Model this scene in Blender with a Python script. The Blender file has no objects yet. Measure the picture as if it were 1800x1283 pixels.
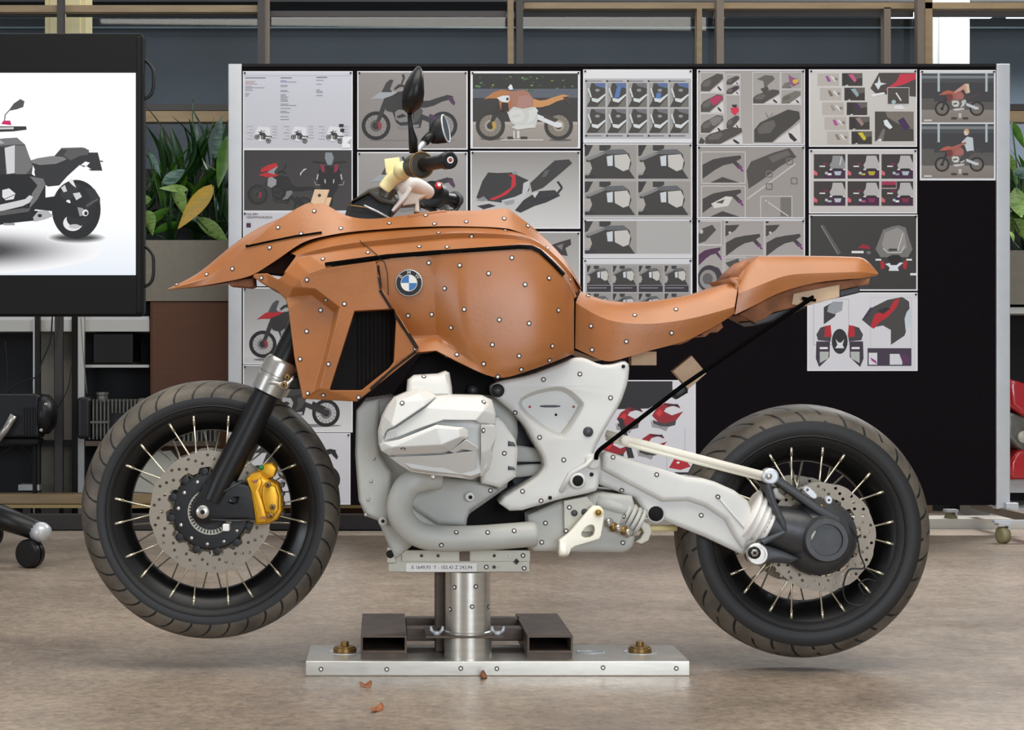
import bpy, bmesh, math, random
from mathutils import Vector, Matrix
from mathutils.geometry import tessellate_polygon
random.seed(7)
R = math.radians
SC = bpy.context.scene
COL = SC.collection

# ------------------------------------------------------------------ camera
F = 3082.5            # focal length in pixels of the 1800 px wide frame
DIST = 4.5            # camera to the motorcycle's centre plane (Y = 0)
VX, VY = 670.0, 640.0 # the optical axis in the frame
CAMH = 0.78
def S(Y): return F / (DIST + Y)
def P(px, py, Y=0.0):
    s = S(Y)
    return Vector(((px - VX) / s, Y, CAMH - (py - VY) / s))
cd = bpy.data.cameras.new('camera'); cam = bpy.data.objects.new('camera', cd); COL.objects.link(cam)
cd.sensor_width = 36.0; cd.lens = F / 1800 * 36.0
cd.shift_x = (900 - VX) / 1800; cd.shift_y = (VY - 641.5) / 1800
cam.location = (0, -DIST, CAMH); cam.rotation_euler = (R(90), 0, 0)
SC.camera = cam

# ------------------------------------------------------------------ world, lights, exposure
SC.view_settings.view_transform = 'Standard'; SC.view_settings.look = 'None'
SC.view_settings.gamma = 1.0; SC.view_settings.use_curve_mapping = False
SC.view_settings.exposure = 0.0
wd = bpy.data.worlds.new('world'); SC.world = wd; wd.use_nodes = True
bg = wd.node_tree.nodes['Background']; bg.inputs[0].default_value = (0.86, 0.92, 1.0, 1); bg.inputs[1].default_value = 0.30
def area(name, loc, target, sx, sy, power, col):
    l = bpy.data.lights.new(name, 'AREA'); l.shape = 'RECTANGLE'; l.size = sx; l.size_y = sy
    l.energy = power; l.color = col
    o = bpy.data.objects.new(name, l); COL.objects.link(o); o.location = loc
    o.rotation_euler = (Vector(target) - Vector(loc)).to_track_quat('-Z', 'Y').to_euler()
    return o
area('skylight', (0.4, -1.4, 4.6), (0.5, 0.3, 0), 6.0, 3.2, 280, (1.0, 0.94, 0.85))
area('window_daylight', (2.0, -9.0, 1.9), (0.5, 0, 1.0), 3.4, 2.4, 290, (0.80, 0.89, 1.0))
area('left_facet_light', (-8.0, -6.5, 1.7), (0.1, 0, 0.9), 2.6, 2.0, 170, (0.84, 0.91, 1.0))  # unseen light added at the left to brighten the turned tank facet
area('yard_column_fill', (0.5, 5.3, 5.2), (0.6, 6.3, 1.5), 9.0, 0.8, 190, (0.95, 0.98, 1.0))  # area light added beyond the glass to brighten the columns
area('right_column_fill', (4.0, 5.0, 4.4), (3.6, 6.0, 1.8), 2.2, 0.8, 330, (0.98, 0.99, 1.0))  # unseen light added to brighten the white column and the wall at right

# ------------------------------------------------------------------ colours and materials
def C(r, g, b):
    f = lambda v: (v / 255 / 12.92) if v / 255 <= 0.04045 else ((v / 255 + 0.055) / 1.055) ** 2.4
    return (f(r), f(g), f(b), 1.0)
MATS = {}
def mat(name, col, rough=0.5, metal=0.0, var=0.0, vs=8.0, bump=0.0, bs=60.0, spec=0.5, stretch=None, col2=None, coat=0.0):
    m = bpy.data.materials.new(name); m.use_nodes = True; nt = m.node_tree; N = nt.nodes; L = nt.links
    b = N['Principled BSDF']
    b.inputs['Base Color'].default_value = col; b.inputs['Roughness'].default_value = rough
    b.inputs['Metallic'].default_value = metal; b.inputs['Specular IOR Level'].default_value = spec
    b.inputs['Coat Weight'].default_value = coat
    tc = N.new('ShaderNodeTexCoord'); src = tc.outputs['Object']
    if stretch:
        mp = N.new('ShaderNodeMapping'); mp.inputs['Scale'].default_value = stretch
        L.new(src, mp.inputs['Vector']); src = mp.outputs['Vector']
    if var > 0 or col2:
        n = N.new('ShaderNodeTexNoise'); n.inputs['Scale'].default_value = vs; n.inputs['Detail'].default_value = 6
        L.new(src, n.inputs['Vector'])
        r = N.new('ShaderNodeValToRGB'); L.new(n.outputs['Fac'], r.inputs['Fac'])
        c2 = col2 if col2 else tuple(min(1, c * (1 + var)) for c in col[:3]) + (1,)
        c1 = col if col2 else tuple(c * (1 - var) for c in col[:3]) + (1,)
        r.color_ramp.elements[0].position = 0.32; r.color_ramp.elements[0].color = c1
        r.color_ramp.elements[1].position = 0.68; r.color_ramp.elements[1].color = c2
        L.new(r.outputs['Color'], b.inputs['Base Color'])
    if bump > 0:
        n2 = N.new('ShaderNodeTexNoise'); n2.inputs['Scale'].default_value = bs; n2.inputs['Detail'].default_value = 4
        L.new(src, n2.inputs['Vector'])
        bp = N.new('ShaderNodeBump'); bp.inputs['Strength'].default_value = bump; bp.inputs['Distance'].default_value = 0.01
        L.new(n2.outputs['Fac'], bp.inputs['Height']); L.new(bp.outputs['Normal'], b.inputs['Normal'])
    MATS[name] = m
    return m
mat('clay', C(162, 98, 44), 0.42, var=0.08, vs=9, bump=0.05, bs=90, spec=0.6, coat=0.35)
MATS['clay'].node_tree.nodes['Principled BSDF'].inputs['Coat Roughness'].default_value = 0.34
mat('clay_raw', C(150, 98, 66), 0.8, var=0.22, vs=25, bump=0.5, bs=45)
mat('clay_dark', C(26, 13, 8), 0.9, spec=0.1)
mat('white_foam', C(212, 211, 206), 0.42, var=0.03, vs=12, bump=0.02)
mat('grey_foam', C(184, 184, 177), 0.5, var=0.05, vs=9, bump=0.03)
mat('light_foam', C(208, 178, 146), 0.75, var=0.06, vs=30)
mat('black_plastic', C(17, 16, 16), 0.40, var=0.1, vs=20, spec=0.4)
mat('black_matte', C(12, 11, 12), 0.8)
mat('dark_olive', C(60, 54, 42), 0.4, var=0.1, vs=30)
mat('rim_black', C(11, 11, 12), 0.34)
mat('gunmetal', C(66, 67, 69), 0.42, metal=0.25, var=0.1, vs=25, bump=0.05, bs=120)
mat('steel', C(190, 186, 178), 0.32, metal=0.85, var=0.05, vs=30)
mat('disc_steel', C(142, 132, 118), 0.42, metal=0.45, var=0.05, vs=40)
mat('spoke_metal', C(228, 218, 192), 0.25, metal=0.8)
mat('gold', C(214, 158, 32), 0.36, metal=0.45, var=0.06, vs=40)
mat('cream', C(240, 226, 168), 0.45, var=0.03, vs=30)
mat('cream_white', C(248, 243, 226), 0.4)
mat('monitor_black', C(13, 13, 13), 0.55, spec=0.2)
mat('white_print', C(236, 232, 226), 0.4)
mat('aluminium', C(196, 199, 203), 0.38, metal=0.35, var=0.03, vs=20)
mat('machined', C(206, 202, 192), 0.30, metal=0.75, var=0.06, vs=14, stretch=(1, 1, 8))
mat('clamp_grey', C(186, 182, 168), 0.45, metal=0.3, var=0.04, vs=20)
mat('rusty_steel', C(92, 78, 68), 0.5, metal=0.4, var=0.2, vs=22)
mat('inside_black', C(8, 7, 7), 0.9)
mat('brass', C(140, 110, 62), 0.4, metal=0.7)
mat('board_felt', C(18, 14, 18), 0.95, var=0.1, vs=60, spec=0.1)
mat('paper', C(214, 215, 220), 0.6)
mat('tape', C(4, 4, 4), 0.9, spec=0.05)
mat('marker', C(58, 34, 22), 0.7)
mat('tape_brown', C(44, 34, 27), 0.8, spec=0.2)
mat('dot_white', C(242, 238, 228), 0.5)
mat('dot_ring', C(52, 36, 40), 0.6)
mat('badge_blue', C(62, 118, 178), 0.3, coat=0.5)
mat('badge_white', C(236, 234, 224), 0.3, coat=0.5)
mat('badge_black', C(14, 11, 14), 0.4)
mat('wood_tan', C(150, 128, 96), 0.5, var=0.12, vs=6, stretch=(1, 6, 6))
mat('wood_edge', C(168, 144, 96), 0.5)
mat('post_brown', C(120, 108, 96), 0.5, metal=0.2)
mat('post_dark', C(62, 58, 58), 0.5, metal=0.2)
mat('panel_brown', C(92, 54, 30), 0.6, var=0.08, vs=5, stretch=(1, 1, 12))
mat('planter_grey', C(128, 122, 110), 0.7, var=0.05, vs=30, bump=0.05)
mat('wall_blue', C(76, 85, 95), 0.6, var=0.14, vs=1.3)
mat('pipe_teal', C(150, 176, 182), 0.35, metal=0.3)
mat('column_white', C(250, 247, 240), 0.5)
mat('column_cream', C(224, 208, 158), 0.5)
mat('dark_wall', C(36, 36, 38), 0.7, var=0.15, vs=4)
mat('shelf_white', C(198, 199, 196), 0.5)
mat('engine_alloy', C(110, 108, 102), 0.4, metal=0.6, var=0.2, vs=30)
mat('engine_black', C(30, 30, 33), 0.4, metal=0.3)
mat('leaf_dark', C(34, 66, 30), 0.35, var=0.35, vs=14)
mat('leaf_mid', C(70, 116, 36), 0.35, var=0.3, vs=20)
mat('leaf_pale', C(150, 178, 104), 0.4, col2=C(84, 122, 40), vs=26, stretch=(1, 1, 5))
mat('leaf_silver', C(130, 158, 150), 0.35, col2=C(60, 92, 76), vs=22, stretch=(1, 1, 5))
mat('leaf_yellow', C(206, 160, 48), 0.5, col2=C(170, 150, 60), vs=18, stretch=(1, 1, 4))
mat('red_paint', C(190, 26, 36), 0.25, coat=0.6)
mat('curb_white', C(206, 200, 188), 0.5, var=0.05, vs=10)
mat('caster_olive', C(136, 130, 96), 0.5)
mat('cable', C(16, 16, 18), 0.5)
mat('cable_grey', C(120, 124, 122), 0.5)

def vcol_mat(name, emit=0.0, rough=0.55):
    m = bpy.data.materials.new(name); m.use_nodes = True; nt = m.node_tree; b = nt.nodes['Principled BSDF']
    a = nt.nodes.new('ShaderNodeVertexColor'); a.layer_name = 'Col'
    b.inputs['Roughness'].default_value = rough
    if emit:
        b.inputs['Base Color'].default_value = (0.01, 0.01, 0.01, 1)
        nt.links.new(a.outputs['Color'], b.inputs['Emission Color']); b.inputs['Emission Strength'].default_value = emit
    else:
        nt.links.new(a.outputs['Color'], b.inputs['Base Color'])
    MATS[name] = m
vcol_mat('print'); vcol_mat('screen', emit=1.0, rough=0.3)

def tire_mat(name, rt, n, k, sgn, gw, seglim):
    m = bpy.data.materials.new(name); m.use_nodes = True; nt = m.node_tree; N = nt.nodes; L = nt.links; b = N['Principled BSDF']
    tc = N.new('ShaderNodeTexCoord'); sx = N.new('ShaderNodeSeparateXYZ'); L.new(tc.outputs['Object'], sx.inputs[0])
    def M(op, a, bb=None, c=None):
        q = N.new('ShaderNodeMath'); q.operation = op
        for i, v in enumerate((a, bb, c)):
            if v is None: continue
            if isinstance(v, (int, float)): q.inputs[i].default_value = v
            else: L.new(v, q.inputs[i])
        return q.outputs[0]
    x, y, z = sx.outputs[0], sx.outputs[1], sx.outputs[2]
    r = M('SQRT', M('ADD', M('MULTIPLY', x, x), M('MULTIPLY', z, z)))
    ang = M('ARCTAN2', z, x)
    ay = M('ABSOLUTE', y)
    ph = M('ADD', M('MULTIPLY', ang, n / 6.283185), M('MULTIPLY', ay, k * sgn))
    fr = M('FRACT', ph)
    g = M('LESS_THAN', fr, gw)
    seg = M('LESS_THAN', M('FRACT', M('ADD', M('MULTIPLY', ay, 21.0), M('MULTIPLY', M('FLOOR', ph), 0.37))), seglim)
    tread = M('GREATER_THAN', r, rt)
    groove = M('MULTIPLY', M('MULTIPLY', g, tread), seg)
    ns = N.new('ShaderNodeTexNoise'); ns.inputs['Scale'].default_value = 14; ns.inputs['Detail'].default_value = 6
    L.new(tc.outputs['Object'], ns.inputs['Vector'])
    rp = N.new('ShaderNodeValToRGB'); L.new(ns.outputs['Fac'], rp.inputs['Fac'])
    rp.color_ramp.elements[0].position = .3; rp.color_ramp.elements[1].position = .75
    rp.color_ramp.elements[0].color = C(64, 58, 52); rp.color_ramp.elements[1].color = C(106, 97, 84)
    mx = N.new('ShaderNodeMixRGB'); L.new(tread, mx.inputs[0]); mx.inputs[1].default_value = C(26, 25, 25); L.new(rp.outputs['Color'], mx.inputs[2])
    m2 = N.new('ShaderNodeMixRGB'); L.new(groove, m2.inputs[0]); L.new(mx.outputs[0], m2.inputs[1]); m2.inputs[2].default_value = C(12, 10, 10)
    L.new(m2.outputs[0], b.inputs['Base Color']); b.inputs['Roughness'].default_value = 0.55
    bp = N.new('ShaderNodeBump'); bp.inputs['Strength'].default_value = 0.8; bp.inputs['Distance'].default_value = 0.004; bp.invert = True
    L.new(groove, bp.inputs['Height']); L.new(bp.outputs['Normal'], b.inputs['Normal'])
    MATS[name] = m
tire_mat('tire_front', 0.288, 38, 24.0, -1, .12, 1.1); tire_mat('tire_rear', 0.284, 34, 17.0, 1, .14, .78)

def floor_mat():
    m = bpy.data.materials.new('floor'); m.use_nodes = True; nt = m.node_tree; N = nt.nodes; L = nt.links; b = N['Principled BSDF']
    tc = N.new('ShaderNodeTexCoord')
    def noise(scale, st, detail=8, rough=0.6):
        mp = N.new('ShaderNodeMapping'); mp.inputs['Scale'].default_value = st; L.new(tc.outputs['Object'], mp.inputs['Vector'])
        n = N.new('ShaderNodeTexNoise'); n.inputs['Scale'].default_value = scale; n.inputs['Detail'].default_value = detail; n.inputs['Roughness'].default_value = rough
        L.new(mp.outputs['Vector'], n.inputs['Vector']); return n.outputs['Fac']
    def ramp(src, p0, c0, p1, c1):
        r = N.new('ShaderNodeValToRGB'); L.new(src, r.inputs['Fac'])
        r.color_ramp.elements[0].position = p0; r.color_ramp.elements[0].color = c0
        r.color_ramp.elements[1].position = p1; r.color_ramp.elements[1].color = c1
        return r.outputs['Color']
    def mix(mode, f, a, bb):
        x = N.new('ShaderNodeMixRGB'); x.blend_type = mode
        if isinstance(f, float): x.inputs[0].default_value = f
        else: L.new(f, x.inputs[0])
        for i, v in ((1, a), (2, bb)):
            if isinstance(v, tuple): x.inputs[i].default_value = v
            else: L.new(v, x.inputs[i])
        return x.outputs[0]
    base = ramp(noise(1.3, (1, 1, 1), 10, .68), .34, C(140, 129, 119), .68, C(188, 174, 158))
    fine = ramp(noise(44, (1, 1.1, 1), 6, .8), .36, C(92, 86, 82), .66, C(190, 183, 176))
    c = mix('OVERLAY', 0.62, base, fine)
    scr = ramp(noise(11, (1, 1.8, 1), 10, .8), .55, (0, 0, 0, 1), .70, (1, 1, 1, 1))
    c = mix('MIX', mix('MULTIPLY', 1.0, scr, (0.34, 0.34, 0.34, 1)), c, C(176, 156, 132))
    st = ramp(noise(3.1, (1, 1, 1), 3), .66, (0, 0, 0, 1), .74, (1, 1, 1, 1))
    c = mix('MIX', mix('MULTIPLY', 1.0, st, (0.4, 0.4, 0.4, 1)), c, C(82, 72, 64))
    # faint inlaid joint lines
    mp = N.new('ShaderNodeMapping'); mp.inputs['Rotation'].default_value = (0, 0, 0.06); L.new(tc.outputs['Object'], mp.inputs['Vector'])
    br = N.new('ShaderNodeTexBrick'); br.inputs['Scale'].default_value = 1.0; br.inputs['Mortar Size'].default_value = 0.003; br.offset = 0
    br.inputs['Brick Width'].default_value = 0.2; br.inputs['Row Height'].default_value = 2.0
    L.new(mp.outputs['Vector'], br.inputs['Vector'])
    brk = N.new('ShaderNodeMath'); brk.operation = 'MULTIPLY'; brk.inputs[1].default_value = 0.05; L.new(br.outputs['Fac'], brk.inputs[0])
    c = mix('MIX', brk.outputs[0], c, C(190, 178, 160))
    L.new(c, b.inputs['Base Color'])
    rr = N.new('ShaderNodeMapRange'); L.new(noise(5, (1, 1.4, 1)), rr.inputs[0]); rr.inputs[3].default_value = 0.22; rr.inputs[4].default_value = 0.5
    L.new(rr.outputs[0], b.inputs['Roughness'])
    bp = N.new('ShaderNodeBump'); bp.inputs['Strength'].default_value = 0.12; bp.inputs['Distance'].default_value = 0.01
    L.new(noise(40, (1, 2, 1)), bp.inputs['Height']); L.new(bp.outputs['Normal'], b.inputs['Normal'])
    MATS['floor'] = m
floor_mat()
def glass_mat():
    m = bpy.data.materials.new('glass'); m.use_nodes = True; nt = m.node_tree; N = nt.nodes; L = nt.links
    out = N['Material Output']; N.remove(N['Principled BSDF'])
    t = N.new('ShaderNodeBsdfTransparent'); t.inputs[0].default_value = (.93, .96, .97, 1)
    g = N.new('ShaderNodeBsdfGlossy'); g.inputs['Roughness'].default_value = 0.02
    fr = N.new('ShaderNodeFresnel'); fr.inputs['IOR'].default_value = 1.45
    mx = N.new('ShaderNodeMixShader'); L.new(fr.outputs[0], mx.inputs[0]); L.new(t.outputs[0], mx.inputs[1]); L.new(g.outputs[0], mx.inputs[2])
    L.new(mx.outputs[0], out.inputs['Surface']); MATS['glass'] = m
glass_mat()

# ------------------------------------------------------------------ mesh helpers
W = {}
def empty(name, loc, label, cat, group=None):
    o = bpy.data.objects.new(name, None); COL.objects.link(o); o.location = loc; W[o] = Vector(loc)
    o.empty_display_size = 0.1
    o['label'] = label; o['category'] = cat
    if group: o['group'] = group
    return o
def tag(o, label=None, cat=None, group=None, kind=None):
    if label: o['label'] = label
    if cat: o['category'] = cat
    if group: o['group'] = group
    if kind: o['kind'] = kind
    return o
def mk(name, vf, m, parent=None, smooth=True, local=False, bevel=0.0, bang=25, bseg=2, sub=0, crease=None, label=None, sharp=None):
    """vf = (verts, faces[, material indices]); m = material name or list of names"""
    verts = [Vector(v) for v in vf[0]]; faces = vf[1]
    if local: c = Vector((0, 0, 0))
    else:
        lo = Vector([min(v[i] for v in verts) for i in range(3)]); hi = Vector([max(v[i] for v in verts) for i in range(3)])
        c = (lo + hi) / 2
        if parent is None: c.z = lo.z
    me = bpy.data.meshes.new(name)
    me.from_pydata([tuple(v - c) for v in verts], [], [tuple(f) for f in faces])
    bm = bmesh.new(); bm.from_mesh(me); bmesh.ops.recalc_face_normals(bm, faces=bm.faces); bm.to_mesh(me); bm.free()
    for n in ([m] if isinstance(m, str) else m): me.materials.append(MATS[n])
    if len(vf) > 2 and vf[2]:
        for p, i in zip(me.polygons, vf[2]): p.material_index = i
    for p in me.polygons: p.use_smooth = smooth
    if sharp is not None and smooth:
        me.set_sharp_from_angle(angle=R(sharp))
    if crease:
        at = me.attributes.new('crease_edge', 'FLOAT', 'EDGE')
        for e in me.edges:
            k = tuple(sorted(e.vertices))
            if k in crease: at.data[e.index].value = crease[k]
    o = bpy.data.objects.new(name, me); COL.objects.link(o)
    if sub:
        md = o.modifiers.new('subsurf', 'SUBSURF'); md.levels = sub; md.render_levels = sub
        es = o.modifiers.new('edge_split', 'EDGE_SPLIT'); es.split_angle = R(22)
    if sharp is not None and smooth and not bevel and not sub:
        wn = o.modifiers.new('wn', 'WEIGHTED_NORMAL'); wn.keep_sharp = True; wn.weight = 90
    if bevel:
        md = o.modifiers.new('bevel', 'BEVEL'); md.width = bevel; md.segments = bseg; md.limit_method = 'ANGLE'; md.angle_limit = R(bang)
        if smooth:
            wn = o.modifiers.new('wn', 'WEIGHTED_NORMAL'); wn.keep_sharp = False
    if parent is not None: o.parent = parent
    if local: W[o] = Vector((0, 0, 0))
    else:
        o.location = c - (W[parent] if parent is not None else Vector((0, 0, 0))); W[o] = c
    if label: o['label'] = label
    return o
def copy_child(o, parent, loc=None, rot=None):
    c = o.copy(); COL.objects.link(c); c.parent = parent
    if loc is not None: c.location = loc
    if rot is not None: c.rotation_euler = rot
    W[c] = W.get(parent, Vector()) + Vector(c.location)
    return c
def join(*vfs):
    V, Fc, Mi = [], [], []
    for vf in vfs:
        o = len(V); V += list(vf[0]); Fc += [tuple(i + o for i in f) for f in vf[1]]
        Mi += list(vf[2]) if len(vf) > 2 and vf[2] else [0] * len(vf[1])
    return V, Fc, Mi
def setm(vf, i): return vf[0], vf[1], [i] * len(vf[1])
def box(x0, x1, y0, y1, z0, z1):
    v = [(x, y, z) for x in (x0, x1) for y in (y0, y1) for z in (z0, z1)]
    return v, [(0, 1, 3, 2), (4, 6, 7, 5), (0, 4, 5, 1), (2, 3, 7, 6), (0, 2, 6, 4), (1, 5, 7, 3)]
def pbox(px0, px1, py0, py1, Y0, Y1):
    """box whose front face (at Y0) covers the given pixel rectangle"""
    a = P(px0, py0, Y0); b = P(px1, py1, Y0)
    return box(a.x, b.x, Y0, Y1, b.z, a.z)
def frame_of(d):
    d = d.normalized(); up = Vector((0, 0, 1)) if abs(d.z) < .9 else Vector((1, 0, 0))
    a = d.cross(up).normalized(); return a, a.cross(d).normalized()
def tube(pts, r, n=12, caps=True, closed=False):
    pts = [Vector(p) for p in pts]; m = len(pts)
    rs = r if isinstance(r, (list, tuple)) else [r] * m
    V, Fc = [], []
    a = None
    for i, p in enumerate(pts):
        if closed: d = pts[(i + 1) % m] - pts[i - 1]
        else: d = pts[min(i + 1, m - 1)] - pts[max(i - 1, 0)]
        d.normalize()
        if a is None: a, b = frame_of(d)
        else:
            a = (a - d * a.dot(d)).normalized(); b = a.cross(d).normalized()
        for k in range(n):
            t = 2 * math.pi * k / n
            V.append(p + (a * math.cos(t) + b * math.sin(t)) * rs[i])
    for i in range(m if closed else m - 1):
        j = (i + 1) % m
        for k in range(n):
            Fc.append((i * n + k, i * n + (k + 1) % n, j * n + (k + 1) % n, j * n + k))
    if caps and not closed:
        Fc.append(tuple(range(n))); Fc.append(tuple((m - 1) * n + k for k in range(n)))
    return V, Fc
def lathe(prof, c, axis, n=32, close=False):
    """prof = [(along axis, radius)]"""
    c = Vector(c); ax = Vector(axis).normalized(); a, b = frame_of(ax); V, Fc = [], []
    tip = None
    if not close and prof[-1][1] < 1e-5: tip = prof[-1][0]; prof = prof[:-1]
    if not close and prof[0][1] < 1e-5: prof = [(prof[0][0], 2e-5)] + list(prof[1:])
    for (t, r) in prof:
        for k in range(n):
            q = 2 * math.pi * k / n
            V.append(c + ax * t + (a * math.cos(q) + b * math.sin(q)) * r)
    m = len(prof)
    for i in range(m if close else m - 1):
        j = (i + 1) % m
        for k in range(n): Fc.append((i * n + k, i * n + (k + 1) % n, j * n + (k + 1) % n, j * n + k))
    if not close:
        if prof[0][1] > 1e-5: Fc.append(tuple(range(n)))
        if tip is None or abs(tip - prof[-1][0]) < 1e-6: Fc.append(tuple((m - 1) * n + k for k in range(n)))
        else:
            V.append(c + ax * tip)
            for k in range(n): Fc.append(((m - 1) * n + k, (m - 1) * n + (k + 1) % n, len(V) - 1))
    return V, Fc
def spline(pts, k=6):
    pts = [Vector(p) for p in pts]; out = []
    for i in range(len(pts) - 1):
        p0 = pts[max(i - 1, 0)]; p1 = pts[i]; p2 = pts[i + 1]; p3 = pts[min(i + 2, len(pts) - 1)]
        for j in range(k):
            t = j / k
            out.append(0.5 * ((2 * p1) + (p2 - p0) * t + (2 * p0 - 5 * p1 + 4 * p2 - p3) * t * t + (3 * p1 - p0 - 3 * p2 + p3) * t ** 3))
    out.append(pts[-1]); return out
def chaikin(pts, it=1, q=0.25):
    for _ in range(it):
        o = []
        for i in range(len(pts)):
            a, b = pts[i], pts[(i + 1) % len(pts)]
            o.append(tuple(a[k] * (1 - q) + b[k] * q for k in range(len(a)))); o.append(tuple(a[k] * q + b[k] * (1 - q) for k in range(len(a))))
        pts = o
    return pts
def area2(p): return sum(p[i][0] * p[(i + 1) % len(p)][1] - p[(i + 1) % len(p)][0] * p[i][1] for i in range(len(p)))
def inset(p, d):
    n = len(p); out = []
    for i in range(n):
        a, b, c = Vector(p[i - 1]), Vector(p[i]), Vector(p[(i + 1) % n])
        e1 = (b - a); e2 = (c - b)
        if e1.length < 1e-9: e1 = e2
        if e2.length < 1e-9: e2 = e1
        e1.normalize(); e2.normalize()
        n1 = Vector((-e1.y, e1.x)); n2 = Vector((-e2.y, e2.x)); bs = n1 + n2
        if bs.length < 1e-4: bs = n1
        bs.normalize(); cs = max(0.45, bs.dot(n1)); q = b + bs * (d / cs); out.append((q.x, q.y))
    return out
def circ(px, py, r, n=14): return [(px + r * math.cos(2 * math.pi * k / n), py + r * math.sin(2 * math.pi * k / n)) for k in range(n)]
def plate(outline, rings, holes=(), tilt=(0, 0), pocket=None, rnd=0):
    """slab standing in the XZ plane. outline in pixels measured on its front plane; rings = [(inset, w)], Y = -w."""
    w1 = rings[-1][1]
    if rnd: outline = chaikin(outline, rnd)
    pts = [P(x, y, -w1) for x, y in outline]; o2 = [(p.x, p.z) for p in pts]
    if area2(o2) < 0: o2.reverse()
    cx = sum(p[0] for p in o2) / len(o2); cz = sum(p[1] for p in o2) / len(o2)
    hs = []
    for h in holes:
        h2 = [(q.x, q.z) for q in (P(x, y, -w1) for x, y in h)]
        if area2(h2) < 0: h2.reverse()
        hs.append(h2)
    V, Fc = [], []; n = len(o2); idx = []
    w0 = rings[0][1]
    def yy(x, z, w):
        f = 0 if w1 == w0 else (w - w0) / (w1 - w0)
        return -(w + f * (tilt[0] * (x - cx) + tilt[1] * (z - cz)))
    for (ins, w) in rings:
        q = inset(o2, ins) if ins else o2
        idx.append(list(range(len(V), len(V) + n))); V += [(x, yy(x, z, w), z) for x, z in q]
    for a, b in zip(idx, idx[1:]):
        for i in range(n): Fc.append((a[i], a[(i + 1) % n], b[(i + 1) % n], b[i]))
    def fill(ring, holeidx):
        loops = [[Vector((V[i][0], V[i][2], 0)) for i in ring]] + [[Vector((V[i][0], V[i][2], 0)) for i in h] for h in holeidx]
        flat = list(ring) + [i for h in holeidx for i in h]
        for t in tessellate_polygon(loops): Fc.append(tuple(flat[i] for i in t))
    fh, bh = [], []
    for h in hs:
        a = list(range(len(V), len(V) + len(h))); V += [(x, yy(x, z, w1), z) for x, z in h]
        b = list(range(len(V), len(V) + len(h))); V += [(x, yy(x, z, w0), z) for x, z in h]
        fh.append(a); bh.append(b)
        for i in range(len(h)): Fc.append((a[i], a[(i + 1) % len(h)], b[(i + 1) % len(h)], b[i]))
    if hs:
        fill(idx[-1], fh); fill(idx[0], bh)
    elif pocket:
        po, pins, pw = pocket      # pocket outline px, inset, floor w
        p2 = [(q.x, q.z) for q in (P(x, y, -w1) for x, y in po)]
        if area2(p2) < 0: p2.reverse()
        a = list(range(len(V), len(V) + len(p2))); V += [(x, yy(x, z, w1), z) for x, z in p2]
        am = list(range(len(V), len(V) + len(p2))); V += [(x, -(w1 - .003), z) for x, z in inset(p2, .003)]
        b = list(range(len(V), len(V) + len(p2))); V += [(x, -pw, z) for x, z in inset(p2, pins)]
        for u, v in ((a, am), (am, b)):
            for i in range(len(p2)): Fc.append((u[i], u[(i + 1) % len(p2)], v[(i + 1) % len(p2)], v[i]))
        fill(idx[-1], [a]); Fc.append(tuple(b)); Fc.append(tuple(idx[0]))
    else:
        fill(idx[-1], []); fill(idx[0], [])
    return V, Fc
def bev(w0, w1, b=.006): return [(0, w0), (0, w1 - b), (b * .3, w1 - b * .3), (b, w1)]
def dome(w0, w1, b, k=4):
    out = [(0, w0)]
    for i in range(k + 1):
        t = i / k * math.pi / 2
        out.append((b * (1 - math.cos(t)), w1 - b + b * math.sin(t)))
    return out
def disc(px, py, w, r, t=.006, n=24, cham=0.0015, inner=None):
    """short cylinder facing the viewer, radius in metres, front face at Y=-w"""
    c = P(px, py, -w)
    return lathe([(0, r), (t - cham, r), (t, r - cham)], (c.x, -w + t, c.z), (0, -1, 0), n)
def grid(levels, mirror=True, crease_rows=None, crease_cols=None):
    """levels: rows of (px, py, w); near half, mirrored to the far side"""
    n = len(levels[0]); V = []; Fc = []; cr = {}
    m = len(levels)
    for row in levels:
        assert len(row) == n, (len(row), n)
        for (x, y, w) in row: V.append(P(x, y, -w))
    def add_faces(ix, rev):
        for r in range(m - 1):
            for c in range(n - 1):
                f = (ix[r * n + c], ix[r * n + c + 1], ix[(r + 1) * n + c + 1], ix[(r + 1) * n + c])
                f2 = []
                for q in f:
                    if q not in f2: f2.append(q)
                if len(f2) > 2: Fc.append(tuple(reversed(f2)) if rev else tuple(f2))
        for r, v in (crease_rows or {}).items():
            for c in range(n - 1): cr[tuple(sorted((ix[r * n + c], ix[r * n + c + 1])))] = v
        for c, v in (crease_cols or {}).items():
            for r in range(m - 1): cr[tuple(sorted((ix[r * n + c], ix[(r + 1) * n + c])))] = v
    ix = list(range(m * n)); add_faces(ix, False)
    if mirror:
        ix2 = []
        for i in range(m * n):
            v = V[i]
            if abs(v.y) < 1e-6: ix2.append(i)
            else: V.append(Vector((v.x, -v.y, v.z))); ix2.append(len(V) - 1)
        add_faces(ix2, True)
    return V, Fc, cr
def text_mesh(body, size, align='LEFT', bold=0.0):
    cu = bpy.data.curves.new('lettering', 'FONT'); cu.body = body; cu.size = size; cu.align_x = align; cu.align_y = 'CENTER'; cu.offset = bold
    o = bpy.data.objects.new('lettering', cu); COL.objects.link(o)
    bpy.context.view_layer.update()
    me = o.evaluated_get(bpy.context.evaluated_depsgraph_get()).to_mesh()
    V = [v.co.copy() for v in me.vertices]; Fc = [tuple(p.vertices) for p in me.polygons]
    bpy.data.objects.remove(o); bpy.data.curves.remove(cu)
    return V, Fc
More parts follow.
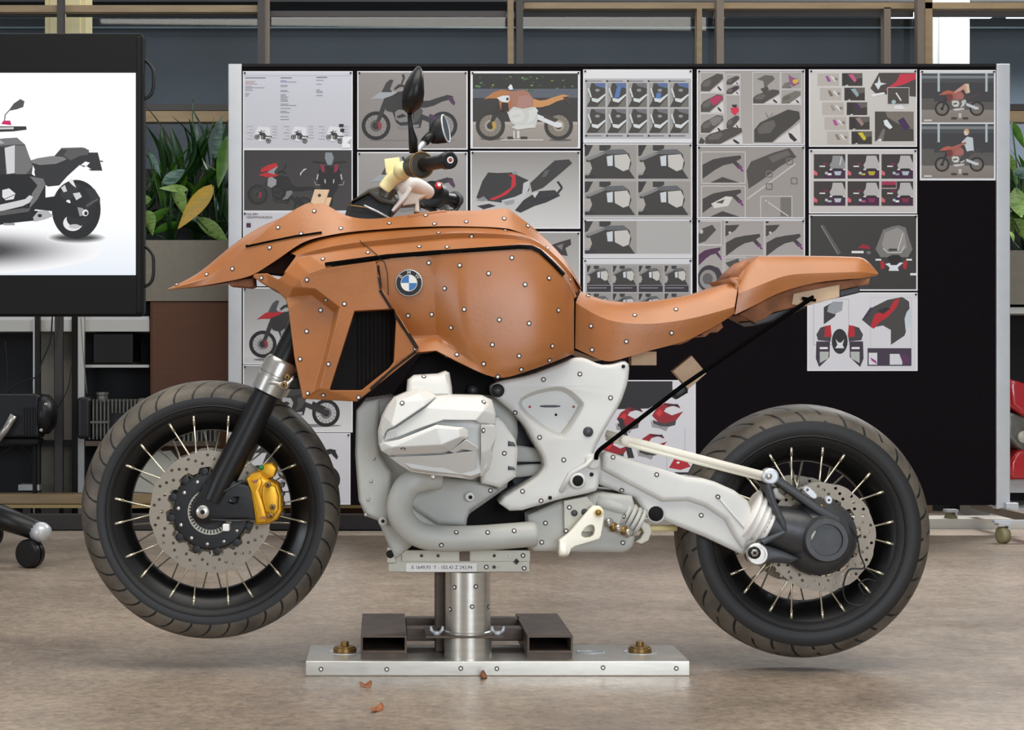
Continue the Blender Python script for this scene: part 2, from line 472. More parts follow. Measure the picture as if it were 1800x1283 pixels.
# ================================================================== SETTING
tag(mk('floor', box(-9, 11, -10, 9, -0.1, 0), 'floor', smooth=False), kind='structure')
YW = 6.8
tag(mk('wall_back', box(-9, 12, YW, YW + .1, 0, 5.2), 'wall_blue', smooth=False), kind='structure')
YG = 4.7     # plane of the glazed partition
def struct(name, vf, m, **k): return tag(mk(name, vf, m, **k), kind='structure')
# dark parapet behind the plants and shelves, below the glazing
a = P(0, 214, YG + .12)
struct('wall_lower', box(-9, 12, YG + .12, YG + .2, 0, a.z - .25), 'dark_wall', smooth=False)
# rails
tn = [0]
def trim(vf, m):
    tn[0] += 1
    return struct('trim_%d' % tn[0], vf, m, smooth=False)
trim(pbox(-700, 455, 9, 21, YG, YG + .06), 'wood_tan')
trim(pbox(921, 2300, 4, 15, YG, YG + .06), 'wood_tan')
trim(pbox(-700, 2400, 185, 194, YG - .02, YG + .08), 'post_dark')
trim(pbox(-700, 2400, 195, 214, YG - .03, YG + .06), 'wood_tan')
b0 = P(0, 214, YG).z
ztop = P(0, -60, YG).z
def post(px0, px1, m, Y=YG, d=.06, top=None, bot=None):
    a = P(px0, 0, Y); b = P(px1, 0, Y)
    trim(box(a.x, b.x, Y, Y + d, 0.0 if bot is None else bot, ztop if top is None else top), m)
post(453, 464, 'post_dark', YG - .06); post(464.5, 473, 'post_brown', YG)
post(893, 903, 'wood_tan', YG - .01); post(908, 919.5, 'post_dark', YG - .06)
post(1225, 1234, 'wood_tan', YG, top=P(0, 15, YG).z); post(1260, 1272.5, 'post_brown', YG - .06)
post(1554, 1566, 'post_brown', YG, top=P(0, 13, YG).z); post(1613, 1625, 'post_brown', YG - .06); post(1626, 1639, 'wood_tan', YG)
post(100, 111, 'post_dark', YG - .06)
# panes of the partition
edges = [-690, 100, 453, 893, 1260, 1613, 2390]
for i in range(len(edges) - 1):
    x0 = P(edges[i] + 13, 0, YG + .03).x; x1 = P(edges[i + 1] - 2, 0, YG + .03).x
    z1 = P(0, 22, YG + .03).z; z0 = P(0, 184, YG + .03).z
    w = struct('window_%d' % (i + 1), join(box(x0, x1, YG + .085, YG + .105, z0 - .02, z0 + .012), box(x0, x1, YG + .085, YG + .105, z1 - .01, z1 + .02)), 'post_dark', smooth=False)
    mk('pane', box(x0, x1, YG + .09, YG + .096, z0 + .012, z1 - .01), 'glass', w, smooth=False)
# beams and pipes on the wall beyond the glass
def longbox(py0, py1, Y, d, m, px0=-900, px1=2700): trim(pbox(px0, px1, py0, py1, Y, Y + d), m)
longbox(-90, 3, YW - .5, .3, 'dark_wall')
longbox(33, 47, YW - .12, .1, 'dark_wall')
def pipe(py, r, Y, m, name, label):
    z = P(0, py, Y).z
    o = mk(name, tube([(-8.5, Y, z), (11.5, Y, z)], r, 12), m); tag(o, label, 'pipe'); return o
pipe(26.5, .016, YW - .17, 'pipe_teal', 'wall_pipe', 'thick pale teal pipe under the dark ceiling beam beyond the glass')
pipe(48.5, .006, YW - .14, 'pipe_teal', 'wall_pipe', 'thin pale pipe running along the lower edge of the dark beam')
# white columns in the yard
def column(px0, px1, px_in0, px_in1, m, name, label, Y=5.25):
    a = P(px0, 0, Y); b = P(px1, 0, Y)
    t = empty(name, ((a.x + b.x) / 2, Y + .1, 0), label, 'column')
    mk('shaft', box(a.x, b.x, Y + .012, Y + .22, 0, 4.6), m, t, bevel=.004)
    c = P(px_in0, 0, Y); d = P(px_in1, 0, Y)
    mk('facing', box(c.x, d.x, Y, Y + .012, 0, 4.6), m, t, bevel=.003)
column(1641, 1706, 1651, 1697, 'column_white', 'column', 'bright white column rising behind the right end of the pinboard')
column(78, 151, 87, 141, 'column_cream', 'column', 'cream column above the large monitor')
# glowing boxes with dark casings, added for bright patches under the beam
MATS['strip_glow'] = mat('strip_glow', C(240, 245, 250), .5)
bn = MATS['strip_glow'].node_tree.nodes['Principled BSDF']; bn.inputs['Emission Color'].default_value = (.93, .97, 1, 1); bn.inputs['Emission Strength'].default_value = 1.3
for (x0, x1, lab) in ((1567, 1612, 'short glowing strip just left of the white column'), (1708, 1745, 'short glowing strip just right of the white column'), (1773, 1830, 'glowing strip at the upper right corner')):
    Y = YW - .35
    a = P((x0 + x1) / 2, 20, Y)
    t = empty('glow_strip', (a.x, Y, a.z - .03), lab, 'lamp', 'glowing strips beyond the glass')
    mk('strip_face', pbox(x0, x1, 21, 30, Y, Y + .05), 'strip_glow', t, smooth=False)
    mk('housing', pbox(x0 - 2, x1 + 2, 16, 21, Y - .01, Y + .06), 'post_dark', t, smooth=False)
# kerb and low beam along the back of the hall
struct('trim_90', pbox(1640 - 1700, 2500, 912, 931, 3.8, 4.0), 'curb_white', smooth=False)
struct('trim_91', pbox(-900, 690, 905, 931, 3.72, 3.8), 'post_dark', smooth=False)
t = empty('low_bench', (P(100, 0, 4.05).x, 4.1, 0), 'long low wooden bench with yellowed edge behind the front wheel', 'bench')
mk('seat_board', pbox(-500, 690, 868, 886, 4.02, 4.12), 'wood_tan', t, bevel=.004)
mk('edge_strip', pbox(-500, 690, 887, 893, 4.01, 4.12), 'wood_edge', t, smooth=False)
for px in (-420, 40, 90, 300, 660):
    mk('leg', pbox(px, px + 14, 893, 929, 4.04, 4.10), 'post_dark', t, smooth=False)

# ================================================================== PINBOARD
YB = 3.5
t = empty('pinboard', (P(1088, 0, YB).x, YB + .03, 0), 'large rolling pinboard with black felt and aluminium posts behind the motorcycle', 'pinboard')
mk('felt_panel', pbox(424, 1753, 113, 888, YB, YB + .035), 'board_felt', t, bevel=.003)
mk('top_rail', pbox(424, 1753, 112, 117, YB - .004, YB + .04), 'black_matte', t, smooth=False)
zb = .115
for (x0, x1) in ((401, 425), (1752, 1776)):
    p = mk('post', pbox(x0, x1, 112, 895, YB - .012, YB + .05), 'aluminium', t, bevel=.004)
    a = P((x0 + x1) / 2, 0, YB)
    # foot bar running front to back
    mk('foot_bar', box(a.x - .02, a.x + .02, YB - .42, YB + .4, .088, .125), 'post_brown', t, bevel=.003)
    for yy in (YB - .36, YB + .34):
        fk = mk('caster', lathe([(-.018, .02), (-.016, .036), (.016, .036), (.018, .02)], (a.x + (-.13 if x0 > 1000 else .0), yy, .036), (1, .25, 0), 20), ['caster_olive'], t)
        c = fk.location + W[t]
        mk('fork', join(box(c.x + .016, c.x + .024, yy - .02, yy + .02, .03, .085), box(c.x - .028, c.x + .028, yy - .028, yy + .028, .078, .09)), 'aluminium', fk, smooth=False)
    if x0 > 1000:
        mk('cross_arm', box(a.x - .17, a.x + .02, YB - .37, YB - .33, .088, .1), 'aluminium', t, smooth=False)
        mk('clamp', pbox(1769, 1791, 884, 902, YB - .05, YB - .012), 'aluminium', t, bevel=.003)
# ================================================================== POSTERS (flat prints on paper sheets)
class Sheet:
    def __init__(s, Y, step=2.5e-5): s.Y = Y; s.V = []; s.F = []; s.K = []; s.n = 0; s.step = step; s.clip = None
    def _clip(s, pts):
        if not s.clip: return pts
        x0, y0, x1, y1 = s.clip
        for ax, lim, sg in ((0, x0, 1), (0, x1, -1), (1, y0, 1), (1, y1, -1)):
            out = []
            for i in range(len(pts)):
                a, b = pts[i - 1], pts[i]
                ia = (a[ax] - lim) * sg >= 0; ib = (b[ax] - lim) * sg >= 0
                if ia != ib:
                    t = (lim - a[ax]) / (b[ax] - a[ax]); out.append((a[0] + (b[0] - a[0]) * t, a[1] + (b[1] - a[1]) * t))
                if ib: out.append(b)
            pts = out
            if not pts: return []
        return pts
    def poly(s, pts, col):
        multi = isinstance(col, list)
        if not multi: pts = s._clip([tuple(p) for p in pts])
        if len(pts) < 3: return
        s.n += 1; y = s.Y - s.n * s.step; b = len(s.V)
        s.V += [P(p[0], p[1], y) for p in pts]; s.F.append(tuple(range(b, b + len(pts)))); s.K.append(col if multi else [col] * len(pts))
    def rect(s, x0, y0, x1, y1, col, col2=None):
        if col2: s.poly([(x0, y0), (x1, y0), (x1, y1), (x0, y1)], [col, col, col2, col2])
        else: s.poly([(x0, y0), (x1, y0), (x1, y1), (x0, y1)], col)
    def ell(s, cx, cy, rx, ry, col, n=26): s.poly([(cx + rx * math.cos(6.28318 * k / n), cy + ry * math.sin(6.28318 * k / n)) for k in range(n)], col)
    def line(s, pts, w, col):
        for a, b in zip(pts, pts[1:]):
            dx, dy = b[0] - a[0], b[1] - a[1]; l = math.hypot(dx, dy) or 1; nx, ny = -dy / l * w / 2, dx / l * w / 2
            s.poly([(a[0] + nx, a[1] + ny), (b[0] + nx, b[1] + ny), (b[0] - nx, b[1] - ny), (a[0] - nx, a[1] - ny)], col)
    def frame(s, x0, y0, x1, y1, w, col):
        s.line([(x0, y0), (x1, y0), (x1, y1), (x0, y1), (x0, y0)], w, col)
    def build(s, name, m, parent=None, paper=None):
        V, Fc, K = list(s.V), list(s.F), list(s.K)
        if paper:
            x0, y0, x1, y1, th, pc = paper
            bx = pbox(x0, x1, y0, y1, s.Y, s.Y + th); b = len(V); V += [Vector(v) for v in bx[0]]
            for f in bx[1]: Fc.append(tuple(i + b for i in f)); K.append([pc] * 4)
        lo = Vector([min(v[i] for v in V) for i in range(3)]); hi = Vector([max(v[i] for v in V) for i in range(3)]); c = (lo + hi) / 2
        me = bpy.data.meshes.new(name); me.from_pydata([tuple(v - c) for v in V], [], Fc)
        at = me.color_attributes.new('Col', 'FLOAT_COLOR', 'CORNER'); i = 0
        for k in K:
            for q in k: at.data[i].color = q; i += 1
        me.materials.append(MATS[m])
        o = bpy.data.objects.new(name, me); COL.objects.link(o)
        if parent is not None: o.parent = parent; o.location = c - W[parent]
        else: o.location = c
        W[o] = c
        return o
G = lambda v: C(v, v, v)
BLK = C(22, 20, 22); DRK = C(44, 42, 44); MID = C(110, 106, 104); LGT = C(186, 184, 184); WHT = C(226, 227, 231)
RED = C(176, 26, 38); PUR = C(66, 26, 62); MAG = C(150, 46, 96)
def aff(x0, y0, sx, sy, rot=0.0, shear=0.0):
    c, s_ = math.cos(rot), math.sin(rot)
    def T(x, y):
        x2 = x + shear * y; y2 = y
        return (x0 + (x2 * c + y2 * s_) * sx, y0 - (-x2 * s_ + y2 * c) * sy)
    return T
def bike(D, T, pal, shield=True, bars=True, det=1):
    """side view, front wheel at (0,0), rear wheel at (1,0), y up"""
    def pg(p, c): D.poly([T(*q) for q in p], c)
    def wheel(cx, cy, r):
        n = 30
        cir = lambda rr: [(cx + rr * math.cos(6.28318 * k / n), cy + rr * math.sin(6.28318 * k / n)) for k in range(n)]
        pg(cir(r), pal['tire']); pg(cir(r * .74), pal['hole']); pg(cir(r * .70), pal['hole'])
        if det:
            for k in range(16):
                a = 6.28318 * k / 16
                pg([(cx + r * .2 * math.cos(a), cy + r * .2 * math.sin(a)), (cx + r * .73 * math.cos(a + .03), cy + r * .73 * math.sin(a + .03)), (cx + r * .73 * math.cos(a - .03), cy + r * .73 * math.sin(a - .03))], pal['spoke'])
        pg(cir(r * .40), pal['disc']); pg(cir(r * .24), pal['tire'])
    wheel(1, 0, .212); wheel(0, 0, .215)
    pg([(.67, .1), (.98, -.03), (1.05, -.02), (1.05, .04), (.98, .06), (.66, .18)], pal['arm'])
    pg([(.16, .5), (.08, .3), (-.03, -.02), (.02, -.03), (.14, .25), (.21, .42)], pal['fork'])
    pg([(.13, .36), (.25, .19), (.30, .05), (.42, -.04), (.66, -.03), (.70, .12), (.66, .3), (.4, .34), (.2, .36)], pal['frame'])
    pg([(.28, .2), (.33, .24), (.46, .23), (.5, .16), (.47, .06), (.36, .05), (.29, .1)], pal['engine'])
    pg([(.30, .14), (.40, .18), (.46, .14), (.33, .11)], pal['frame'])
    pg([(.30, -.02), (.36, .0), (.64, .02), (.64, -.02), (.40, -.06)], pal['engine'])
    pg([(.56, .22), (.66, .27), (.7, .22), (.63, .08), (.52, .02), (.57, .13)], pal['plate'])
    pg([(.62, .4), (.72, .37), (.80, .375), (.90, .41), (1.06, .46), (1.15, .44), (1.13, .40), (.98, .36), (.86, .3), (.74, .27), (.62, .27)], pal['seat'])
    pg([(1.06, .42), (1.14, .43), (1.18, .34), (1.16, .30), (1.10, .36)], pal['tail'])
    pg([(.13, .37), (.16, .22), (.25, .2), (.34, .28), (.48, .25), (.62, .28), (.63, .4), (.55, .5), (.48, .53), (.30, .50), (.15, .45)], pal['tank'])
    pg([(.12, .38), (.15, .23), (.24, .21), (.32, .30), (.30, .40), (.18, .44)], pal['shroud'])
    pg([(.38, .28), (.5, .26), (.61, .3), (.615, .4), (.56, .45), (.42, .43)], pal['side'])
    pg([(-.10, .385), (-.02, .40), (.10, .40), (.24, .45), (.32, .5), (.17, .53), (.04, .49)], pal['beak'])
    if shield: pg([(.08, .5), (.15, .64), (.21, .69), (.26, .68), (.21, .55), (.24, .5)], pal['shield'])
    if bars:
        pg([(.28, .53), (.36, .58), (.46, .57), (.46, .60), (.34, .62), (.27, .56)], pal['seat'])
        pg([(.36, .6), (.40, .71), (.38, .76), (.42, .77), (.43, .71), (.38, .6)], pal['seat'])
    if det:
        pg([(.78, .12), (.95, .05), (1.0, .09), (.80, .18)], pal['tail'])
        pg([(.02, .05), (.06, .07), (.08, -.04), (.04, -.06)], pal['cal'])
def pal(**k):
    d = dict(tire=BLK, hole=G(150), spoke=G(90), disc=G(104), arm=DRK, fork=DRK, frame=G(34), engine=G(150), plate=G(70), seat=G(30), tail=G(36), tank=G(46), shroud=G(40), side=G(58), beak=G(60), shield=G(96), cal=C(150, 40, 50))
    d.update(k); return d
GREYBIKE = pal(beak=C(150, 156, 164))
posters = []
def poster(x0, y0, x1, y1, label, border=2.2, bgc=None, bgc2=None, fn=None, pins=True, txt=None, paperc=None):
    D = Sheet(YB - .003)
    if bgc: D.rect(x0 + border, y0 + border, x1 - border, y1 - border, bgc, bgc2)
    D.clip = (x0 + border, y0 + border, x1 - border, y1 - border)
    if fn: fn(D)
    o = D.build('poster', 'print', None, (x0, y0, x1, y1, .0025, paperc or WHT))
    tag(o, label, 'poster', 'sheets pinned to the black board'); posters.append(o)
    if pins:
        for qx, qy in ((x0 + 3.5, y0 + 3.5), (x1 - 3.5, y0 + 3.5)):
            c = P(qx, qy, YB - .004)
            mk('push_pin', lathe([(0, .0035), (.004, .003), (.008, .0045), (.011, .002)], (c.x, YB - .0032, c.z), (0, -1, 0), 8), 'black_plastic', o)
    if txt:
        for (s, px, py, size, col) in txt:
            V, Fc = text_mesh(s, size); c = P(px, py, YB - .0065)
            q = mk('lettering', ([(v.x + c.x, c.y, v.y + c.z) for v in V], Fc), col, o, smooth=False)
    return o
def textlines(D, x, y, rows, col, w=1.1):
    for (dy, l) in rows: D.line([(x, y + dy), (x + l, y + dy)], w, col)

# ---- column 1
def f(D):
    x, y = 427, 126
    D.rect(429, 132, 617, 134, C(190, 192, 204))
    tx = C(128, 126, 142)
    textlines(D, 431, 137, [(0, 36)], C(96, 98, 118), 1.6); textlines(D, 431, 143, [(0, 18), (2.5, 16), (5, 22)], C(160, 130, 130))
    textlines(D, 431, 152, [(0, 12), (2.4, 34), (4.8, 12), (7.2, 14)], tx); textlines(D, 431, 164, [(0, 8), (2.5, 7), (5, 5)], tx)
    textlines(D, 493, 137, [(0, 20)], C(96, 98, 118), 1.6)
    textlines(D, 493, 142, [(0, 11), (2.2, 28)], C(110, 110, 160)); textlines(D, 493, 150, [(0, 13), (2.2, 12), (9, 12), (11, 15), (16, 9), (18.4, 10), (20.8, 14), (23.2, 11), (25.6, 13), (28, 13), (33, 14), (35.4, 28), (40.5, 18), (45.5, 11), (48, 16), (55, 14), (60, 15)], tx)
    textlines(D, 556, 136, [(0, 19)], C(96, 98, 118), 1.6); textlines(D, 556, 141, [(0, 13), (7, 9), (17, 6), (19.4, 11), (21.8, 11), (27, 11)], tx)
    for cx, p in ((462, pal(tire=C(40, 38, 40), tank=C(60, 44, 62))), (526, pal(tank=C(58, 24, 62), seat=C(58, 26, 66), shroud=C(40, 20, 44), frame=C(40, 22, 44))), (588, pal())):
        D.poly([(cx - 13, 246), (cx - 13, 232), (cx - 8, 222), (cx + 12, 224), (cx + 14, 240), (cx - 2, 249)], C(226, 228, 234))
        bike(D, aff(cx - 10, 241, 21, 21, rot=.32), p, det=0)
        for k in range(5):
            D.line([(cx - 28 + 5 * (k % 2), 222 + k * 5.5), (cx - 17, 222 + k * 5.5)], .7, C(168, 168, 178)); D.line([(cx + 17, 222 + k * 5), (cx + 25, 222 + k * 5)], .7, C(168, 168, 178))
    D.rect(596, 218, 604, 223, BLK); D.rect(598, 226, 605, 232, BLK)
    D.poly([(602, 241), (619, 240), (615, 262), (601, 261)], C(240, 242, 246)); D.poly([(610, 251), (618, 243), (616, 254)], C(176, 180, 186))
poster(427, 125, 620, 262, 'white sheet with three columns of text above three small motorcycle photos', 2, C(206, 208, 220), C(200, 202, 212), f)
def f(D):
    p = pal(tire=C(26, 25, 26), hole=C(44, 43, 44), spoke=C(56, 54, 54), disc=C(60, 58, 58), tank=C(24, 22, 24), side=C(30, 28, 30), beak=C(186, 30, 40), shroud=C(150, 152, 158), shield=C(142, 150, 158), seat=C(20, 19, 21), frame=C(20, 20, 22), engine=C(40, 38, 40), plate=C(120, 122, 126), arm=C(28, 28, 30), tail=C(24, 24, 26))
    bike(D, aff(453, 342, 84, 84, rot=.26), p, det=1)
    D.poly([(459, 297), (470, 290), (486, 286), (488, 292), (474, 300), (458, 303)], C(190, 28, 38))
    D.poly([(527, 305), (534, 297), (540, 296), (532, 302), (528, 309)], C(200, 200, 204))
    # front view
    D.ell(579, 341, 7, 26, C(22, 21, 23))
    D.poly([(560, 300), (567, 292), (591, 292), (598, 300), (600, 318), (592, 334), (584, 345), (573, 345), (565, 334), (558, 318)], C(18, 16, 18))
    D.poly([(572, 268), (583, 268), (587, 277), (583, 290), (576, 290), (571, 278)], C(134, 142, 150))
    D.poly([(563, 288), (570, 290), (571, 304), (565, 300)], C(140, 34, 60)); D.poly([(595, 288), (588, 290), (587, 304), (593, 300)], C(140, 34, 60))
    D.line([(550, 284), (571, 286)], 3, C(20, 19, 20)); D.line([(587, 286), (608, 284)], 3, C(20, 19, 20))
    for sx in (-1, 1):
        D.line([(579 + sx * 20, 306), (579 + sx * 22, 316)], 2.4, C(176, 180, 180)); D.line([(579 + sx * 26, 318), (579 + sx * 24, 325), (579 + sx * 16, 325)], 1.3, C(150, 150, 148)); D.line([(579 + sx * 8, 315), (579 + sx * 7, 322)], 2, C(190, 190, 186))
poster(427, 262, 620, 372, 'nearly black sheet with a red motorcycle beside its front view', 2, C(48, 46, 48), C(60, 56, 57), f, pins=False)
def f(D):
    D.rect(433, 392, 441, 400, C(66, 24, 66)); D.line([(434, 389), (441, 389)], .7, C(160, 160, 166)); D.rect(433, 415, 441, 423, C(150, 40, 50))
poster(427, 372, 620, 503, 'white title sheet with a purple square mostly hidden by the clay nose', 1.5, C(206, 208, 216), None, f, txt=[('FAZ EPM', 433, 376.5, .0135, 'marker'), ('GESAMTFAHRZEUG', 433, 382, .0135, 'marker')])
REDADV = pal(beak=RED, hole=C(176, 176, 178), spoke=C(130, 130, 132), disc=C(120, 120, 124), tank=C(40, 38, 40), shroud=C(38, 36, 40), shield=C(70, 74, 80), engine=C(150, 152, 156), plate=C(46, 44, 46))
def f(D):
    D.rect(429, 628, 618, 638, C(196, 197, 200)); D.ell(520, 632, 75, 4, C(120, 120, 122))
    bike(D, aff(462, 605, 112, 112), REDADV)
poster(427, 505, 620, 640, 'pale sheet with a red adventure motorcycle seen past the fork', 2.2, C(150, 151, 153), C(206, 207, 209), f)
def f(D):
    D.ell(520, 748, 80, 3, C(130, 130, 132)); bike(D, aff(458, 726, 115, 115), pal(hole=C(186, 186, 190), engine=C(170, 172, 176)))
poster(427, 641, 620, 760, 'sheet with a dark motorcycle whose rear wheel shows below the radiator shroud', 2, C(150, 151, 153), C(220, 221, 224), f)
def f(D): bike(D, aff(455, 843, 118, 118), pal(hole=C(206, 206, 210), engine=C(150, 150, 158)))
poster(427, 761, 616, 887, 'lowest white sheet of the left column seen through the front wheel', 2, C(214, 215, 222), C(208, 209, 216), f)
# ---- column 2
SIDE = pal(beak=C(160, 166, 172), hole=C(128, 125, 124), spoke=C(160, 158, 156), disc=C(84, 80, 82), engine=C(126, 124, 126), seat=C(40, 38, 38), shield=C(52, 52, 54), tail=C(70, 40, 74), tank=C(36, 34, 34))
def f(D):
    D.line([(650, 247), (800, 247)], .8, C(86, 82, 80)); bike(D, aff(661, 221, 118, 118), SIDE)
poster(628, 125, 822, 263, 'grey sheet with a black adventure motorcycle directly behind the upper mirror', 2.2, C(146, 141, 139), C(134, 129, 127), f)
def f(D): bike(D, aff(661, 366, 118, 118), SIDE)
poster(628, 267, 822, 402, 'grey sheet with a black motorcycle hidden behind the handlebar grips', 2.2, C(158, 156, 156), C(142, 138, 137), f)
# ---- column 3
def f(D):
    x0, x1 = 831, 1015
    D.rect(x0, 128, x1, 165, C(34, 34, 32)); D.rect(x0, 156, x1, 172, C(84, 90, 102)); D.rect(x0, 172, x1, 214, C(46, 42, 42)); D.rect(x0, 214, x1, 219, C(170, 162, 156)); D.rect(x0, 219, x1, 259, C(158, 150, 142), C(142, 136, 132))
    for k in range(46):
        lx = random.uniform(x0, x1); ly = random.uniform(134, 160)
        if 880 < lx < 925 and ly > 140: continue
        D.ell(lx, ly, random.uniform(1, 4), random.uniform(.8, 2), random.choice([C(60, 92, 40), C(40, 70, 50), C(116, 150, 50), C(70, 120, 90)]), 8)
    D.ell(865, 244, 22, 2, C(104, 96, 90)); D.ell(985, 246, 20, 2, C(96, 90, 86))
    q = pal(tire=C(44, 40, 36), hole=C(120, 114, 106), spoke=C(150, 140, 120), disc=C(160, 150, 138), beak=C(176, 116, 66), tank=C(160, 112, 92), shroud=C(166, 104, 62), side=C(168, 124, 116), seat=C(196, 140, 86), tail=C(60, 50, 46), engine=C(206, 208, 206), plate=C(206, 210, 210), frame=C(196, 198, 196), arm=C(212, 216, 220), fork=C(40, 36, 34), cal=C(180, 150, 60))
    bike(D, aff(862, 221, 120, 120), q, shield=False, bars=False)
    D.poly([(873, 172), (884, 168), (895, 168), (896, 176), (893, 180), (882, 179)], C(214, 218, 222)); D.ell(892, 174, 2.4, 2.6, C(40, 40, 50))
    D.poly([(882, 180), (893, 181), (895, 196), (880, 196)], C(40, 24, 16)); D.poly([(893, 154), (897, 148), (900, 150), (902, 157), (896, 158)], C(222, 226, 224))
    D.rect(902, 230, 905, 243, C(200, 198, 194)); D.rect(909, 230, 913, 243, C(210, 208, 204)); D.rect(892, 240, 902, 245, C(56, 46, 40)); D.rect(915, 240, 927, 245, C(56, 46, 40)); D.rect(880, 245, 955, 247, C(204, 200, 194))
poster(827, 125, 1020, 261, 'colour photo sheet of an orange clay motorcycle in front of green plants', 4, C(60, 56, 54), C(140, 134, 130), f)
def f(D):
    p = pal(tire=C(26, 24, 26), beak=C(46, 44, 46), shroud=C(176, 178, 182), side=C(176, 178, 182))
    T = lambda *q: q
    D.poly([(932, 322), (955, 300), (975, 282), (1000, 280), (1006, 287), (985, 305), (955, 330), (935, 338)], C(48, 46, 46))
    D.poly([(958, 300), (966, 298), (960, 310), (952, 312)], C(86, 86, 88))
    D.poly([(837, 348), (848, 318), (858, 303), (875, 304), (900, 303), (918, 312), (932, 318), (930, 335), (905, 350), (880, 356), (850, 352)], C(42, 40, 42))
    D.poly([(860, 350), (880, 342), (898, 330), (900, 312), (893, 306), (906, 308), (907, 326), (890, 342), (868, 352)], C(190, 26, 40))
    D.poly([(882, 352), (905, 346), (918, 340), (920, 322), (932, 316), (930, 330), (920, 352), (900, 362), (884, 360)], C(188, 190, 194)); D.poly([(884, 355), (904, 350), (904, 358), (890, 361)], C(150, 152, 156))
    D.poly([(836, 352), (850, 345), (858, 352), (848, 354)], C(130, 134, 140)); D.poly([(838, 362), (860, 358), (872, 362), (850, 368)], C(34, 28, 44))
    D.poly([(920, 352), (945, 336), (975, 334), (985, 344), (960, 356), (940, 362), (915, 374), (905, 370)], C(38, 36, 40)); D.line([(935, 352), (975, 346), (988, 330), (980, 319)], 4, C(30, 26, 34))
    D.poly([(935, 340), (948, 336), (940, 348)], C(196, 198, 202)); D.ell(905, 304, 5, 3, C(140, 140, 142))
poster(827, 265, 1020, 402, 'grey sheet with a red and black motorcycle seen from above at an angle', 2.2, C(138, 136, 134), C(206, 205, 205), f)
def f(D):
    D.poly([(965, 432), (985, 425), (1003, 420), (1004, 430), (994, 436), (998, 450), (985, 448), (972, 452)], C(44, 40, 42)); D.poly([(978, 432), (990, 428), (988, 440)], C(120, 110, 110))
poster(827, 407, 1020, 540, 'sheet whose only visible corner shows a dark motorcycle beside the clay tank', 2.2, C(152, 150, 148), C(190, 189, 188), f)
# ---- column 4
def thumb_frame(D, x0, y0, w, h, blue=None):
    D.rect(x0, y0, x0 + w, y0 + h, C(58, 54, 50))
    D.poly([(x0, y0), (x0 + w * .25, y0), (x0 + w * .1, y0 + h * .45), (x0 + w * .2, y0 + h * .7), (x0, y0 + h)], C(150, 150, 150))
    D.poly([(x0 + w * .4, y0), (x0 + w, y0), (x0 + w, y0 + h * .22), (x0 + w * .5, y0 + h * .12)], C(104, 104, 110) if not blue else C(80, 104, 150))
    D.ell(x0 + w * .58, y0 + h * .3, w * .12, h * .06, C(140, 144, 150))
    if blue == 2: D.poly([(x0 + w * .55, y0 + h * .1), (x0 + w * .75, y0 + h * .15), (x0 + w * .62, y0 + h * .6), (x0 + w * .36, y0 + h * .62)], C(76, 116, 176))
    if blue == 3: D.poly([(x0 + w * .42, y0 + h * .4), (x0 + w * .66, y0 + h * .4), (x0 + w * .62, y0 + h * .8), (x0 + w * .3, y0 + h * .78)], C(76, 116, 176))
    D.line([(x0 + w * .1, y0 + h * .22), (x0 + w * .24, y0 + h * .6)], 3, C(200, 206, 208))
    D.poly([(x0 + w * .26, y0 + h * .62), (x0 + w * .6, y0 + h * .66), (x0 + w, y0 + h * .44), (x0 + w, y0 + h * .52), (x0 + w * .6, y0 + h * .82), (x0 + w * .3, y0 + h * .76)], C(206, 212, 214))
    D.poly([(x0 + w, y0 + h * .56), (x0 + w, y0 + h), (x0 + w * .55, y0 + h)], C(110, 106, 100))
def f(D):
    D.rect(1027, 138, 1215, 244, C(176, 176, 178))
    for r in range(2):
        for k in range(5):
            thumb_frame(D, 1031 + k * 36.6, 146 + r * 45.5, 33, 42, {(0, 1): 2, (0, 3): 3, (0, 0): 1, (0, 4): 1}.get((r, k)))
            D.line([(1032 + k * 36.6, 142.5 if r == 0 else 238.5), (1058 + k * 36.6, 142.5 if r == 0 else 238.5)], 1.4, C(104, 102, 104)); D.rect(1029 + k * 36.6, 141 if r == 0 else 237, 1032 + k * 36.6, 144 if r == 0 else 240, BLK)
poster(1025, 122, 1217, 251, 'white sheet with ten small frame photos in two rows', 2, C(220, 222, 226), C(216, 217, 222), f)
def thumb_tank(D, x0, y0, w, h):
    D.rect(x0, y0, x0 + w, y0 + h, C(150, 146, 142)); D.clip = (x0, y0, x0 + w, y0 + h)
    q = lambda p: [(x0 + a * w, y0 + b * h) for a, b in p]
    D.poly(q([(0, 0), (.16, 0), (.06, .3), (0, .34)]), C(40, 38, 38)); D.poly(q([(.28, .0), (.5, 0), (.5, .1), (.4, .18), (.28, .16)]), C(48, 46, 48))
    D.poly(q([(.02, .45), (.25, .26), (.42, .18), (.75, .14), (.86, .28), (.9, .55), (.86, .75), (.97, 1), (.05, 1), (.14, .7)]), C(50, 48, 46))
    D.poly(q([(0, .42), (.24, .26), (.46, .2), (.3, .32), (.08, .46)]), C(126, 126, 130)); D.poly(q([(.42, .14), (.74, .12), (.86, .26), (.42, .27)]), C(92, 94, 98))
    D.poly(q([(.42, .34), (.54, .3), (.54, .62), (.44, .62)]), C(198, 206, 212)); D.poly(q([(.57, .3), (.82, .27), (.88, .45), (.85, .72), (.74, .78), (.58, .64)]), C(194, 192, 188))
    D.poly(q([(0, .52), (.1, .5), (.14, .68), (.1, .82), (0, .84)]), C(166, 162, 158)); D.poly(q([(0, .9), (.2, .88), (.2, 1), (0, 1)]), C(44, 36, 48))
    D.clip = None
def f(D):
    D.rect(1027, 254, 1215, 384, C(166, 164, 162))
    for r in range(2):
        for k in range(2): thumb_tank(D, 1028 + k * 94, 255 + r * 64, 91, 59)
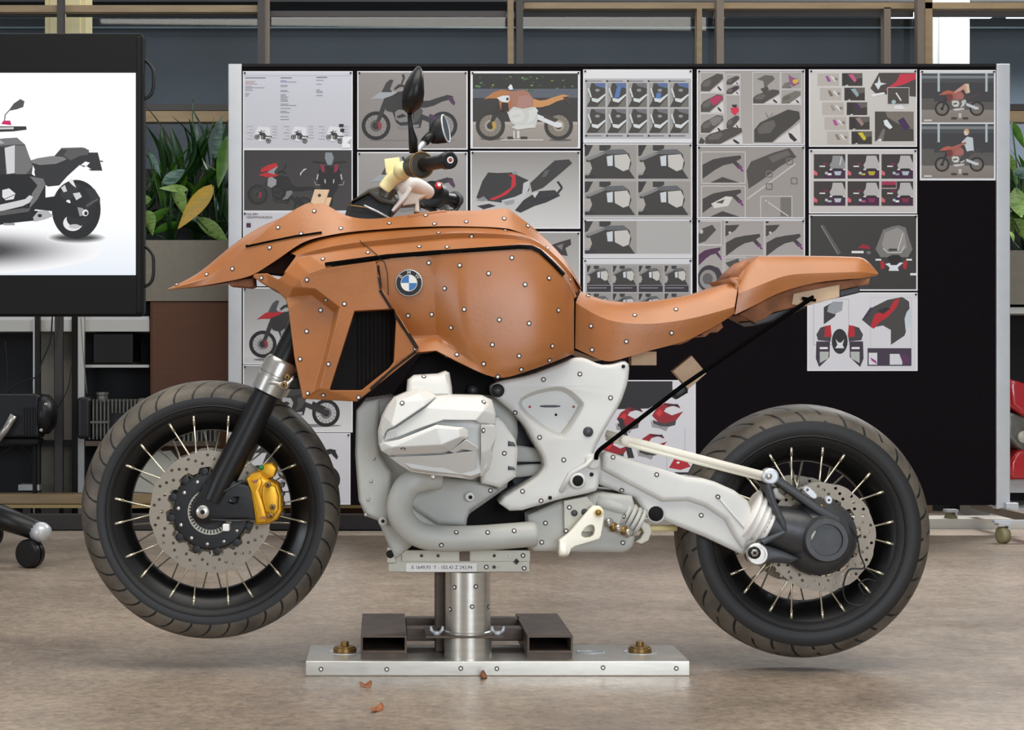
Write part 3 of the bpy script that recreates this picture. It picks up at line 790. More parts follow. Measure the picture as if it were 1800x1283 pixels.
poster(1025, 252, 1217, 384, 'sheet with four grey photos of the tank side', 1.5, C(196, 196, 198), None, f)
def f(D):
    D.rect(1027, 388, 1215, 446, C(170, 169, 168)); thumb_tank(D, 1028, 389, 91, 57)
poster(1025, 385, 1217, 454, 'half empty sheet with a single grey photo of the tank side', 1.5, C(206, 207, 210), None, f)
def f(D):
    D.rect(1029, 464, 1214, 545, C(160, 158, 158))
    for r in range(2):
        for k in range(4):
            thumb_tank(D, 1032 + k * 45.5, 467 + r * 49, 42, 34); D.rect(1032 + k * 45.5, 502 + r * 49, 1074 + k * 45.5, 513 + r * 49, C(40, 32, 44)); D.line([(1034 + k * 45.5, 506 + r * 49), (1066 + k * 45.5, 506 + r * 49)], .8, LGT)
poster(1025, 455, 1217, 548, 'sheet with a row of four captioned tank photos just above the seat', 2, C(206, 208, 214), None, f)
# ---- column 5
def seatpic(D, x0, y0, w, h, c=C(70, 66, 62), acc=None):
    q = lambda p: [(x0 + a * w, y0 + b * h) for a, b in p]
    D.poly(q([(.4, 1), (.98, .42), (1, 1)]), C(206, 204, 204))
    D.poly(q([(.0, .98), (.0, .62), (.12, .42), (.3, .3), (.5, .18), (.72, .04), (.96, .1), (.98, .3), (.8, .52), (.55, .78), (.38, .98)]), c)
    D.poly(q([(.06, .6), (.2, .42), (.42, .34), (.46, .5), (.34, .72), (.1, .74)]), C(96, 92, 88))
    D.poly(q([(.72, .7), (.8, .74), (.92, .92), (.86, .97), (.76, .86)]), C(34, 28, 40))
    if acc: D.poly(q([(.36, .3), (.7, .1), (.96, .14), (.86, .4), (.6, .62), (.48, .58), (.46, .44)]), acc)
def f(D):
    x0, y0 = 1227, 125
    for k, acc in enumerate((None, C(172, 40, 84), C(120, 118, 116))): D.frame(1231, 127 + k * 36.5, 1273, 162 + k * 36.5, .9, C(214, 214, 216)); seatpic(D, 1232, 128 + k * 36.5, 40, 33, acc=acc)
    D.frame(1276, 131, 1301, 166, .9, C(214, 214, 216)); seatpic(D, 1277, 133, 23, 16); seatpic(D, 1277, 150, 23, 16, acc=PUR)
    D.frame(1276, 167, 1301, 226, .9, C(214, 214, 216)); seatpic(D, 1277, 202, 23, 24); D.poly([(1284, 190), (1297, 188), (1299, 195), (1292, 203), (1286, 198)], C(206, 38, 66)); D.poly([(1286, 184), (1296, 184), (1294, 189), (1288, 188)], BLK)
    seatpic(D, 1240, 222, 66, 32); D.poly([(1228, 252), (1232, 241), (1240, 248), (1236, 253)], G(60))
    D.frame(1323, 127, 1371, 183, .9, C(220, 220, 222)); seatpic(D, 1324, 156, 47, 26); D.poly([(1331, 139), (1345, 132), (1358, 133), (1362, 139), (1352, 147), (1344, 156), (1342, 142)], C(92, 90, 86)); D.poly([(1337, 156), (1349, 152), (1352, 158), (1342, 163)], C(66, 62, 58))
    D.frame(1373, 127, 1409, 156, .9, C(220, 220, 222)); D.poly([(1386, 131), (1393, 136), (1400, 138), (1405, 146), (1394, 152), (1388, 146)], C(140, 78, 120)); D.ell(1398, 143, 5, 4, C(214, 176, 50), 10); D.poly([(1374, 155), (1379, 146), (1387, 144), (1392, 155)], C(112, 108, 104))
    D.frame(1373, 158, 1409, 183, .9, C(220, 220, 222)); seatpic(D, 1374, 159, 34, 23, C(112, 108, 102))
    D.frame(1323, 184, 1409, 252, .9, C(220, 220, 222)); seatpic(D, 1326, 190, 82, 61, C(62, 59, 55)); D.line([(1346, 198), (1352, 210), (1358, 199)], .7, G(70))
poster(1225, 122, 1415, 255, 'grey sheet with many small seat sketches and a pink seat top', 2, C(160, 155, 152), C(168, 163, 160), f)
def tailpic(D, x0, y0, w, h, c=C(58, 54, 52)):
    q = lambda p: [(x0 + a * w, y0 + b * h) for a, b in p]
    D.poly(q([(0, .4), (.25, .18), (.5, .1), (.9, .02), (.92, .14), (.8, .26), (.95, .5), (.86, .58), (.72, .34), (.5, .42), (.3, .6), (0, .96)]), c); D.poly(q([(.88, .4), (.98, .66), (.93, .68), (.84, .46)]), C(120, 40, 120))
def f(D):
    for k in range(2):
        D.frame(1233, 267 + k * 60, 1310, 322 + k * 60, 1, C(214, 212, 210)); tailpic(D, 1235, 272 + k * 60, 74, 44); D.poly([(1248, 321 + k * 60), (1270, 311 + k * 60), (1300, 321 + k * 60)], C(60, 56, 54))
        if k: D.poly([(1250, 358), (1276, 345), (1288, 346), (1280, 362), (1256, 366)], C(206, 204, 200)); D.poly([(1258, 356), (1274, 350), (1270, 358)], C(70, 68, 66))
    D.poly([(1312, 300), (1320, 284), (1360, 268), (1388, 260), (1400, 276), (1372, 292), (1340, 316), (1316, 332)], C(72, 68, 66)); D.poly([(1350, 276), (1384, 264), (1390, 272), (1358, 286)], C(98, 94, 90))
    D.line([(1313, 350), (1398, 288)], 2.4, C(192, 190, 188))
    for cx, cy in ((1352, 306), (1388, 284), (1396, 318), (1352, 328)): D.frame(cx - 5, cy - 5, cx + 5, cy + 5, 2, C(110, 106, 102))
    D.frame(1337, 345, 1392, 383, 1, C(214, 212, 210)); D.rect(1372, 347, 1391, 380, C(112, 108, 104)); D.line([(1345, 352), (1386, 380)], 1.6, C(206, 204, 200)); D.rect(1344, 354, 1350, 370, C(150, 146, 142))
poster(1225, 256, 1415, 384, 'grey sheet with exploded views of the rear frame', 2, C(150, 145, 142), C(154, 149, 146), f)
def f(D):
    D.frame(1227, 389, 1268, 430, 1, C(206, 204, 204)); D.poly([(1228, 412), (1234, 402), (1252, 395), (1259, 404), (1240, 424), (1228, 428)], C(66, 62, 58)); D.ell(1233, 407, 3, 4, LGT, 10)
    for k in range(2):
        D.frame(1274 + k * 71, 388, 1343 + k * 71, 449, 1, C(206, 204, 204)); tailpic(D, 1276 + k * 71, 410, 66, 42); D.poly([(1275 + k * 71, 396), (1300 + k * 71, 395), (1292 + k * 71, 405), (1275 + k * 71, 416)], C(62, 58, 56)); D.ell(1283 + k * 71, 409, 2.5, 2.5, LGT, 10); D.rect(1275 + k * 71, 389, 1280 + k * 71, 392, BLK)
    D.frame(1227, 431, 1271, 516, 1, C(206, 204, 204)); tailpic(D, 1228, 434, 42, 34, C(72, 30, 66))
    D.ell(1247, 490, 21, 24, C(46, 42, 46)); D.ell(1245, 491, 15, 17, C(140, 136, 136)); D.ell(1244, 490, 9, 10, C(90, 86, 86)); D.line([(1250, 470), (1262, 472), (1270, 488)], 4, C(50, 36, 56))
    D.frame(1274, 452, 1310, 486, 1, C(206, 204, 204)); D.poly([(1275, 462), (1298, 454), (1300, 462), (1284, 472)], C(70, 66, 62)); D.frame(1345, 452, 1412, 515, 1, C(206, 204, 204))
poster(1225, 385, 1415, 525, 'grey sheet with tail sketches and a rear wheel left of the pillion seat', 2, C(158, 153, 151), C(166, 162, 160), f)
# ---- column 6
def f(D):
    for k in range(5):
        x = 1437 + k * 4.2; y = 129 + k * 25.6
        D.rect(x, y, x + 38, y + 22, C(180, 174, 168)); D.poly([(x + 14, y + 5), (x + 18, y + 4), (x + 24, y + 14), (x + 18, y + 15)], (C(150, 70, 150), C(112, 106, 98), C(150, 144, 136), C(176, 64, 150), C(130, 124, 116))[k]); D.line([(x + 24, y + 5), (x + 32, y + 14)], 2.4, C(222, 224, 226)); D.ell(x + 33, y + 10, 3, 3, C(130, 126, 120), 10)
        x2 = x + 43; D.rect(x2, y - .5, x2 + 36, y + 22, C(52, 47, 44)); D.poly([(x2 + 16, y), (x2 + 36, y), (x2 + 36, y + 8), (x2 + 24, y + 10)], C(96, 90, 84)); D.poly([(x2 + 11, y + 2), (x2 + 19, y + 1), (x2 + 26, y + 12), (x2 + 22, y + 16)], (C(196, 84, 130), C(140, 166, 170), C(64, 30, 76), C(150, 124, 120), C(204, 188, 40))[k]); D.poly([(x2 + 5, y + 22), (x2 + 12, y + 18), (x2 + 10, y + 22)], C(190, 206, 208))
        D.poly([(x2 + 2, y + 2), (x2 + 9, y + 2), (x2 + 14, y + 20), (x2 + 2, y + 20)], C(42, 38, 36))
    D.poly([(1530, 155), (1545, 128), (1611, 128), (1611, 170), (1560, 166), (1540, 165)], C(70, 64, 62)); D.poly([(1558, 156), (1576, 143), (1582, 130), (1611, 129), (1611, 138), (1590, 148), (1568, 154), (1556, 159)], C(196, 48, 66))
    D.poly([(1537, 147), (1543, 145), (1545, 134), (1548, 145), (1558, 147), (1548, 150), (1544, 158)], C(214, 220, 224)); D.poly([(1530, 166), (1554, 162), (1556, 165), (1534, 170)], C(226, 228, 230))
    D.rect(1560, 154, 1598, 183, C(72, 66, 60)); D.frame(1560, 154, 1598, 183, 1, C(190, 198, 206)); D.line([(1575, 163), (1584, 177)], 2.4, C(214, 222, 224)); D.ell(1571, 179, 4, 3.4, C(160, 186, 190), 10)
    D.poly([(1572, 186), (1584, 184), (1592, 192), (1572, 192)], C(222, 222, 224))
    D.rect(1538, 196, 1606, 248, C(66, 61, 56)); D.poly([(1556, 196), (1606, 196), (1606, 228), (1590, 222), (1576, 216), (1560, 206)], C(120, 112, 104)); D.poly([(1578, 212), (1588, 206), (1600, 224), (1590, 230)], C(62, 34, 80)); D.poly([(1553, 212), (1559, 210), (1569, 224), (1564, 227), (1555, 220)], C(220, 230, 232)); D.poly([(1541, 248), (1552, 226), (1556, 228), (1552, 248)], C(112, 108, 104)); D.poly([(1540, 248), (1548, 243), (1550, 248)], C(220, 222, 224))
poster(1422, 122, 1612, 258, 'pale sheet with rows of tiny footpeg pictures and a red fairing corner', 2, C(204, 201, 198), C(196, 192, 187), f)
def screenpic(D, x0, y0, w, h, v):
    D.rect(x0, y0, x0 + w, y0 + h, C(52, 46, 44)); D.clip = (x0, y0, x0 + w, y0 + h)
    q = lambda p: [(x0 + a * w, y0 + b * h) for a, b in p]
    D.poly(q([(.48, .62), (1, .62), (1, 1), (.3, 1)]), C(58, 24, 58))
    D.poly(q([(.6, .06), (.9, .06), (.97, .3), (1.04, .45), (.98, .6), (.54, .6), (.5, .44), (.57, .3)]), C(178, 176, 176) if v else C(140, 140, 142))
    if not v: D.line(q([(.88, .12), (.82, .44)]), 1.8, C(206, 208, 208))
    D.poly(q([(.62, .58), (.88, .58), (.86, .68), (.64, .68)]), C(38, 30, 34))
    D.poly(q([(.64, .7), (.88, .7), (.84, .86), (.68, .86)]), (C(176, 190, 200), C(178, 166, 30), C(170, 186, 192), C(176, 190, 198), C(130, 30, 80), C(130, 34, 50))[v])
    D.rect(x0 + w * .18, y0 + h * .47, x0 + w * .36, y0 + h * .52, C(226, 224, 224)); D.poly(q([(.26, .4), (.34, .34), (.44, .38), (.44, .46)]), C(110, 30, 74)); D.rect(x0 + w * .44, y0 + h * .78, x0 + w * .56, y0 + h * .86, (C(230, 230, 230), C(180, 170, 40), C(140, 150, 158), C(170, 184, 176), C(176, 84, 110), C(230, 230, 230))[v])
    D.ell(x0 + w * .4, y0 + h * .77, w * .05, h * .06, C(176, 190, 188), 10); D.poly(q([(0, .64), (.12, .76), (.1, .88), (0, .84)]), C(206, 96, 110)); D.rect(x0 + w * .5, y0 + h * .6, x0 + w * .58, y0 + h * .65, C(228, 226, 226)); D.rect(x0 + w * .93, y0 + h * .6, x0 + w, y0 + h * .65, C(228, 226, 226))
    D.clip = None
def f(D):
    for r in range(2):
        for k in range(3): screenpic(D, 1430.5 + k * 59.5, 271 + r * 47.5, 55.5, 43, r * 3 + k)
    D.rect(1549, 318, 1576, 332, C(170, 150, 150)); D.rect(1550, 319, 1575, 325, C(160, 36, 76)); D.rect(1550, 325, 1575, 330, C(50, 36, 40))
poster(1422, 262, 1612, 375, 'pale sheet with six dark windscreen pictures in two rows', 2, C(200, 197, 196), C(196, 192, 190), f)
def f(D):
    D.poly([(1568, 398), (1580, 396), (1592, 400), (1598, 420), (1604, 438), (1596, 452), (1548, 452), (1539, 438), (1546, 420), (1552, 404)], C(116, 114, 112)); D.poly([(1556, 408), (1578, 400), (1590, 408), (1594, 436), (1580, 444), (1556, 440), (1550, 430)], C(146, 143, 140))
    D.line([(1587, 410), (1578, 440)], 1.6, C(200, 200, 200)); D.line([(1552, 436), (1560, 444), (1584, 444), (1590, 432)], 1.6, C(196, 196, 194)); D.rect(1562, 437, 1577, 441, C(56, 50, 50))
    D.poly([(1560, 452), (1568, 448), (1580, 448), (1586, 454), (1582, 464), (1564, 464)], C(30, 26, 28)); D.poly([(1556, 464), (1564, 462), (1566, 466), (1576, 466), (1582, 461), (1588, 462), (1578, 470), (1580, 476), (1562, 476), (1564, 470)], C(214, 220, 226))
    for sx in (-1, 1): D.rect(1571 + sx * 27 - 5, 455, 1571 + sx * 27 + 5, 458, C(230, 230, 230)); D.poly([(1571 + sx * 18, 458), (1571 + sx * 24, 460), (1571 + sx * 22, 474), (1571 + sx * 15, 470)], C(170, 26, 36))
    D.line([(1445, 396), (1476, 446)], 6, C(86, 84, 84)); D.line([(1443, 396), (1473, 447)], 1, C(150, 150, 150)); D.rect(1497, 441, 1518, 445, C(226, 226, 226)); D.poly([(1508, 436), (1516, 429), (1528, 432), (1530, 438)], C(150, 24, 44)); D.rect(1600, 480, 1611, 484, C(230, 230, 230)); D.ell(1527, 444, 4, 3, C(110, 108, 106), 10)
poster(1422, 377, 1613, 511, 'dark sheet with a grey windscreen seen from the front above the tail', 2.4, C(54, 51, 49), C(50, 47, 46), f)
def f(D):
    D.frame(1430, 526, 1492, 606, .7, C(150, 146, 160)); D.frame(1530, 523, 1602, 640, .7, C(186, 184, 190))
    D.poly([(1448, 540), (1466, 530), (1472, 534), (1468, 556), (1448, 570)], C(50, 46, 52)); D.poly([(1456, 538), (1464, 530), (1482, 530), (1480, 546), (1466, 552), (1454, 548)], C(150, 154, 160))
    D.poly([(1515, 562), (1534, 540), (1560, 527), (1586, 522), (1598, 530), (1600, 560), (1590, 590), (1566, 606), (1566, 580), (1552, 572), (1532, 576)], C(66, 62, 62)); D.poly([(1530, 574), (1538, 552), (1562, 544), (1572, 528), (1582, 524), (1576, 540), (1562, 556), (1546, 566), (1536, 578)], C(182, 28, 40)); D.poly([(1594, 548), (1601, 540), (1601, 570), (1592, 582), (1590, 560)], C(196, 206, 214)); D.poly([(1515, 562), (1530, 540), (1536, 542), (1522, 560)], C(60, 46, 70)); D.poly([(1542, 546), (1556, 540), (1566, 542), (1552, 552)], C(40, 36, 38))
    D.ell(1476, 600, 14, 22, C(34, 30, 32)); D.poly([(1469, 596), (1474, 602), (1479, 602), (1484, 596), (1481, 606), (1484, 612), (1468, 612), (1472, 606)], C(214, 218, 222))
    for sx in (-1, 1):
        c = 1476
        D.poly([(c + sx * 15, 590), (c + sx * 22, 572), (c + sx * 34, 576), (c + sx * 41, 588), (c + sx * 38, 598), (c + sx * 16, 600)], C(60, 57, 60)); D.poly([(c + sx * 14, 592), (c + sx * 16, 571), (c + sx * 26, 574), (c + sx * 27, 592)], C(176, 24, 38))
        D.poly([(c + sx * 17, 600), (c + sx * 41, 600), (c + sx * 42, 630), (c + sx * 36, 645), (c + sx * 18, 628)], C(52, 42, 56)); D.poly([(c + sx * 19, 618), (c + sx * 35, 618), (c + sx * 35, 638), (c + sx * 20, 630)], C(176, 180, 176)); D.rect(c + sx * 28 - 7, 610, c + sx * 28 + 7, 613.5, C(230, 230, 232))
    D.rect(1525, 612, 1602, 643, C(60, 48, 66)); D.rect(1527, 620, 1542, 641, C(216, 216, 220)); D.poly([(1530, 628), (1540, 634), (1542, 640), (1532, 634)], C(150, 60, 150)); D.rect(1564, 622, 1586, 641, C(210, 212, 216)); D.poly([(1580, 620), (1598, 626), (1600, 641), (1588, 641)], C(84, 46, 84))
poster(1419, 514, 1613, 652, 'white sheet with red and black fairing halves under the tail', 2, C(214, 213, 218), C(210, 210, 216), f)
# ---- column 7 and low sheet
def f(D):
    def scene(y0, y1, rider):
        x0, x1 = 1620, 1747
        D.clip = (x0, y0, x1, y1)
        D.rect(x0, y0, x1, y1, C(66, 70, 74), C(96, 92, 88)); D.rect(x0, y0 + 4, x1, y0 + 9, C(120, 126, 132)); D.rect(x0, y0 + 16, x1, y0 + 50, C(58, 58, 62)); D.rect(x0, y1 - 22, x1, y1, C(136, 128, 122), C(128, 120, 114))
        for xx in (1650, 1734): D.rect(xx - 2, y0, xx + 2, y0 + 32, C(170, 186, 192))
        D.rect(x0, y0 + 44, x0 + 22, y1 - 22, C(88, 84, 80))
        q = pal(tire=C(40, 37, 36), hole=C(110, 104, 100), spoke=C(140, 132, 120), disc=C(120, 114, 108), beak=C(176, 96, 74), tank=C(160, 90, 80), shroud=C(110, 56, 56), side=C(164, 102, 96), seat=C(70, 62, 62), tail=C(60, 56, 58), engine=C(200, 202, 200), plate=C(186, 192, 196), frame=C(100, 92, 88), arm=C(196, 202, 206), fork=C(50, 44, 42))
        bike(D, aff(1656, y1 - 24, 61, 61), q, shield=False, bars=False, det=0)
        if rider:
            D.poly([(1690, y0 + 32), (1700, y0 + 22), (1710, y0 + 24), (1712, y0 + 48), (1700, y0 + 50), (1696, y0 + 38)], C(190, 200, 206)); D.ell(1699, y0 + 14, 5, 6, C(196, 156, 110), 14); D.ell(1698, y0 + 16, 3.6, 4, C(206, 200, 196), 12); D.line([(1698, y0 + 33), (1674, y0 + 42)], 4, C(160, 96, 84)); D.poly([(1700, y0 + 48), (1712, y0 + 46), (1704, y0 + 58), (1690, y0 + 66), (1686, y0 + 62)], C(70, 66, 70))
        else:
            D.poly([(1680, y0 + 30), (1696, y0 + 18), (1703, y0 + 20), (1704, y0 + 34), (1698, y0 + 36), (1694, y0 + 28), (1676, y0 + 36)], C(196, 150, 136)); D.poly([(1697, y0 + 18), (1703, y0 + 18), (1705, y0 + 34), (1700, y0 + 34)], C(206, 190, 160))
        D.rect(1685, y1 - 16, 1690, y1 - 8, C(190, 186, 180)); D.rect(1672, y1 - 9, 1682, y1 - 5, C(66, 58, 52)); D.rect(1692, y1 - 9, 1702, y1 - 5, C(66, 58, 52)); D.rect(x0 + 4, y1 - 5, x0 + 18, y1 - 2, C(200, 198, 196))
        D.clip = None
    scene(129, 215, False); scene(218, 313, True)
poster(1617, 123, 1750, 317, 'sheet with two photos of a rider on a clay motorcycle at the right edge', 2.4, C(206, 208, 212), None, f)
def f(D):
    def fair(x, y, s, m=1):
        q = lambda p: [(x + a * s * m, y + b * s) for a, b in p]
        D.poly(q([(0, .45), (.15, .2), (.45, .0), (.9, .06), (1.0, .2), (.75, .1), (.5, .18), (.42, .3), (.7, .44), (1.1, .3), (.85, .62), (.5, .72), (.2, .66)]), C(150, 26, 40))
        D.poly(q([(.02, .6), (.2, .66), (.5, .72), (.85, .6), (.82, .78), (.6, .84), (.3, .82), (.05, .74)]), C(66, 60, 64)); D.poly(q([(-.05, .6), (.04, .72), (.3, .82), (.58, .84), (.5, 1.0), (.25, .9), (0, .86)]), C(150, 150, 152)); D.poly(q([(.12, .36), (.3, .22), (.38, .34), (.26, .5)]), C(206, 44, 44)); D.poly(q([(.4, .05), (.9, .04), (1.0, .16), (.86, .12), (.5, .1)]), C(40, 28, 40))
    D.poly([(1010, 668), (1182, 668), (1182, 694), (1160, 706), (1140, 718), (1010, 721)], C(30, 26, 30))
    fair(1146, 708, 50); fair(1084, 716, 46); fair(1122, 762, 46); fair(1058, 768, 46); D.poly([(1176, 822), (1186, 805), (1200, 800), (1208, 812), (1214, 820), (1196, 826)], C(180, 28, 44)); D.ell(1192, 813, 3, 2, WHT, 8)
    D.poly([(1184, 690), (1206, 676), (1210, 686), (1188, 702), (1180, 698)], C(52, 50, 54)); D.poly([(1086, 735), (1095, 735), (1115, 805), (1104, 805)], C(40, 36, 42)); D.line([(1204, 752), (1204, 790), (1172, 800), (1172, 830)], .7, C(170, 168, 176)); D.poly([(1186, 830), (1214, 830), (1214, 836), (1190, 836)], C(40, 30, 44))
poster(1010, 668, 1223, 836, 'white sheet with red and grey fairing sketches behind the rear suspension strut', 2, C(214, 214, 220), None, f)
# ================================================================== MOTORCYCLE
BK = empty('motorcycle', (P(890, 0, 0).x, 0, 0), 'orange clay motorcycle design model with white foam engine held up on a stand', 'motorcycle')
def bk(name, vf, m, **k): return mk(name, vf, m, BK, **k)

# ---------------------------------------------------------------- wheels
def wheel(name, cpx, cpy, Rt, hw, rim, steer, tmat, disc_r, disc_y, tag_label):
    c = P(cpx, cpy, 0)
    k = hw / .060
    rp = []
    h = hw * .80
    prof_rim = [(-h, rim + .010), (-h + .004, rim + .012), (-h + .008, rim - .002), (-h * .55, rim - .010), (-h * .3, rim - .026), (0, rim - .030), (h * .3, rim - .026), (h * .55, rim - .010), (h - .008, rim - .002), (h - .004, rim + .012), (h, rim + .010),
                (h - .002, rim + .003), (h * .75, rim - .014), (h * .6, rim - .022), (h * .3, rim - .036), (0, rim - .040), (-h * .3, rim - .036), (-h * .6, rim - .022), (-h * .75, rim - .014), (-h + .002, rim + .003)]
    w = mk(name, lathe(prof_rim, (0, 0, 0), (0, 1, 0), 72, close=True), 'rim_black', BK, local=True, sharp=40)
    w.location = c - W[BK]; w.rotation_euler = (0, 0, steer); W[w] = c
    w['label'] = tag_label
    r0, r1 = rim + .004, Rt
    d = r1 - r0
    half = [(-hw * .76, r0), (-hw * .90, r0 + d * .14), (-hw * .985, r0 + d * .32), (-hw, r0 + d * .45), (-hw * .955, r0 + d * .60), (-hw * .85, r0 + d * .74), (-hw * .68, r0 + d * .86), (-hw * .46, r0 + d * .94), (-hw * .22, r0 + d * .985), (0, r1)]
    prof = half + [(-a, r) for a, r in reversed(half[:-1])]
    mk('tire', lathe(prof, (0, 0, 0), (0, 1, 0), 96, close=True), tmat, w, local=True)
    # sidewall rib rings
    mk('bead_ring', lathe([(-hw * .93, r0 + d * .20), (-hw * .95, r0 + d * .22), (-hw * .96, r0 + d * .25), (-hw * .93, r0 + d * .24)], (0, 0, 0), (0, 1, 0), 96, close=True), 'black_plastic', w, local=True)
    for sg in (-1, 1):
        mk('rim_highlight', tube([((rim + .011) * math.cos(2 * math.pi * k / 72), sg * (h + .0005), (rim + .011) * math.sin(2 * math.pi * k / 72)) for k in range(72)], .0016, 6, closed=True), 'gunmetal', w, local=True)  # lighter ring added in place of the highlight along the rim edge
    # spokes
    protos = {}
    for side in (-1, 1):
        for lean in (-1, 1):
            a0 = R(26) * lean
            p0 = Vector((.052 * math.cos(a0), side * .030, .052 * math.sin(a0))); p1 = Vector((rim + .002, side * (h - .004), 0))
            d_ = (p1 - p0); nip = p0 + d_ * .88
            vf = join(tube([p0, nip], .0025, 6), tube([nip, p1], .0036, 6))
            protos[(side, lean)] = vf
    for (side, lean), vf in protos.items():
        n = 10; first = None
        for i in range(n):
            ang = 2 * math.pi * (i + (.21 if lean > 0 else -.21) + (.5 if side > 0 else 0)) / n
            if first is None:
                first = mk('spoke', vf, 'spoke_metal', w, local=True); first.rotation_euler = (0, ang, 0)
            else: copy_child(first, w, (0, 0, 0), (0, ang, 0))
    # hub
    mk('hub', lathe([(-.062, .02), (-.060, .034), (-.042, .036), (-.038, .058), (-.026, .058), (-.02, .040), (.02, .040), (.026, .058), (.038, .058), (.042, .034), (.06, .02)], (0, 0, 0), (0, 1, 0), 40), 'black_plastic', w, local=True, sharp=35)
    # brake disc: drilled ring with scalloped inner edge
    for yy in (disc_y if isinstance(disc_y, tuple) else (disc_y,)):
        n = 96
        outer = [((disc_r + (.0012 if k % 8 < 4 else -.0012)) * math.cos(2 * math.pi * k / n), (disc_r + (.0012 if k % 8 < 4 else -.0012)) * math.sin(2 * math.pi * k / n)) for k in range(n)]
        ri = disc_r * .735
        inner = [((ri + (.0 if k % 8 < 5 else -.011)) * math.cos(2 * math.pi * k / n), (ri + (.0 if k % 8 < 5 else -.011)) * math.sin(2 * math.pi * k / n)) for k in range(n)]
        holes = [inner]
        for k in range(54):
            a = 2 * math.pi * k / 54; rr = disc_r * (.80 + .065 * (k % 3))
            holes.append([(rr * math.cos(a) + .0042 * math.cos(q * math.pi / 4), rr * math.sin(a) + .0042 * math.sin(q * math.pi / 4)) for q in range(8)])
        V, Fc = [], []
        loops = [outer] + holes; idx = []
        for lp in loops:
            a = list(range(len(V), len(V) + len(lp))); V += [(x, yy - .0022, z) for x, z in lp]
            b = list(range(len(V), len(V) + len(lp))); V += [(x, yy + .0022, z) for x, z in lp]
            idx.append((a, b))
            for i in range(len(lp)): Fc.append((a[i], a[(i + 1) % len(lp)], b[(i + 1) % len(lp)], b[i]))
        for s_ in (0, 1):
            flat = [i for ab in idx for i in ab[s_]]
            for t in tessellate_polygon([[Vector((x, z, 0)) for x, z in lp] for lp in loops]): Fc.append(tuple(flat[i] for i in t))
        mk('brake_disc', (V, Fc), 'disc_steel', w, local=True, smooth=False)
        # black carrier with bobbins
        cv = lathe([(yy - .006, .03), (yy - .008, ri * .80), (yy - .004, ri * .86), (yy + .004, ri * .86), (yy + .006, .03)], (0, 0, 0), (0, 1, 0), 40)
        vfs = [cv]
        for k in range(12):
            a = 2 * math.pi * (k + .3) / 12
            vfs.append(lathe([(0, .010), (.010, .010), (.011, .007)], (ri * .9 * math.cos(a), yy + .004, ri * .9 * math.sin(a)), (0, -1, 0), 12))
        mk('disc_carrier', join(*vfs), 'black_plastic', w, local=True, sharp=35)
        bl = None
        for k in range(12):
            a = 2 * math.pi * (k + .8) / 12
            if bl is None: bl = mk('carrier_bolt', lathe([(0, .005), (.006, .005), (.007, .003)], (0, 0, 0), (0, -1, 0), 8), 'steel', w, local=True); q = bl
            else: q = copy_child(bl, w)
            q.location = (ri * .72 * math.cos(a), yy - .0065, ri * .72 * math.sin(a))
    return w
FW = wheel('front_wheel', 372, 895, .331, .060, .243, R(4), 'tire_front', .154, (-.066, .066), 'front wheel with black rim, bright spokes and drilled discs')
RW = wheel('rear_wheel', 1408, 932.5, .3245, .086, .218, 0, 'tire_rear', .138, (.062,), 'wide rear wheel with black rim and bright spokes')
# the near-side rear disc (the one seen behind the final drive)
for o in list(RW.children):
    if o.name.startswith('brake_disc'):
        c = copy_child(o, RW); c.location = (.035, -.126, -.01)
# ABS tone ring and axle on the front wheel
vfs = [lathe([(-.0785, .046), (-.0785, .058), (-.076, .058), (-.076, .046)], (0, 0, 0), (0, 1, 0), 48, close=True)]
mk('tone_ring', vfs[0], 'clamp_grey', FW, local=True, sharp=40)
tv = []
for k in range(40):
    a = 2 * math.pi * k / 40
    b = box(.047, .055, -.0797, -.0786, -.0014, .0014); M = Matrix.Rotation(a, 3, 'Y')
    tv.append(([M @ Vector(v) for v in b[0]], b[1]))
mk('tone_ring_slots', join(*tv), 'black_matte', FW, local=True, smooth=False)

# ---------------------------------------------------------------- fork
YF = -.105
A = lambda x, y, Y=YF: P(x, y, Y)
fork_pts = [A(374, 880), A(392, 842), A(430, 768), A(468, 692)]
bk('fork_slider', tube(fork_pts, [.030, .034, .0335, .0335], 24), 'black_plastic', sharp=50)
bk('fork_slider', tube([Vector((p.x, -YF, p.z)) for p in fork_pts], [.030, .034, .0335, .0335], 24), 'black_plastic', sharp=50)
ax = (A(505, 618) - A(468, 692)).normalized()
for sg in (1, -1):
    def B(x, y): p = A(x, y); return Vector((p.x, p.y * sg, p.z))
    axs = Vector((ax.x, ax.y * sg, ax.z))
    cl = bk('fork_clamp', lathe([(-.052, .034), (-.050, .041), (-.012, .043), (-.010, .0405), (-.004, .0405), (-.002, .043), (.030, .042), (.040, .036), (.042, .030)], B(485, 658), axs, 32), 'steel', sharp=30)
    bk('fork_stanchion', tube([B(486, 656), B(500, 628), B(530, 570), B(570, 492)], .031, 20), 'black_plastic', sharp=50)
    if sg == 1:
        mk('clamp_lug', plate([(470, 668), (492, 672), (506, 667), (516, 660), (517, 668), (509, 676), (505, 684), (495, 684), (484, 677), (472, 676)], bev(.08, .150, .004)), 'steel', cl)
        for (x, y) in ((505, 663), (499, 676)):
            mk('bolt', disc(x, y, .154, .008, .012), 'brass', cl); mk('bolt_recess', disc(x, y, .155, .0035, .004, 6), 'black_matte', cl)
        bk('lower_yoke', pbox(500, 545, 660, 684, -.10, .10), 'engine_black', bevel=.006)
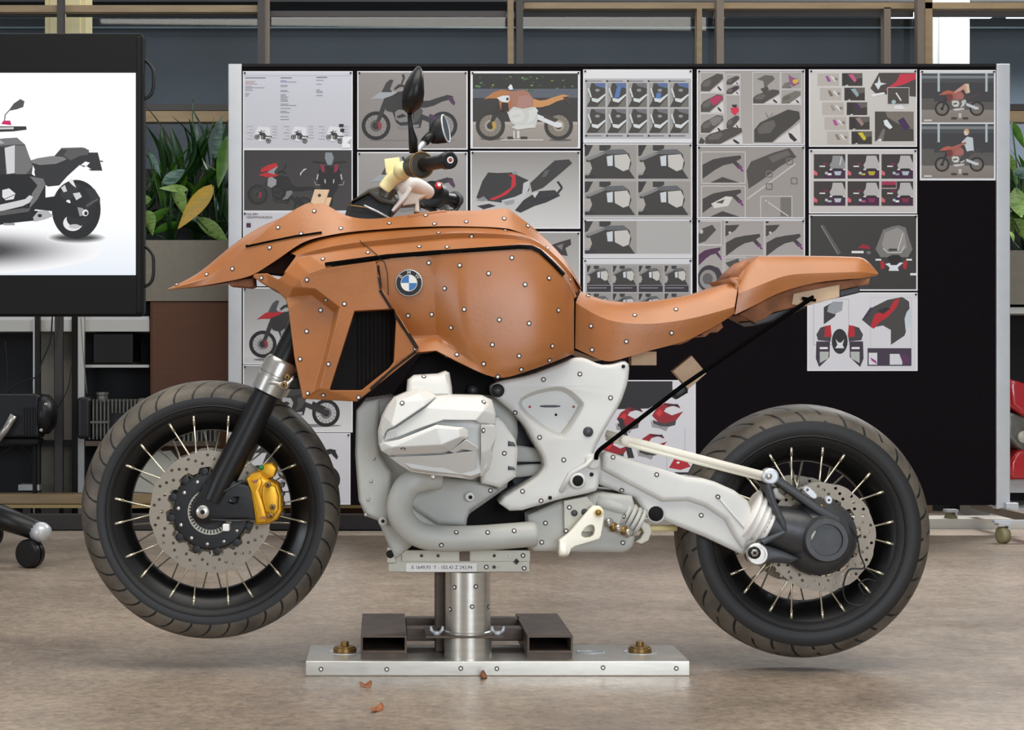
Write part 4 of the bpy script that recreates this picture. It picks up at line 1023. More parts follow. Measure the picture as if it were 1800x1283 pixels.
# fork foot with axle and caliper bracket
ff = bk('fork_foot', plate([(334, 905), (336, 885), (352, 862), (368, 838), (398, 832), (416, 846), (440, 852), (447, 872), (450, 914), (420, 917), (385, 917), (362, 922), (344, 918)], bev(.075, .128, .01), holes=[[(400, 883), (412, 872), (421, 873), (418, 884), (409, 887)]]), 'black_plastic', sharp=35)
mk('axle_nut', disc(356, 900, .140, .0165, .014), 'steel', ff)
mk('axle_socket', disc(356, 900, .142, .006, .004, 8), 'black_matte', ff)
mk('foot_ridge', tube([P(383, 870, -.131), P(405, 857, -.131), P(428, 845, -.131)], .0022, 6), 'gunmetal', ff)
mk('foot_ridge', tube([P(370, 913, -.13), P(410, 915, -.13), P(446, 914, -.13)], .0022, 6), 'gunmetal', ff)
mk('speed_sensor', pbox(391, 403, 921, 934, -.135, -.1), 'white_print', ff, bevel=.003)
bk('mounting_rod', tube([P(420, 800, -.09), P(444, 770, -.09), P(458, 745, -.09)], .005, 8), 'black_plastic')
# caliper
cal = bk('brake_caliper', plate([(432, 842), (440, 833), (458, 828), (462, 836), (470, 842), (488, 852), (495, 872), (496, 898), (488, 914), (470, 922), (449, 923), (447, 905), (444, 886), (439, 862)], bev(.045, .140, .010)), 'gold', sharp=40, label='gold brake caliper')
mk('piston_housing', plate([(466, 848), (484, 854), (490, 872), (490, 896), (482, 908), (466, 900), (460, 876), (461, 856)], bev(.12, .152, .008)), 'gold', cal, sharp=40)
mk('bridge', plate([(434, 845), (458, 838), (461, 850), (456, 862), (463, 884), (470, 912), (467, 919), (452, 919), (448, 890), (443, 868)], bev(.12, .148, .006)), 'gold', cal, sharp=40)
mk('bleed_fitting', plate([(452, 826), (464, 816), (478, 814), (486, 824), (482, 838), (470, 842), (460, 836)], bev(.06, .125, .006)), 'gold', cal, sharp=40)
MATS['green_cap'] = mat('green_cap', C(20, 110, 52), .4); mk('bleed_cap', disc(459, 822, .135, .0065, .02), 'green_cap', cal)
for (x, y) in ((471, 852), (479, 891), (476, 907)):
    mk('bolt', disc(x, y, .158, .0075, .012), 'brass', cal); mk('bolt_recess', disc(x, y, .159, .0035, .004, 6), 'black_matte', cal)
for i, y in enumerate((850, 866, 884, 900)):
    mk('cooling_fin', pbox(491, 499, y, y + 7, -.12, -.06), 'dark_olive', cal, bevel=.002)
mk('pad_slot', plate([(441, 845), (455, 842), (452, 848), (446, 849)], bev(.14, .1495, .001)), 'clay_raw', cal)
mk('pad_slot', plate([(455, 912), (459, 907), (466, 907), (468, 913)], bev(.14, .1495, .001)), 'clay_raw', cal)

# ---------------------------------------------------------------- clay: nose and tank top
L0 = [(294, 508, 0), (322, 490, 0), (345, 470, 0), (378, 441, 0), (411, 414.5, 0), (437, 400, 0), (470, 387, 0), (505, 384, 0), (547, 372, 0), (580, 374, 0), (607, 388, 0), (656, 386, 0), (719, 376, 0), (784, 368, 0), (828, 371, 0), (878, 368, 0), (894, 369, 0), (930, 394, 0), (962, 422, 0), (998, 459, 0), (1020, 500, 0)]
L1 = [(294, 508, .002), (335, 497, .030), (378, 483, .050), (401, 460, .064), (434, 431, .078), (463, 408, .088), (482, 391, .094), (516, 369, .10), (547, 352, .105), (572, 358, .108), (607, 382, .112), (656, 387, .118), (719, 377, .130), (784, 369.5, .135), (828, 371, .137), (876, 366.5, .135), (893, 366.5, .132), (930, 393, .125), (962, 422, .118), (998, 459, .108), (1021, 503, .095)]
L2 = [(294, 508.5, .003), (332, 505, .028), (364, 501, .052), (400, 494, .082), (441, 486.5, .108), (466, 470, .122), (494, 452, .134), (522, 431, .142), (545, 420, .148), (575, 414, .153), (607, 408, .158), (656, 403.5, .164), (719, 399, .170), (784, 397, .175), (828, 398, .176), (868, 399, .175), (895, 402, .170), (930, 413, .160), (962, 437, .148), (1000, 473, .130), (1022, 508, .110)]
L2u = [(x, y + .8, max(0, w - .012)) for x, y, w in L2]
L3 = [(x, y + (-3 if i > 6 else 0), max(0, w * .45)) for i, (x, y, w) in enumerate(L2)]
L3[-1] = (1020, 512, .05)
L1p = [(x + (1 if 1 <= i <= 6 else 0), y + (1 if 1 <= i <= 6 else .3), w + (0, .006, .010, .010, .008, .006, .003)[min(i, 6)] * (1 if i <= 6 else 0) + .0002) for i, (x, y, w) in enumerate(L1)]
V, Fc, cr = grid([L0, L1, L1p, L2, L2u, L3], crease_rows={1: 1, 2: 1, 3: 1, 4: 1}, crease_cols={0: 1, 9: .4, 16: .8})
nose = bk('clay_nose', (V, Fc), 'clay', sub=2, crease=cr, label='clay beak flowing into the tank top')
for s_ in (1, -1):
    q = plate([(546, 356), (553, 333), (579, 333.5), (570, 360), (560, 366)], bev(.098, .108, .001), holes=[circ(561.5, 343.5, 3, 10)])
    if s_ < 0: q = ([(v[0], -v[1], v[2]) for v in q[0]], q[1])
    mk('mounting_tab', q, 'light_foam', nose, smooth=False)
mk('nose_keel', plate([(402, 494), (446, 488), (447, 502), (440, 505), (404, 502)], bev(-.05, .05, .004)), 'clay_raw', nose, smooth=False)
mk('dash_pad', plate([(718, 377), (782, 368.5), (789, 375), (790, 380), (716, 384)], bev(.02, .139, .003)), 'clay', nose)

# ---------------------------------------------------------------- clay: upper band (ledges) from slot to tank rear
U0 = [(508, 443, .118), (545, 418, .135), (607, 405, .145), (680, 400, .155), (768, 395, .163), (828, 396, .166), (868, 397, .165), (900, 402, .160), (935, 414, .150), (965, 438, .138), (1002, 474, .12), (1016, 515, .10)]
U1 = [(520, 449, .172), (552, 440, .194), (607, 428, .208), (680, 420.5, .217), (768, 411.5, .223), (812, 408.5, .226), (865, 410.5, .225), (905, 413, .219), (942, 421, .206), (972, 444, .186), (1006, 479, .152), (1016, 517, .115)]
U2 = [(519, 452, .172), (552, 447.5, .190), (607, 436.5, .203), (680, 429.5, .211), (768, 420.5, .217), (812, 417, .220), (865, 418, .220), (905, 419.5, .217), (942, 427, .207), (970, 450, .189), (1003, 484, .157), (1015, 519, .12)]
U3 = [(500, 478, .178), (540, 478, .218), (607, 461, .251), (680, 451, .257), (768, 446.5, .260), (812, 442, .268), (865, 438.5, .276), (913, 434.5, .272), (946, 440, .262), (968, 460, .248), (992, 486, .222), (1012, 522, .175)]
U4 = [(498, 490, .170), (532, 492, .205), (607, 480, .240), (680, 470, .244), (768, 470, .247), (812, 470, .27), (865, 470, .278), (913, 470, .276), (942, 474, .268), (962, 480, .256), (984, 500, .228), (1006, 530, .18)]
Uc = [(x, y, 0) for x, y, w in U0]
V, Fc, cr = grid([Uc, U0, U1, U2, U3, U4], crease_rows={2: 1, 3: 1, 4: 1}, crease_cols={0: 1})
bk('clay_tank_shoulder', (V, Fc), 'clay', sub=2, crease=cr)

# ---------------------------------------------------------------- clay: tank side
R0 = [(650, 456, .254), (719, 449.5, .258), (762, 446.5, .259), (786, 444.5, .264), (812, 441.5, .273), (865, 438, .277), (913, 434.5, .273), (946, 440, .263), (968, 460, .249), (992, 486, .223), (1010, 524, .178)]
R1 = [(662, 500, .247), (719, 500, .251), (763, 500, .252), (784, 500, .270), (808, 500, .285), (865, 500, .289), (913, 500, .288), (946, 500, .284), (974, 505, .270), (997, 515, .235), (1009, 534, .185)]
R2 = [(701, 556, .238), (719, 560, .241), (765, 561, .243), (787, 564, .268), (812, 568, .286), (865, 570, .290), (913, 570, .289), (946, 570, .285), (974, 570, .270), (998, 575, .235), (1009, 578, .188)]
R3 = [(708, 590, .212), (730, 592, .214), (768, 591, .222), (803, 606, .262), (822, 613, .281), (865, 620, .287), (913, 614, .286), (946, 608, .282), (974, 602, .267), (998, 602, .232), (1009, 606, .186)]
R4 = [(712, 607, .225), (732, 606, .232), (769, 597, .240), (808, 621, .258), (836, 639, .270), (867, 656, .280), (913, 645, .279), (946, 636, .274), (974, 628, .258), (998, 620, .226), (1009, 616, .184)]
R5 = [(718, 621, .250), (738, 618.5, .257), (767, 616, .262), (790, 628, .264), (832, 649, .272), (877, 669.5, .272), (915, 656, .272), (946, 646, .266), (976, 635, .250), (998, 626, .22), (1009, 621, .18)]
R6 = [(718, 624, .12), (738, 622, .12), (767, 620, .12), (790, 632, .12), (832, 651, .12), (872, 668, .12), (915, 657, .12), (946, 647, .12), (976, 636, .12), (998, 627, .12), (1009, 622, .1)]
R7 = [(x, y - 4, 0) for x, y, w in R6]
V, Fc, cr = grid([R0, R1, R2, R3, R4, R5, R6, R7], crease_rows={0: 1, 4: 1, 5: 1, 3: .3}, crease_cols={2: 1, 4: .5, 9: .3})
tank = bk('clay_tank_side', (V, Fc), 'clay', sub=2, crease=cr)
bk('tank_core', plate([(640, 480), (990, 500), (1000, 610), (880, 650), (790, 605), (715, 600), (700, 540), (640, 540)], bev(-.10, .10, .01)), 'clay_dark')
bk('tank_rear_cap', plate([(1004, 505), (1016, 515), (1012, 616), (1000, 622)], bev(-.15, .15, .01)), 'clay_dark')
bk('tank_rear_fill', plate([(960, 440), (984, 452), (1006, 478), (1021, 506), (1012, 530), (985, 520)], bev(-.09, .09, .006)), 'clay')

# ---------------------------------------------------------------- clay: radiator shroud
pt = dict(
 a1=(541, 447, .178), a2=(521, 461, .184), a3=(503, 480, .186), a4=(489, 491, .170),
 g0=(470, 480, .135), g1=(447, 481, .110), g2=(444, 487, .110), g3=(472, 504, .140),
 b1=(572, 471, .251), b2=(543, 481, .243), b3=(528, 493, .232), b4=(534, 506, .236), b5=(555, 508, .244),
 c1=(597, 540, .254), c2=(588, 580, .251), c3=(577, 624, .244), c4=(562, 684, .233),
 o1=(623, 547, .259), o2=(693, 543, .260), o2b=(696, 562, .260), o3=(692, 636, .255), o4=(685, 646, .252), o5=(635, 686, .240), o6=(579, 686, .236),
 r1=(660, 459, .260), r2=(672, 508, .264), r3=(706, 562, .267), r4=(737, 614, .264), r4b=(732, 622, .259), r5=(645, 692, .242), r6=(627, 706, .233),
 l1=(532, 701, .204), l2=(517, 627, .207), l3=(506.5, 542, .204), l4=(502.5, 527, .190), l5=(489, 513, .172),
 d0=(508, 522, .196), d1=(548, 519, .206), d2=(588, 549, .212), d3=(580, 585, .217), d4=(567, 634, .220), d5=(551, 690, .217),
 e1=(515, 505, .216))
fc = ['a1 a2 b2 b1', 'a2 a3 b3 b2', 'a3 a4 e1 b3', 'a4 l5 d0 e1', 'b3 e1 b4', 'e1 d0 d1 b4', 'b4 d1 b5', 'l5 l4 d0', 'a4 g0 g3 l5', 'g0 g1 g2 g3',
      'd1 b5 c1 d2', 'd2 c1 c2 d3', 'd3 c2 c3 d4', 'd4 c3 c4 d5', 'd0 l4 l3 d1', 'l3 l2 d3 d2 d1', 'l2 l1 d5 d4 d3', 'd5 c4 o6 r6 l1',
      'b1 b2 b3 b4 b5 c1 o1 r2 r1', 'r2 o1 o2', 'r2 o2 r3', 'o2 o2b r3', 'c1 c2 o1', 'c2 c3 o6 o1', 'c3 c4 o6', 'o2b o3 r4 r3', 'o3 o4 r4b r4', 'o4 o5 r5 r4b', 'o5 o6 r6 r5']
names = list(pt); V = [P(x, y, -w) for x, y, w in pt.values()]; Fc = [[names.index(n) for n in f.split()] for f in fc]
# rolled-in outer edge and the walls of the radiator opening
def ext(chain, w, dy=0):
    ids = [names.index(n) for n in chain.split()]; nw = []
    for i in ids: v = V[i]; V.append(Vector((v.x, -w, v.z))); nw.append(len(V) - 1)
    for i in range(len(ids) - 1): Fc.append([ids[i], ids[i + 1], nw[i + 1], nw[i]])
    return nw
ext('a1 a2 a3 a4 g0 g1 g2 g3 l5 l4 l3 l2 l1 r6 r5 r4b r4 r3 r2 r1', .10)
rad = ext('o1 o2 o2b o3 o4 o5 o6 o1', .17)
bk('clay_radiator_shroud', ([Vector((v.x, -v.y, v.z)) for v in V], [list(reversed(f)) for f in Fc]), 'clay', bevel=.005, bang=14, bseg=3)
shroud = bk('clay_radiator_shroud', (V, Fc), 'clay', bevel=.005, bang=14, bseg=3)
mk('radiator_opening', plate([(612, 540), (700, 538), (700, 645), (640, 692), (570, 692)], bev(.10, .168, .001)), 'inside_black', shroud, smooth=False)
fl = []
for k in range(9):
    x = 628 + k * 7.2
    fl.append(pbox(x, x + 1.2, 552, 684 - k * 4, -.1705, -.169))
mk('radiator_fins', join(*fl), 'clay_dark', shroud, smooth=False)
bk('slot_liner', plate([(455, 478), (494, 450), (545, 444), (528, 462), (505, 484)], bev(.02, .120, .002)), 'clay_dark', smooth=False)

# ---------------------------------------------------------------- clay: seat
s0 = [(1014, 512, 0), (1046, 524, 0), (1075, 530, 0), (1125, 532, 0), (1173, 526, 0), (1218, 517, 0), (1255, 508, 0), (1277, 496, 0), (1298, 495, 0)]
s1 = [(1021, 510, .095), (1046, 523, .12), (1075, 530, .135), (1125, 531.5, .145), (1173, 525, .145), (1218, 517, .145), (1255, 507.5, .14), (1277, 496, .135), (1299, 496, .135)]
s2 = [(1012, 531, .165), (1054, 558, .188), (1093, 568, .20), (1141, 570, .20), (1180, 566, .195), (1216, 560, .19), (1248, 552, .182), (1270, 546, .175), (1291, 540, .17)]
s3 = [(1011, 612, .165), (1062, 637, .182), (1080, 635, .19), (1141, 616, .19), (1180, 607, .185), (1210, 598, .18), (1245, 580, .172), (1270, 566, .166), (1292, 550, .162)]
s4 = [(1014, 612, .05), (1062, 634, .05), (1080, 632, .05), (1141, 612, .05), (1180, 603, .05), (1210, 594, .05), (1245, 577, .05), (1270, 563, .05), (1292, 548, .05)]
V, Fc, cr = grid([s0, s1, s2, s3, s4], crease_rows={1: .4, 2: .7, 3: 1}, crease_cols={0: 1, 8: 1})
seat = bk('clay_seat', (V, Fc), 'clay', sub=2, crease=cr)
mk('seat_end', plate([(1275, 499), (1297, 499), (1290, 546), (1270, 560)], bev(-.12, .12, .004)), 'clay', seat)
mk('foam_block', pbox(1110, 1154, 618, 642, -.10, -.05), 'light_foam', seat, smooth=False)
mk('ragged_edge', plate([(1190, 602), (1225, 588), (1268, 566), (1272, 575), (1262, 584), (1250, 584), (1240, 592), (1222, 592), (1210, 600), (1195, 606)], bev(.0, .155, .004)), 'clay_raw', seat)
# pillion seat / tail
t0 = [(1284, 488, 0), (1305, 470, 0), (1331, 449, 0), (1380, 449, 0), (1431, 449, 0), (1480, 450, 0), (1511, 451.5, 0), (1525, 456, 0), (1543, 480, 0)]
t1 = [(1297, 489, .125), (1308, 470, .13), (1331, 449.5, .125), (1380, 449.5, .115), (1431, 449.8, .108), (1480, 450.5, .10), (1511, 452, .095), (1525, 456, .09), (1544, 480, .08)]
t2 = [(1298, 516, .165), (1318, 508, .17), (1350, 496, .165), (1383, 482, .150), (1431, 480.5, .138), (1480, 479, .13), (1508, 478, .122), (1523, 479, .115), (1543, 482, .09)]
t3 = [(1292, 553, .165), (1322, 539, .165), (1352, 523, .158), (1380, 510, .148), (1431, 496, .135), (1480, 491.5, .127), (1508, 489, .12), (1524, 487.5, .112), (1541, 485, .088)]
t4 = [(1294, 550, .03), (1322, 536, .03), (1352, 520, .03), (1380, 508, .03), (1431, 494, .03), (1480, 490, .03), (1508, 488, .03), (1524, 486, .03), (1538, 485, .03)]
V, Fc, cr = grid([t0, t1, t2, t3, t4], crease_rows={1: .4, 2: .7, 3: 1}, crease_cols={0: 1, 2: .8, 6: .8, 8: 1})
tail = bk('clay_tail', (V, Fc), 'clay', sub=2, crease=cr)
mk('tail_front', plate([(1280, 489), (1297, 487), (1302, 492), (1300, 548), (1293, 552), (1288, 520), (1292, 500)], bev(-.12, .145, .004)), 'clay', tail)
mk('step_block', plate([(1281, 490), (1295, 474), (1316, 456), (1320, 470), (1304, 490)], bev(-.08, .10, .003)), 'clay_raw', tail)
mk('raw_underside', plate([(1298, 553), (1350, 524), (1408, 499), (1530, 488), (1528, 500), (1500, 505), (1440, 520), (1398, 540), (1360, 549), (1346, 560), (1328, 567), (1310, 558)], bev(-.09, .105, .004)), 'clay_raw', tail)
mk('foam_block', plate([(1395, 516), (1476, 500), (1476, 522), (1416, 538), (1392, 535)], bev(-.07, .112, .002)), 'light_foam', tail, smooth=False)
mk('rubber_block', plate([(1474, 511), (1510, 504), (1513, 514), (1476, 523)], bev(-.05, .108, .003)), 'black_plastic', tail, smooth=False)
mk('rib_bracket', plate([(1318, 566), (1360, 549), (1420, 532), (1418, 540), (1370, 562), (1330, 572)], bev(-.06, .09, .003)), 'black_plastic', tail, smooth=False)

# ---------------------------------------------------------------- engine
eng = bk('engine_block', plate([(626, 722), (642, 703), (700, 694), (868, 694), (908, 706), (912, 760), (905, 806), (892, 858), (828, 903), (818, 915), (822, 932), (740, 948), (694, 986), (684, 962), (664, 916), (642, 908), (630, 880), (624, 800)], dome(-.13, .135, .02)), 'grey_foam', sharp=60)  # grey colour includes the shade this block stands in
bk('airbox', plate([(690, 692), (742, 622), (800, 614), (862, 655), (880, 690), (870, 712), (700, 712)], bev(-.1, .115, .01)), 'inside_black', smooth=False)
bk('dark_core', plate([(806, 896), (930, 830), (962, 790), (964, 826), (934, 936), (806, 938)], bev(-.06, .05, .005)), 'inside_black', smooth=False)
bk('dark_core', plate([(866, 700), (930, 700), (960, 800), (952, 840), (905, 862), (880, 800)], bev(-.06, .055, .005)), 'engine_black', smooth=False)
mk('throttle_cap', disc(831, 686, .14, .0145, .03), 'engine_black', eng); mk('throttle_cap_face', disc(831, 686, .142, .008, .006), 'gunmetal', eng)
bk('cylinder_base', plate([(842, 738), (876, 732), (886, 742), (906, 772), (911, 790), (908, 838), (880, 858), (846, 850)], dome(.05, .205, .012)), 'white_foam', sharp=60)
for (a, b) in ((775, 784), (819, 826)):
    mk('vent_slot', plate([(893, a), (903, a + 2), (907, b), (893, b)], bev(.19, .207, .001)), 'gunmetal', eng)
bk('gearbox_rib', plate([(905, 782), (956, 790), (956, 812), (905, 812)], bev(-.05, .12, .006)), 'grey_foam')
bk('gearbox_rib', plate([(905, 818), (955, 815), (950, 835), (905, 840)], bev(-.05, .12, .006)), 'grey_foam')
hd = bk('cylinder_head', plate([(665, 781), (664, 760), (671, 733), (681, 714), (693, 699), (734, 681), (753, 686), (768, 696), (794, 694), (849, 695), (866, 703), (873, 726), (873, 770), (861, 825), (849, 837), (829, 844), (811, 841), (760, 835.5), (722, 830), (702, 818), (683, 801), (669, 793)], [(0, .12), (0, .30), (.003, .320), (.010, .334)]), 'white_foam', sharp=50)
def facet(name, pts, faces, w0=.29, bevel=.0028):
    """faceted cover: named points (px, py, w) with the rim pulled back to w0"""
    nm = list(pts); V = [P(x, y, -w) for x, y, w in pts.values()]; Fc = [[nm.index(n) for n in f.split()] for f in faces]
    cnt = {}
    for f in Fc:
        for a, b in zip(f, f[1:] + f[:1]): cnt.setdefault(tuple(sorted((a, b))), []).append((a, b))
    back = {}
    for e in [v[0] for v in cnt.values() if len(v) == 1]:
        for k in e:
            if k not in back: V.append(Vector((V[k].x, -w0, V[k].z))); back[k] = len(V) - 1
        Fc.append([e[1], e[0], back[e[0]], back[e[1]]])
    return mk(name, (V, Fc), 'white_foam', hd, bevel=bevel, bang=12, bseg=2)
facet('plug_cover', dict(a=(672, 774, .335), b=(669, 752, .330), c=(675, 730, .325), d=(694, 699.5, .318), e=(734, 681.5, .312), f=(752, 686.5, .320), g=(767, 697, .335), h=(746, 714, .372), i=(692, 750.5, .372), j=(679, 756, .360), k=(689, 744, .372), l=(698, 706, .350), m=(742, 703, .366), n=(736, 690, .345)),
      ['a b c k j', 'c d l k', 'd e n l', 'e f n', 'f g m n', 'g h m', 'l n m', 'k l m h i', 'j k i'])
facet('upper_shell', dict(a=(675.5, 775, .345), b=(680, 757.5, .350), c=(693.5, 752.5, .362), d=(748, 716, .362), e=(769.5, 698, .340), f=(848, 697, .325), g=(864, 706, .320), h=(870, 728, .325), i=(871, 745, .330), j=(843, 744, .362), k=(836, 739, .372), l=(780, 738, .378), m=(737, 753, .376), n=(700, 768, .360), o=(850, 722, .365), p=(775, 718, .372)),
      ['a b c n', 'c d p m n', 'd e p', 'e f o p', 'f g o', 'g h o', 'h i j o', 'o j k', 'p o k l', 'p l m'])
facet('valve_cover', dict(a=(666.5, 781.5, .345), b=(674, 777.5, .352), c=(702, 772.5, .376), d=(767, 746.5, .388), e=(815, 751, .376), f=(823.5, 756, .366), g=(824, 769, .366), h=(816, 772, .378), i=(793, 792, .376), j=(775, 796.5, .366), k=(684, 800.5, .352), l=(670, 793, .344), m=(768, 751, .400), n=(806, 754, .396), o=(810, 768, .398), p=(776, 782, .402), q=(690, 786, .380)),
      ['a b q l', 'b c m q', 'c d m', 'd e n m', 'e f g o n', 'g h o', 'h i p o', 'i j p', 'j k q p', 'k l q', 'm n o p', 'm p q'])
facet('lower_shell', dict(a=(684, 803.5, .350), b=(775, 799.5, .362), c=(800, 796, .366), d=(838, 792, .366), e=(838, 838, .322), f=(829, 843, .318), g=(811, 840.5, .318), h=(760, 835, .318), i=(722, 829.5, .316), j=(703, 817.5, .325), k=(812, 800, .360), l=(810, 832, .335)),
      ['a b h i j', 'b c k l g h', 'c d k', 'd e l k', 'e f g l'])
facet('cover_strut', dict(a=(790, 794, .374), b=(819, 772, .384), c=(843, 788, .374), d=(838, 794, .360), e=(812, 790, .366), f=(800, 797, .360)), ['a b e f', 'b c d e'])
facet('rear_cheek', dict(a=(846, 746, .362), b=(871, 748, .334), c=(873, 770, .330), d=(862, 790, .336), e=(846, 796, .362), f=(844, 838, .328), g=(850, 836, .322), h=(861, 825, .318), i=(867, 800, .322), j=(852, 806, .345), k=(851, 822, .335)),
      ['a b c d e', 'e d i j', 'e j k f', 'f k h g', 'j i h k'])
mk('intake_stub', plate([(714, 700), (717, 668), (728, 659), (771, 656.5), (784, 651.5), (791, 655), (795, 680), (796, 700)], [(0, .08), (0, .262), (.005, .274), (.012, .280)], tilt=(-.1, -.25)), 'white_foam', hd, sharp=40)
mk('drain_bolt', disc(761, 839, .36, .006, .02), 'steel', hd)
# crankcase front cover, small screws
mk('front_cover', plate([(627, 722), (640, 705), (668, 700), (664, 760), (668, 800), (690, 830), (686, 900), (682, 925), (668, 914), (644, 906), (632, 880), (626, 800)], dome(.08, .155, .012)), 'grey_foam', eng, sharp=60)
for (x, y) in ((657, 806), (652, 846), (647, 878), (672, 916), (643, 905)): mk('screw', disc(x, y, .158, .0045, .006, 10), 'steel', eng)
mk('front_boss', disc(673, 917, .17, .011, .05), 'grey_foam', eng); mk('front_boss_hole', disc(673, 916, .171, .005, .003, 12), 'black_matte', eng)
mk('gearcase_cover', plate([(700, 850), (764, 836), (850, 848), (878, 862), (828, 897), (822, 912), (820, 925), (770, 922), (735, 900), (715, 880)], dome(.08, .165, .012)), 'grey_foam', eng, sharp=60)
mk('case_bolt', disc(826, 873, .185, .0115, .03), 'white_foam', eng); mk('case_bolt_hole', disc(827, 874, .1865, .005, .003, 12), 'black_matte', eng)
mk('sump_stub', tube([P(684, 950, -.1), P(696, 942, -.1), P(716, 940, -.1)], .018, 14), 'grey_foam', eng)
mk('sump_bracket', pbox(680, 697, 962, 990, -.12, -.06), 'clamp_grey', eng, bevel=.003); mk('sump_bracket_hole', disc(686, 974, .125, .010, .02), 'black_matte', eng)
ex = spline([P(x, y, -w) for x, y, w in ((770, 838, .22), (742, 842, .235), (716, 855, .24), (703, 885, .235), (706, 910, .225), (728, 935, .21), (765, 946, .20), (830, 946, .19), (880, 943, .18), (940, 938, .165))], 6)
bk('exhaust_pipe', tube(ex, .0315, 22), 'grey_foam', label='bent grey exhaust pipe')
col = bk('exhaust_box', plate([(928, 906), (986, 880), (1060, 866), (1112, 872), (1117, 890), (1117, 948), (1114, 960), (1107, 968), (1096, 972), (940, 970), (931, 962)], dome(-.1, .155, .014), rnd=0), 'grey_foam', sharp=60)
mk('side_plate', plate([(991, 880), (1032, 872), (1046, 888), (1060, 900), (1060, 935), (992, 936)], bev(.14, .172, .002)), 'clamp_grey', col, smooth=False)
for (x, y) in ((1010, 902), (1028, 900)): mk('bolt', disc(x, y, .178, .008, .006), 'gunmetal', col)
# spring-like linkage
for i, (x, y) in enumerate(((1098, 905), (1106, 910), (1114, 915), (1122, 919))):
    c = P(x, y, -.13); axd = Vector((.8, 0, -.45)).normalized(); a_, b_ = frame_of(axd)
    bk('linkage_ring', tube([c + (a_ * math.cos(q * .5236) + b_ * math.sin(q * .5236)) * .032 for q in range(12)], .006, 8, closed=True), 'grey_foam')
bk('linkage_tube', tube([P(1048, 880, -.15), P(1085, 892, -.14), P(1122, 912, -.12)], [.014, .02, .028], 16), 'grey_foam')
nb = bk('toothed_bracket', plate([(1120, 920), (1130, 914), (1142, 920), (1146, 934), (1140, 950), (1128, 956), (1117, 952), (1126, 946), (1132, 936), (1128, 928)], bev(.05, .09, .003)), 'cream_white')
for i, (x, y) in enumerate(((1068, 920), (1076, 928), (1085, 930), (1094, 934), (1102, 938))): bk('linkage_bolt', lathe([(0, .011), (.012, .011), (.013, .006)], P(x, y, -.17), (.6, -.6, .4), 10), 'brass' if i % 2 else 'steel')

# ---------------------------------------------------------------- frame plate
fo = [(1010, 628), (1027, 628), (1056, 641), (1076, 640), (1098, 632.5), (1108, 641), (1105, 672), (1092, 709), (1064, 756), (1050, 782), (1042, 800), (1055, 812), (1055, 836), (1052, 862), (1033, 868), (986, 877.5), (902, 902.5), (873, 882), (943, 840), (957, 821), (954, 803), (937, 775), (924, 750), (902, 725), (874, 702), (863, 690), (863, 677), (880, 669), (933, 659), (990, 637)]
rec = [(908, 703), (934, 687), (974, 678), (998, 680), (1026, 704), (1029, 716), (998, 766), (984, 771.5), (958, 759), (916, 725)]
fr = bk('frame_plate', plate(chaikin(fo, 1, .2), dome(.05, .190, .012), pocket=(chaikin(rec, 1), .012, .150)), 'white_foam', sharp=50)
mk('recess_slot', plate(chaikin([(949, 712), (985, 712), (985, 716), (949, 716)], 1), bev(.14, .1512, .0005)), 'gunmetal', fr)
for (x, y, m_) in ((931.5, 715, 'red_paint'), (1008.5, 715, 'clay_raw'), (977.5, 729, 'black_matte')): mk('recess_screw', disc(x, y, .153, .0032, .003, 10), m_, fr)
mk('frame_bolt', disc(875, 686.5, .196, .0165, .01), 'black_plastic', fr); mk('frame_bolt_core', disc(875, 686.5, .198, .008, .004), 'gunmetal', fr)
for (x, y, r_) in ((1034, 759, .0125), (1096, 644, .0045), (967, 875, .0048), (1040, 834, .005)): mk('plug', disc(x, y, .1935, r_, .006), 'gunmetal' if r_ > .01 else 'black_matte', fr)
pv = mk('pivot_boss', disc(1016, 845, .206, .0205, .06, 32, .004), 'white_foam', fr); 
mk('pivot_hole', disc(1016, 845, .2075, .0135, .004, 28), 'inside_black', fr)
mk('frame_rib', tube([P(986, 864, -.195), P(1004, 832, -.20), P(1030, 818, -.20), P(1048, 800, -.195)], .006, 10), 'white_foam', fr)
mk('pivot_lug', plate(chaikin([(1030, 800), (1048, 797), (1056, 806), (1054, 822), (1042, 826), (1030, 818)], 1), bev(.12, .20, .004)), 'white_foam', fr)

# ---------------------------------------------------------------- swingarm, strut, final drive
lo = bk('swingarm', plate([(1048, 822), (1062, 800), (1100, 812), (1160, 838), (1238, 850), (1290, 868), (1318, 886), (1330, 905), (1338, 955), (1310, 978), (1240, 945), (1168, 916), (1140, 912), (1116, 876), (1052, 852)], dome(-.02, .128, .014)), 'white_foam', sharp=60)
mk('upper_shell', plate([(1058, 826), (1060, 800), (1068, 794), (1152, 821), (1208, 839), (1238, 841.5), (1258, 847), (1292, 862), (1316, 880), (1330, 930), (1332, 950), (1318, 950), (1306, 966), (1290, 942), (1275, 914), (1240, 891), (1210, 881), (1165, 882.5)], dome(.03, .145, .014)), 'white_foam', lo, sharp=60)
mk('arm_plug', disc(1153, 903, .134, .0185, .008, 28), 'inside_black', lo); mk('arm_plug_ring', lathe([(0, .0185), (.004, .0185), (.004, .023), (0, .023)], P(1153, 903, -.127), (0, -1, 0), 28, close=True), 'white_foam', lo)
mk('shell_crease', tube([P(1262, 872, -.147), P(1295, 912, -.147), P(1326, 948, -.147)], .0025, 6), 'white_foam', lo)
bk('heel_rail', tube([P(1112, 928, -.04), P(1190, 928, -.04)], .008, 8), 'cream')
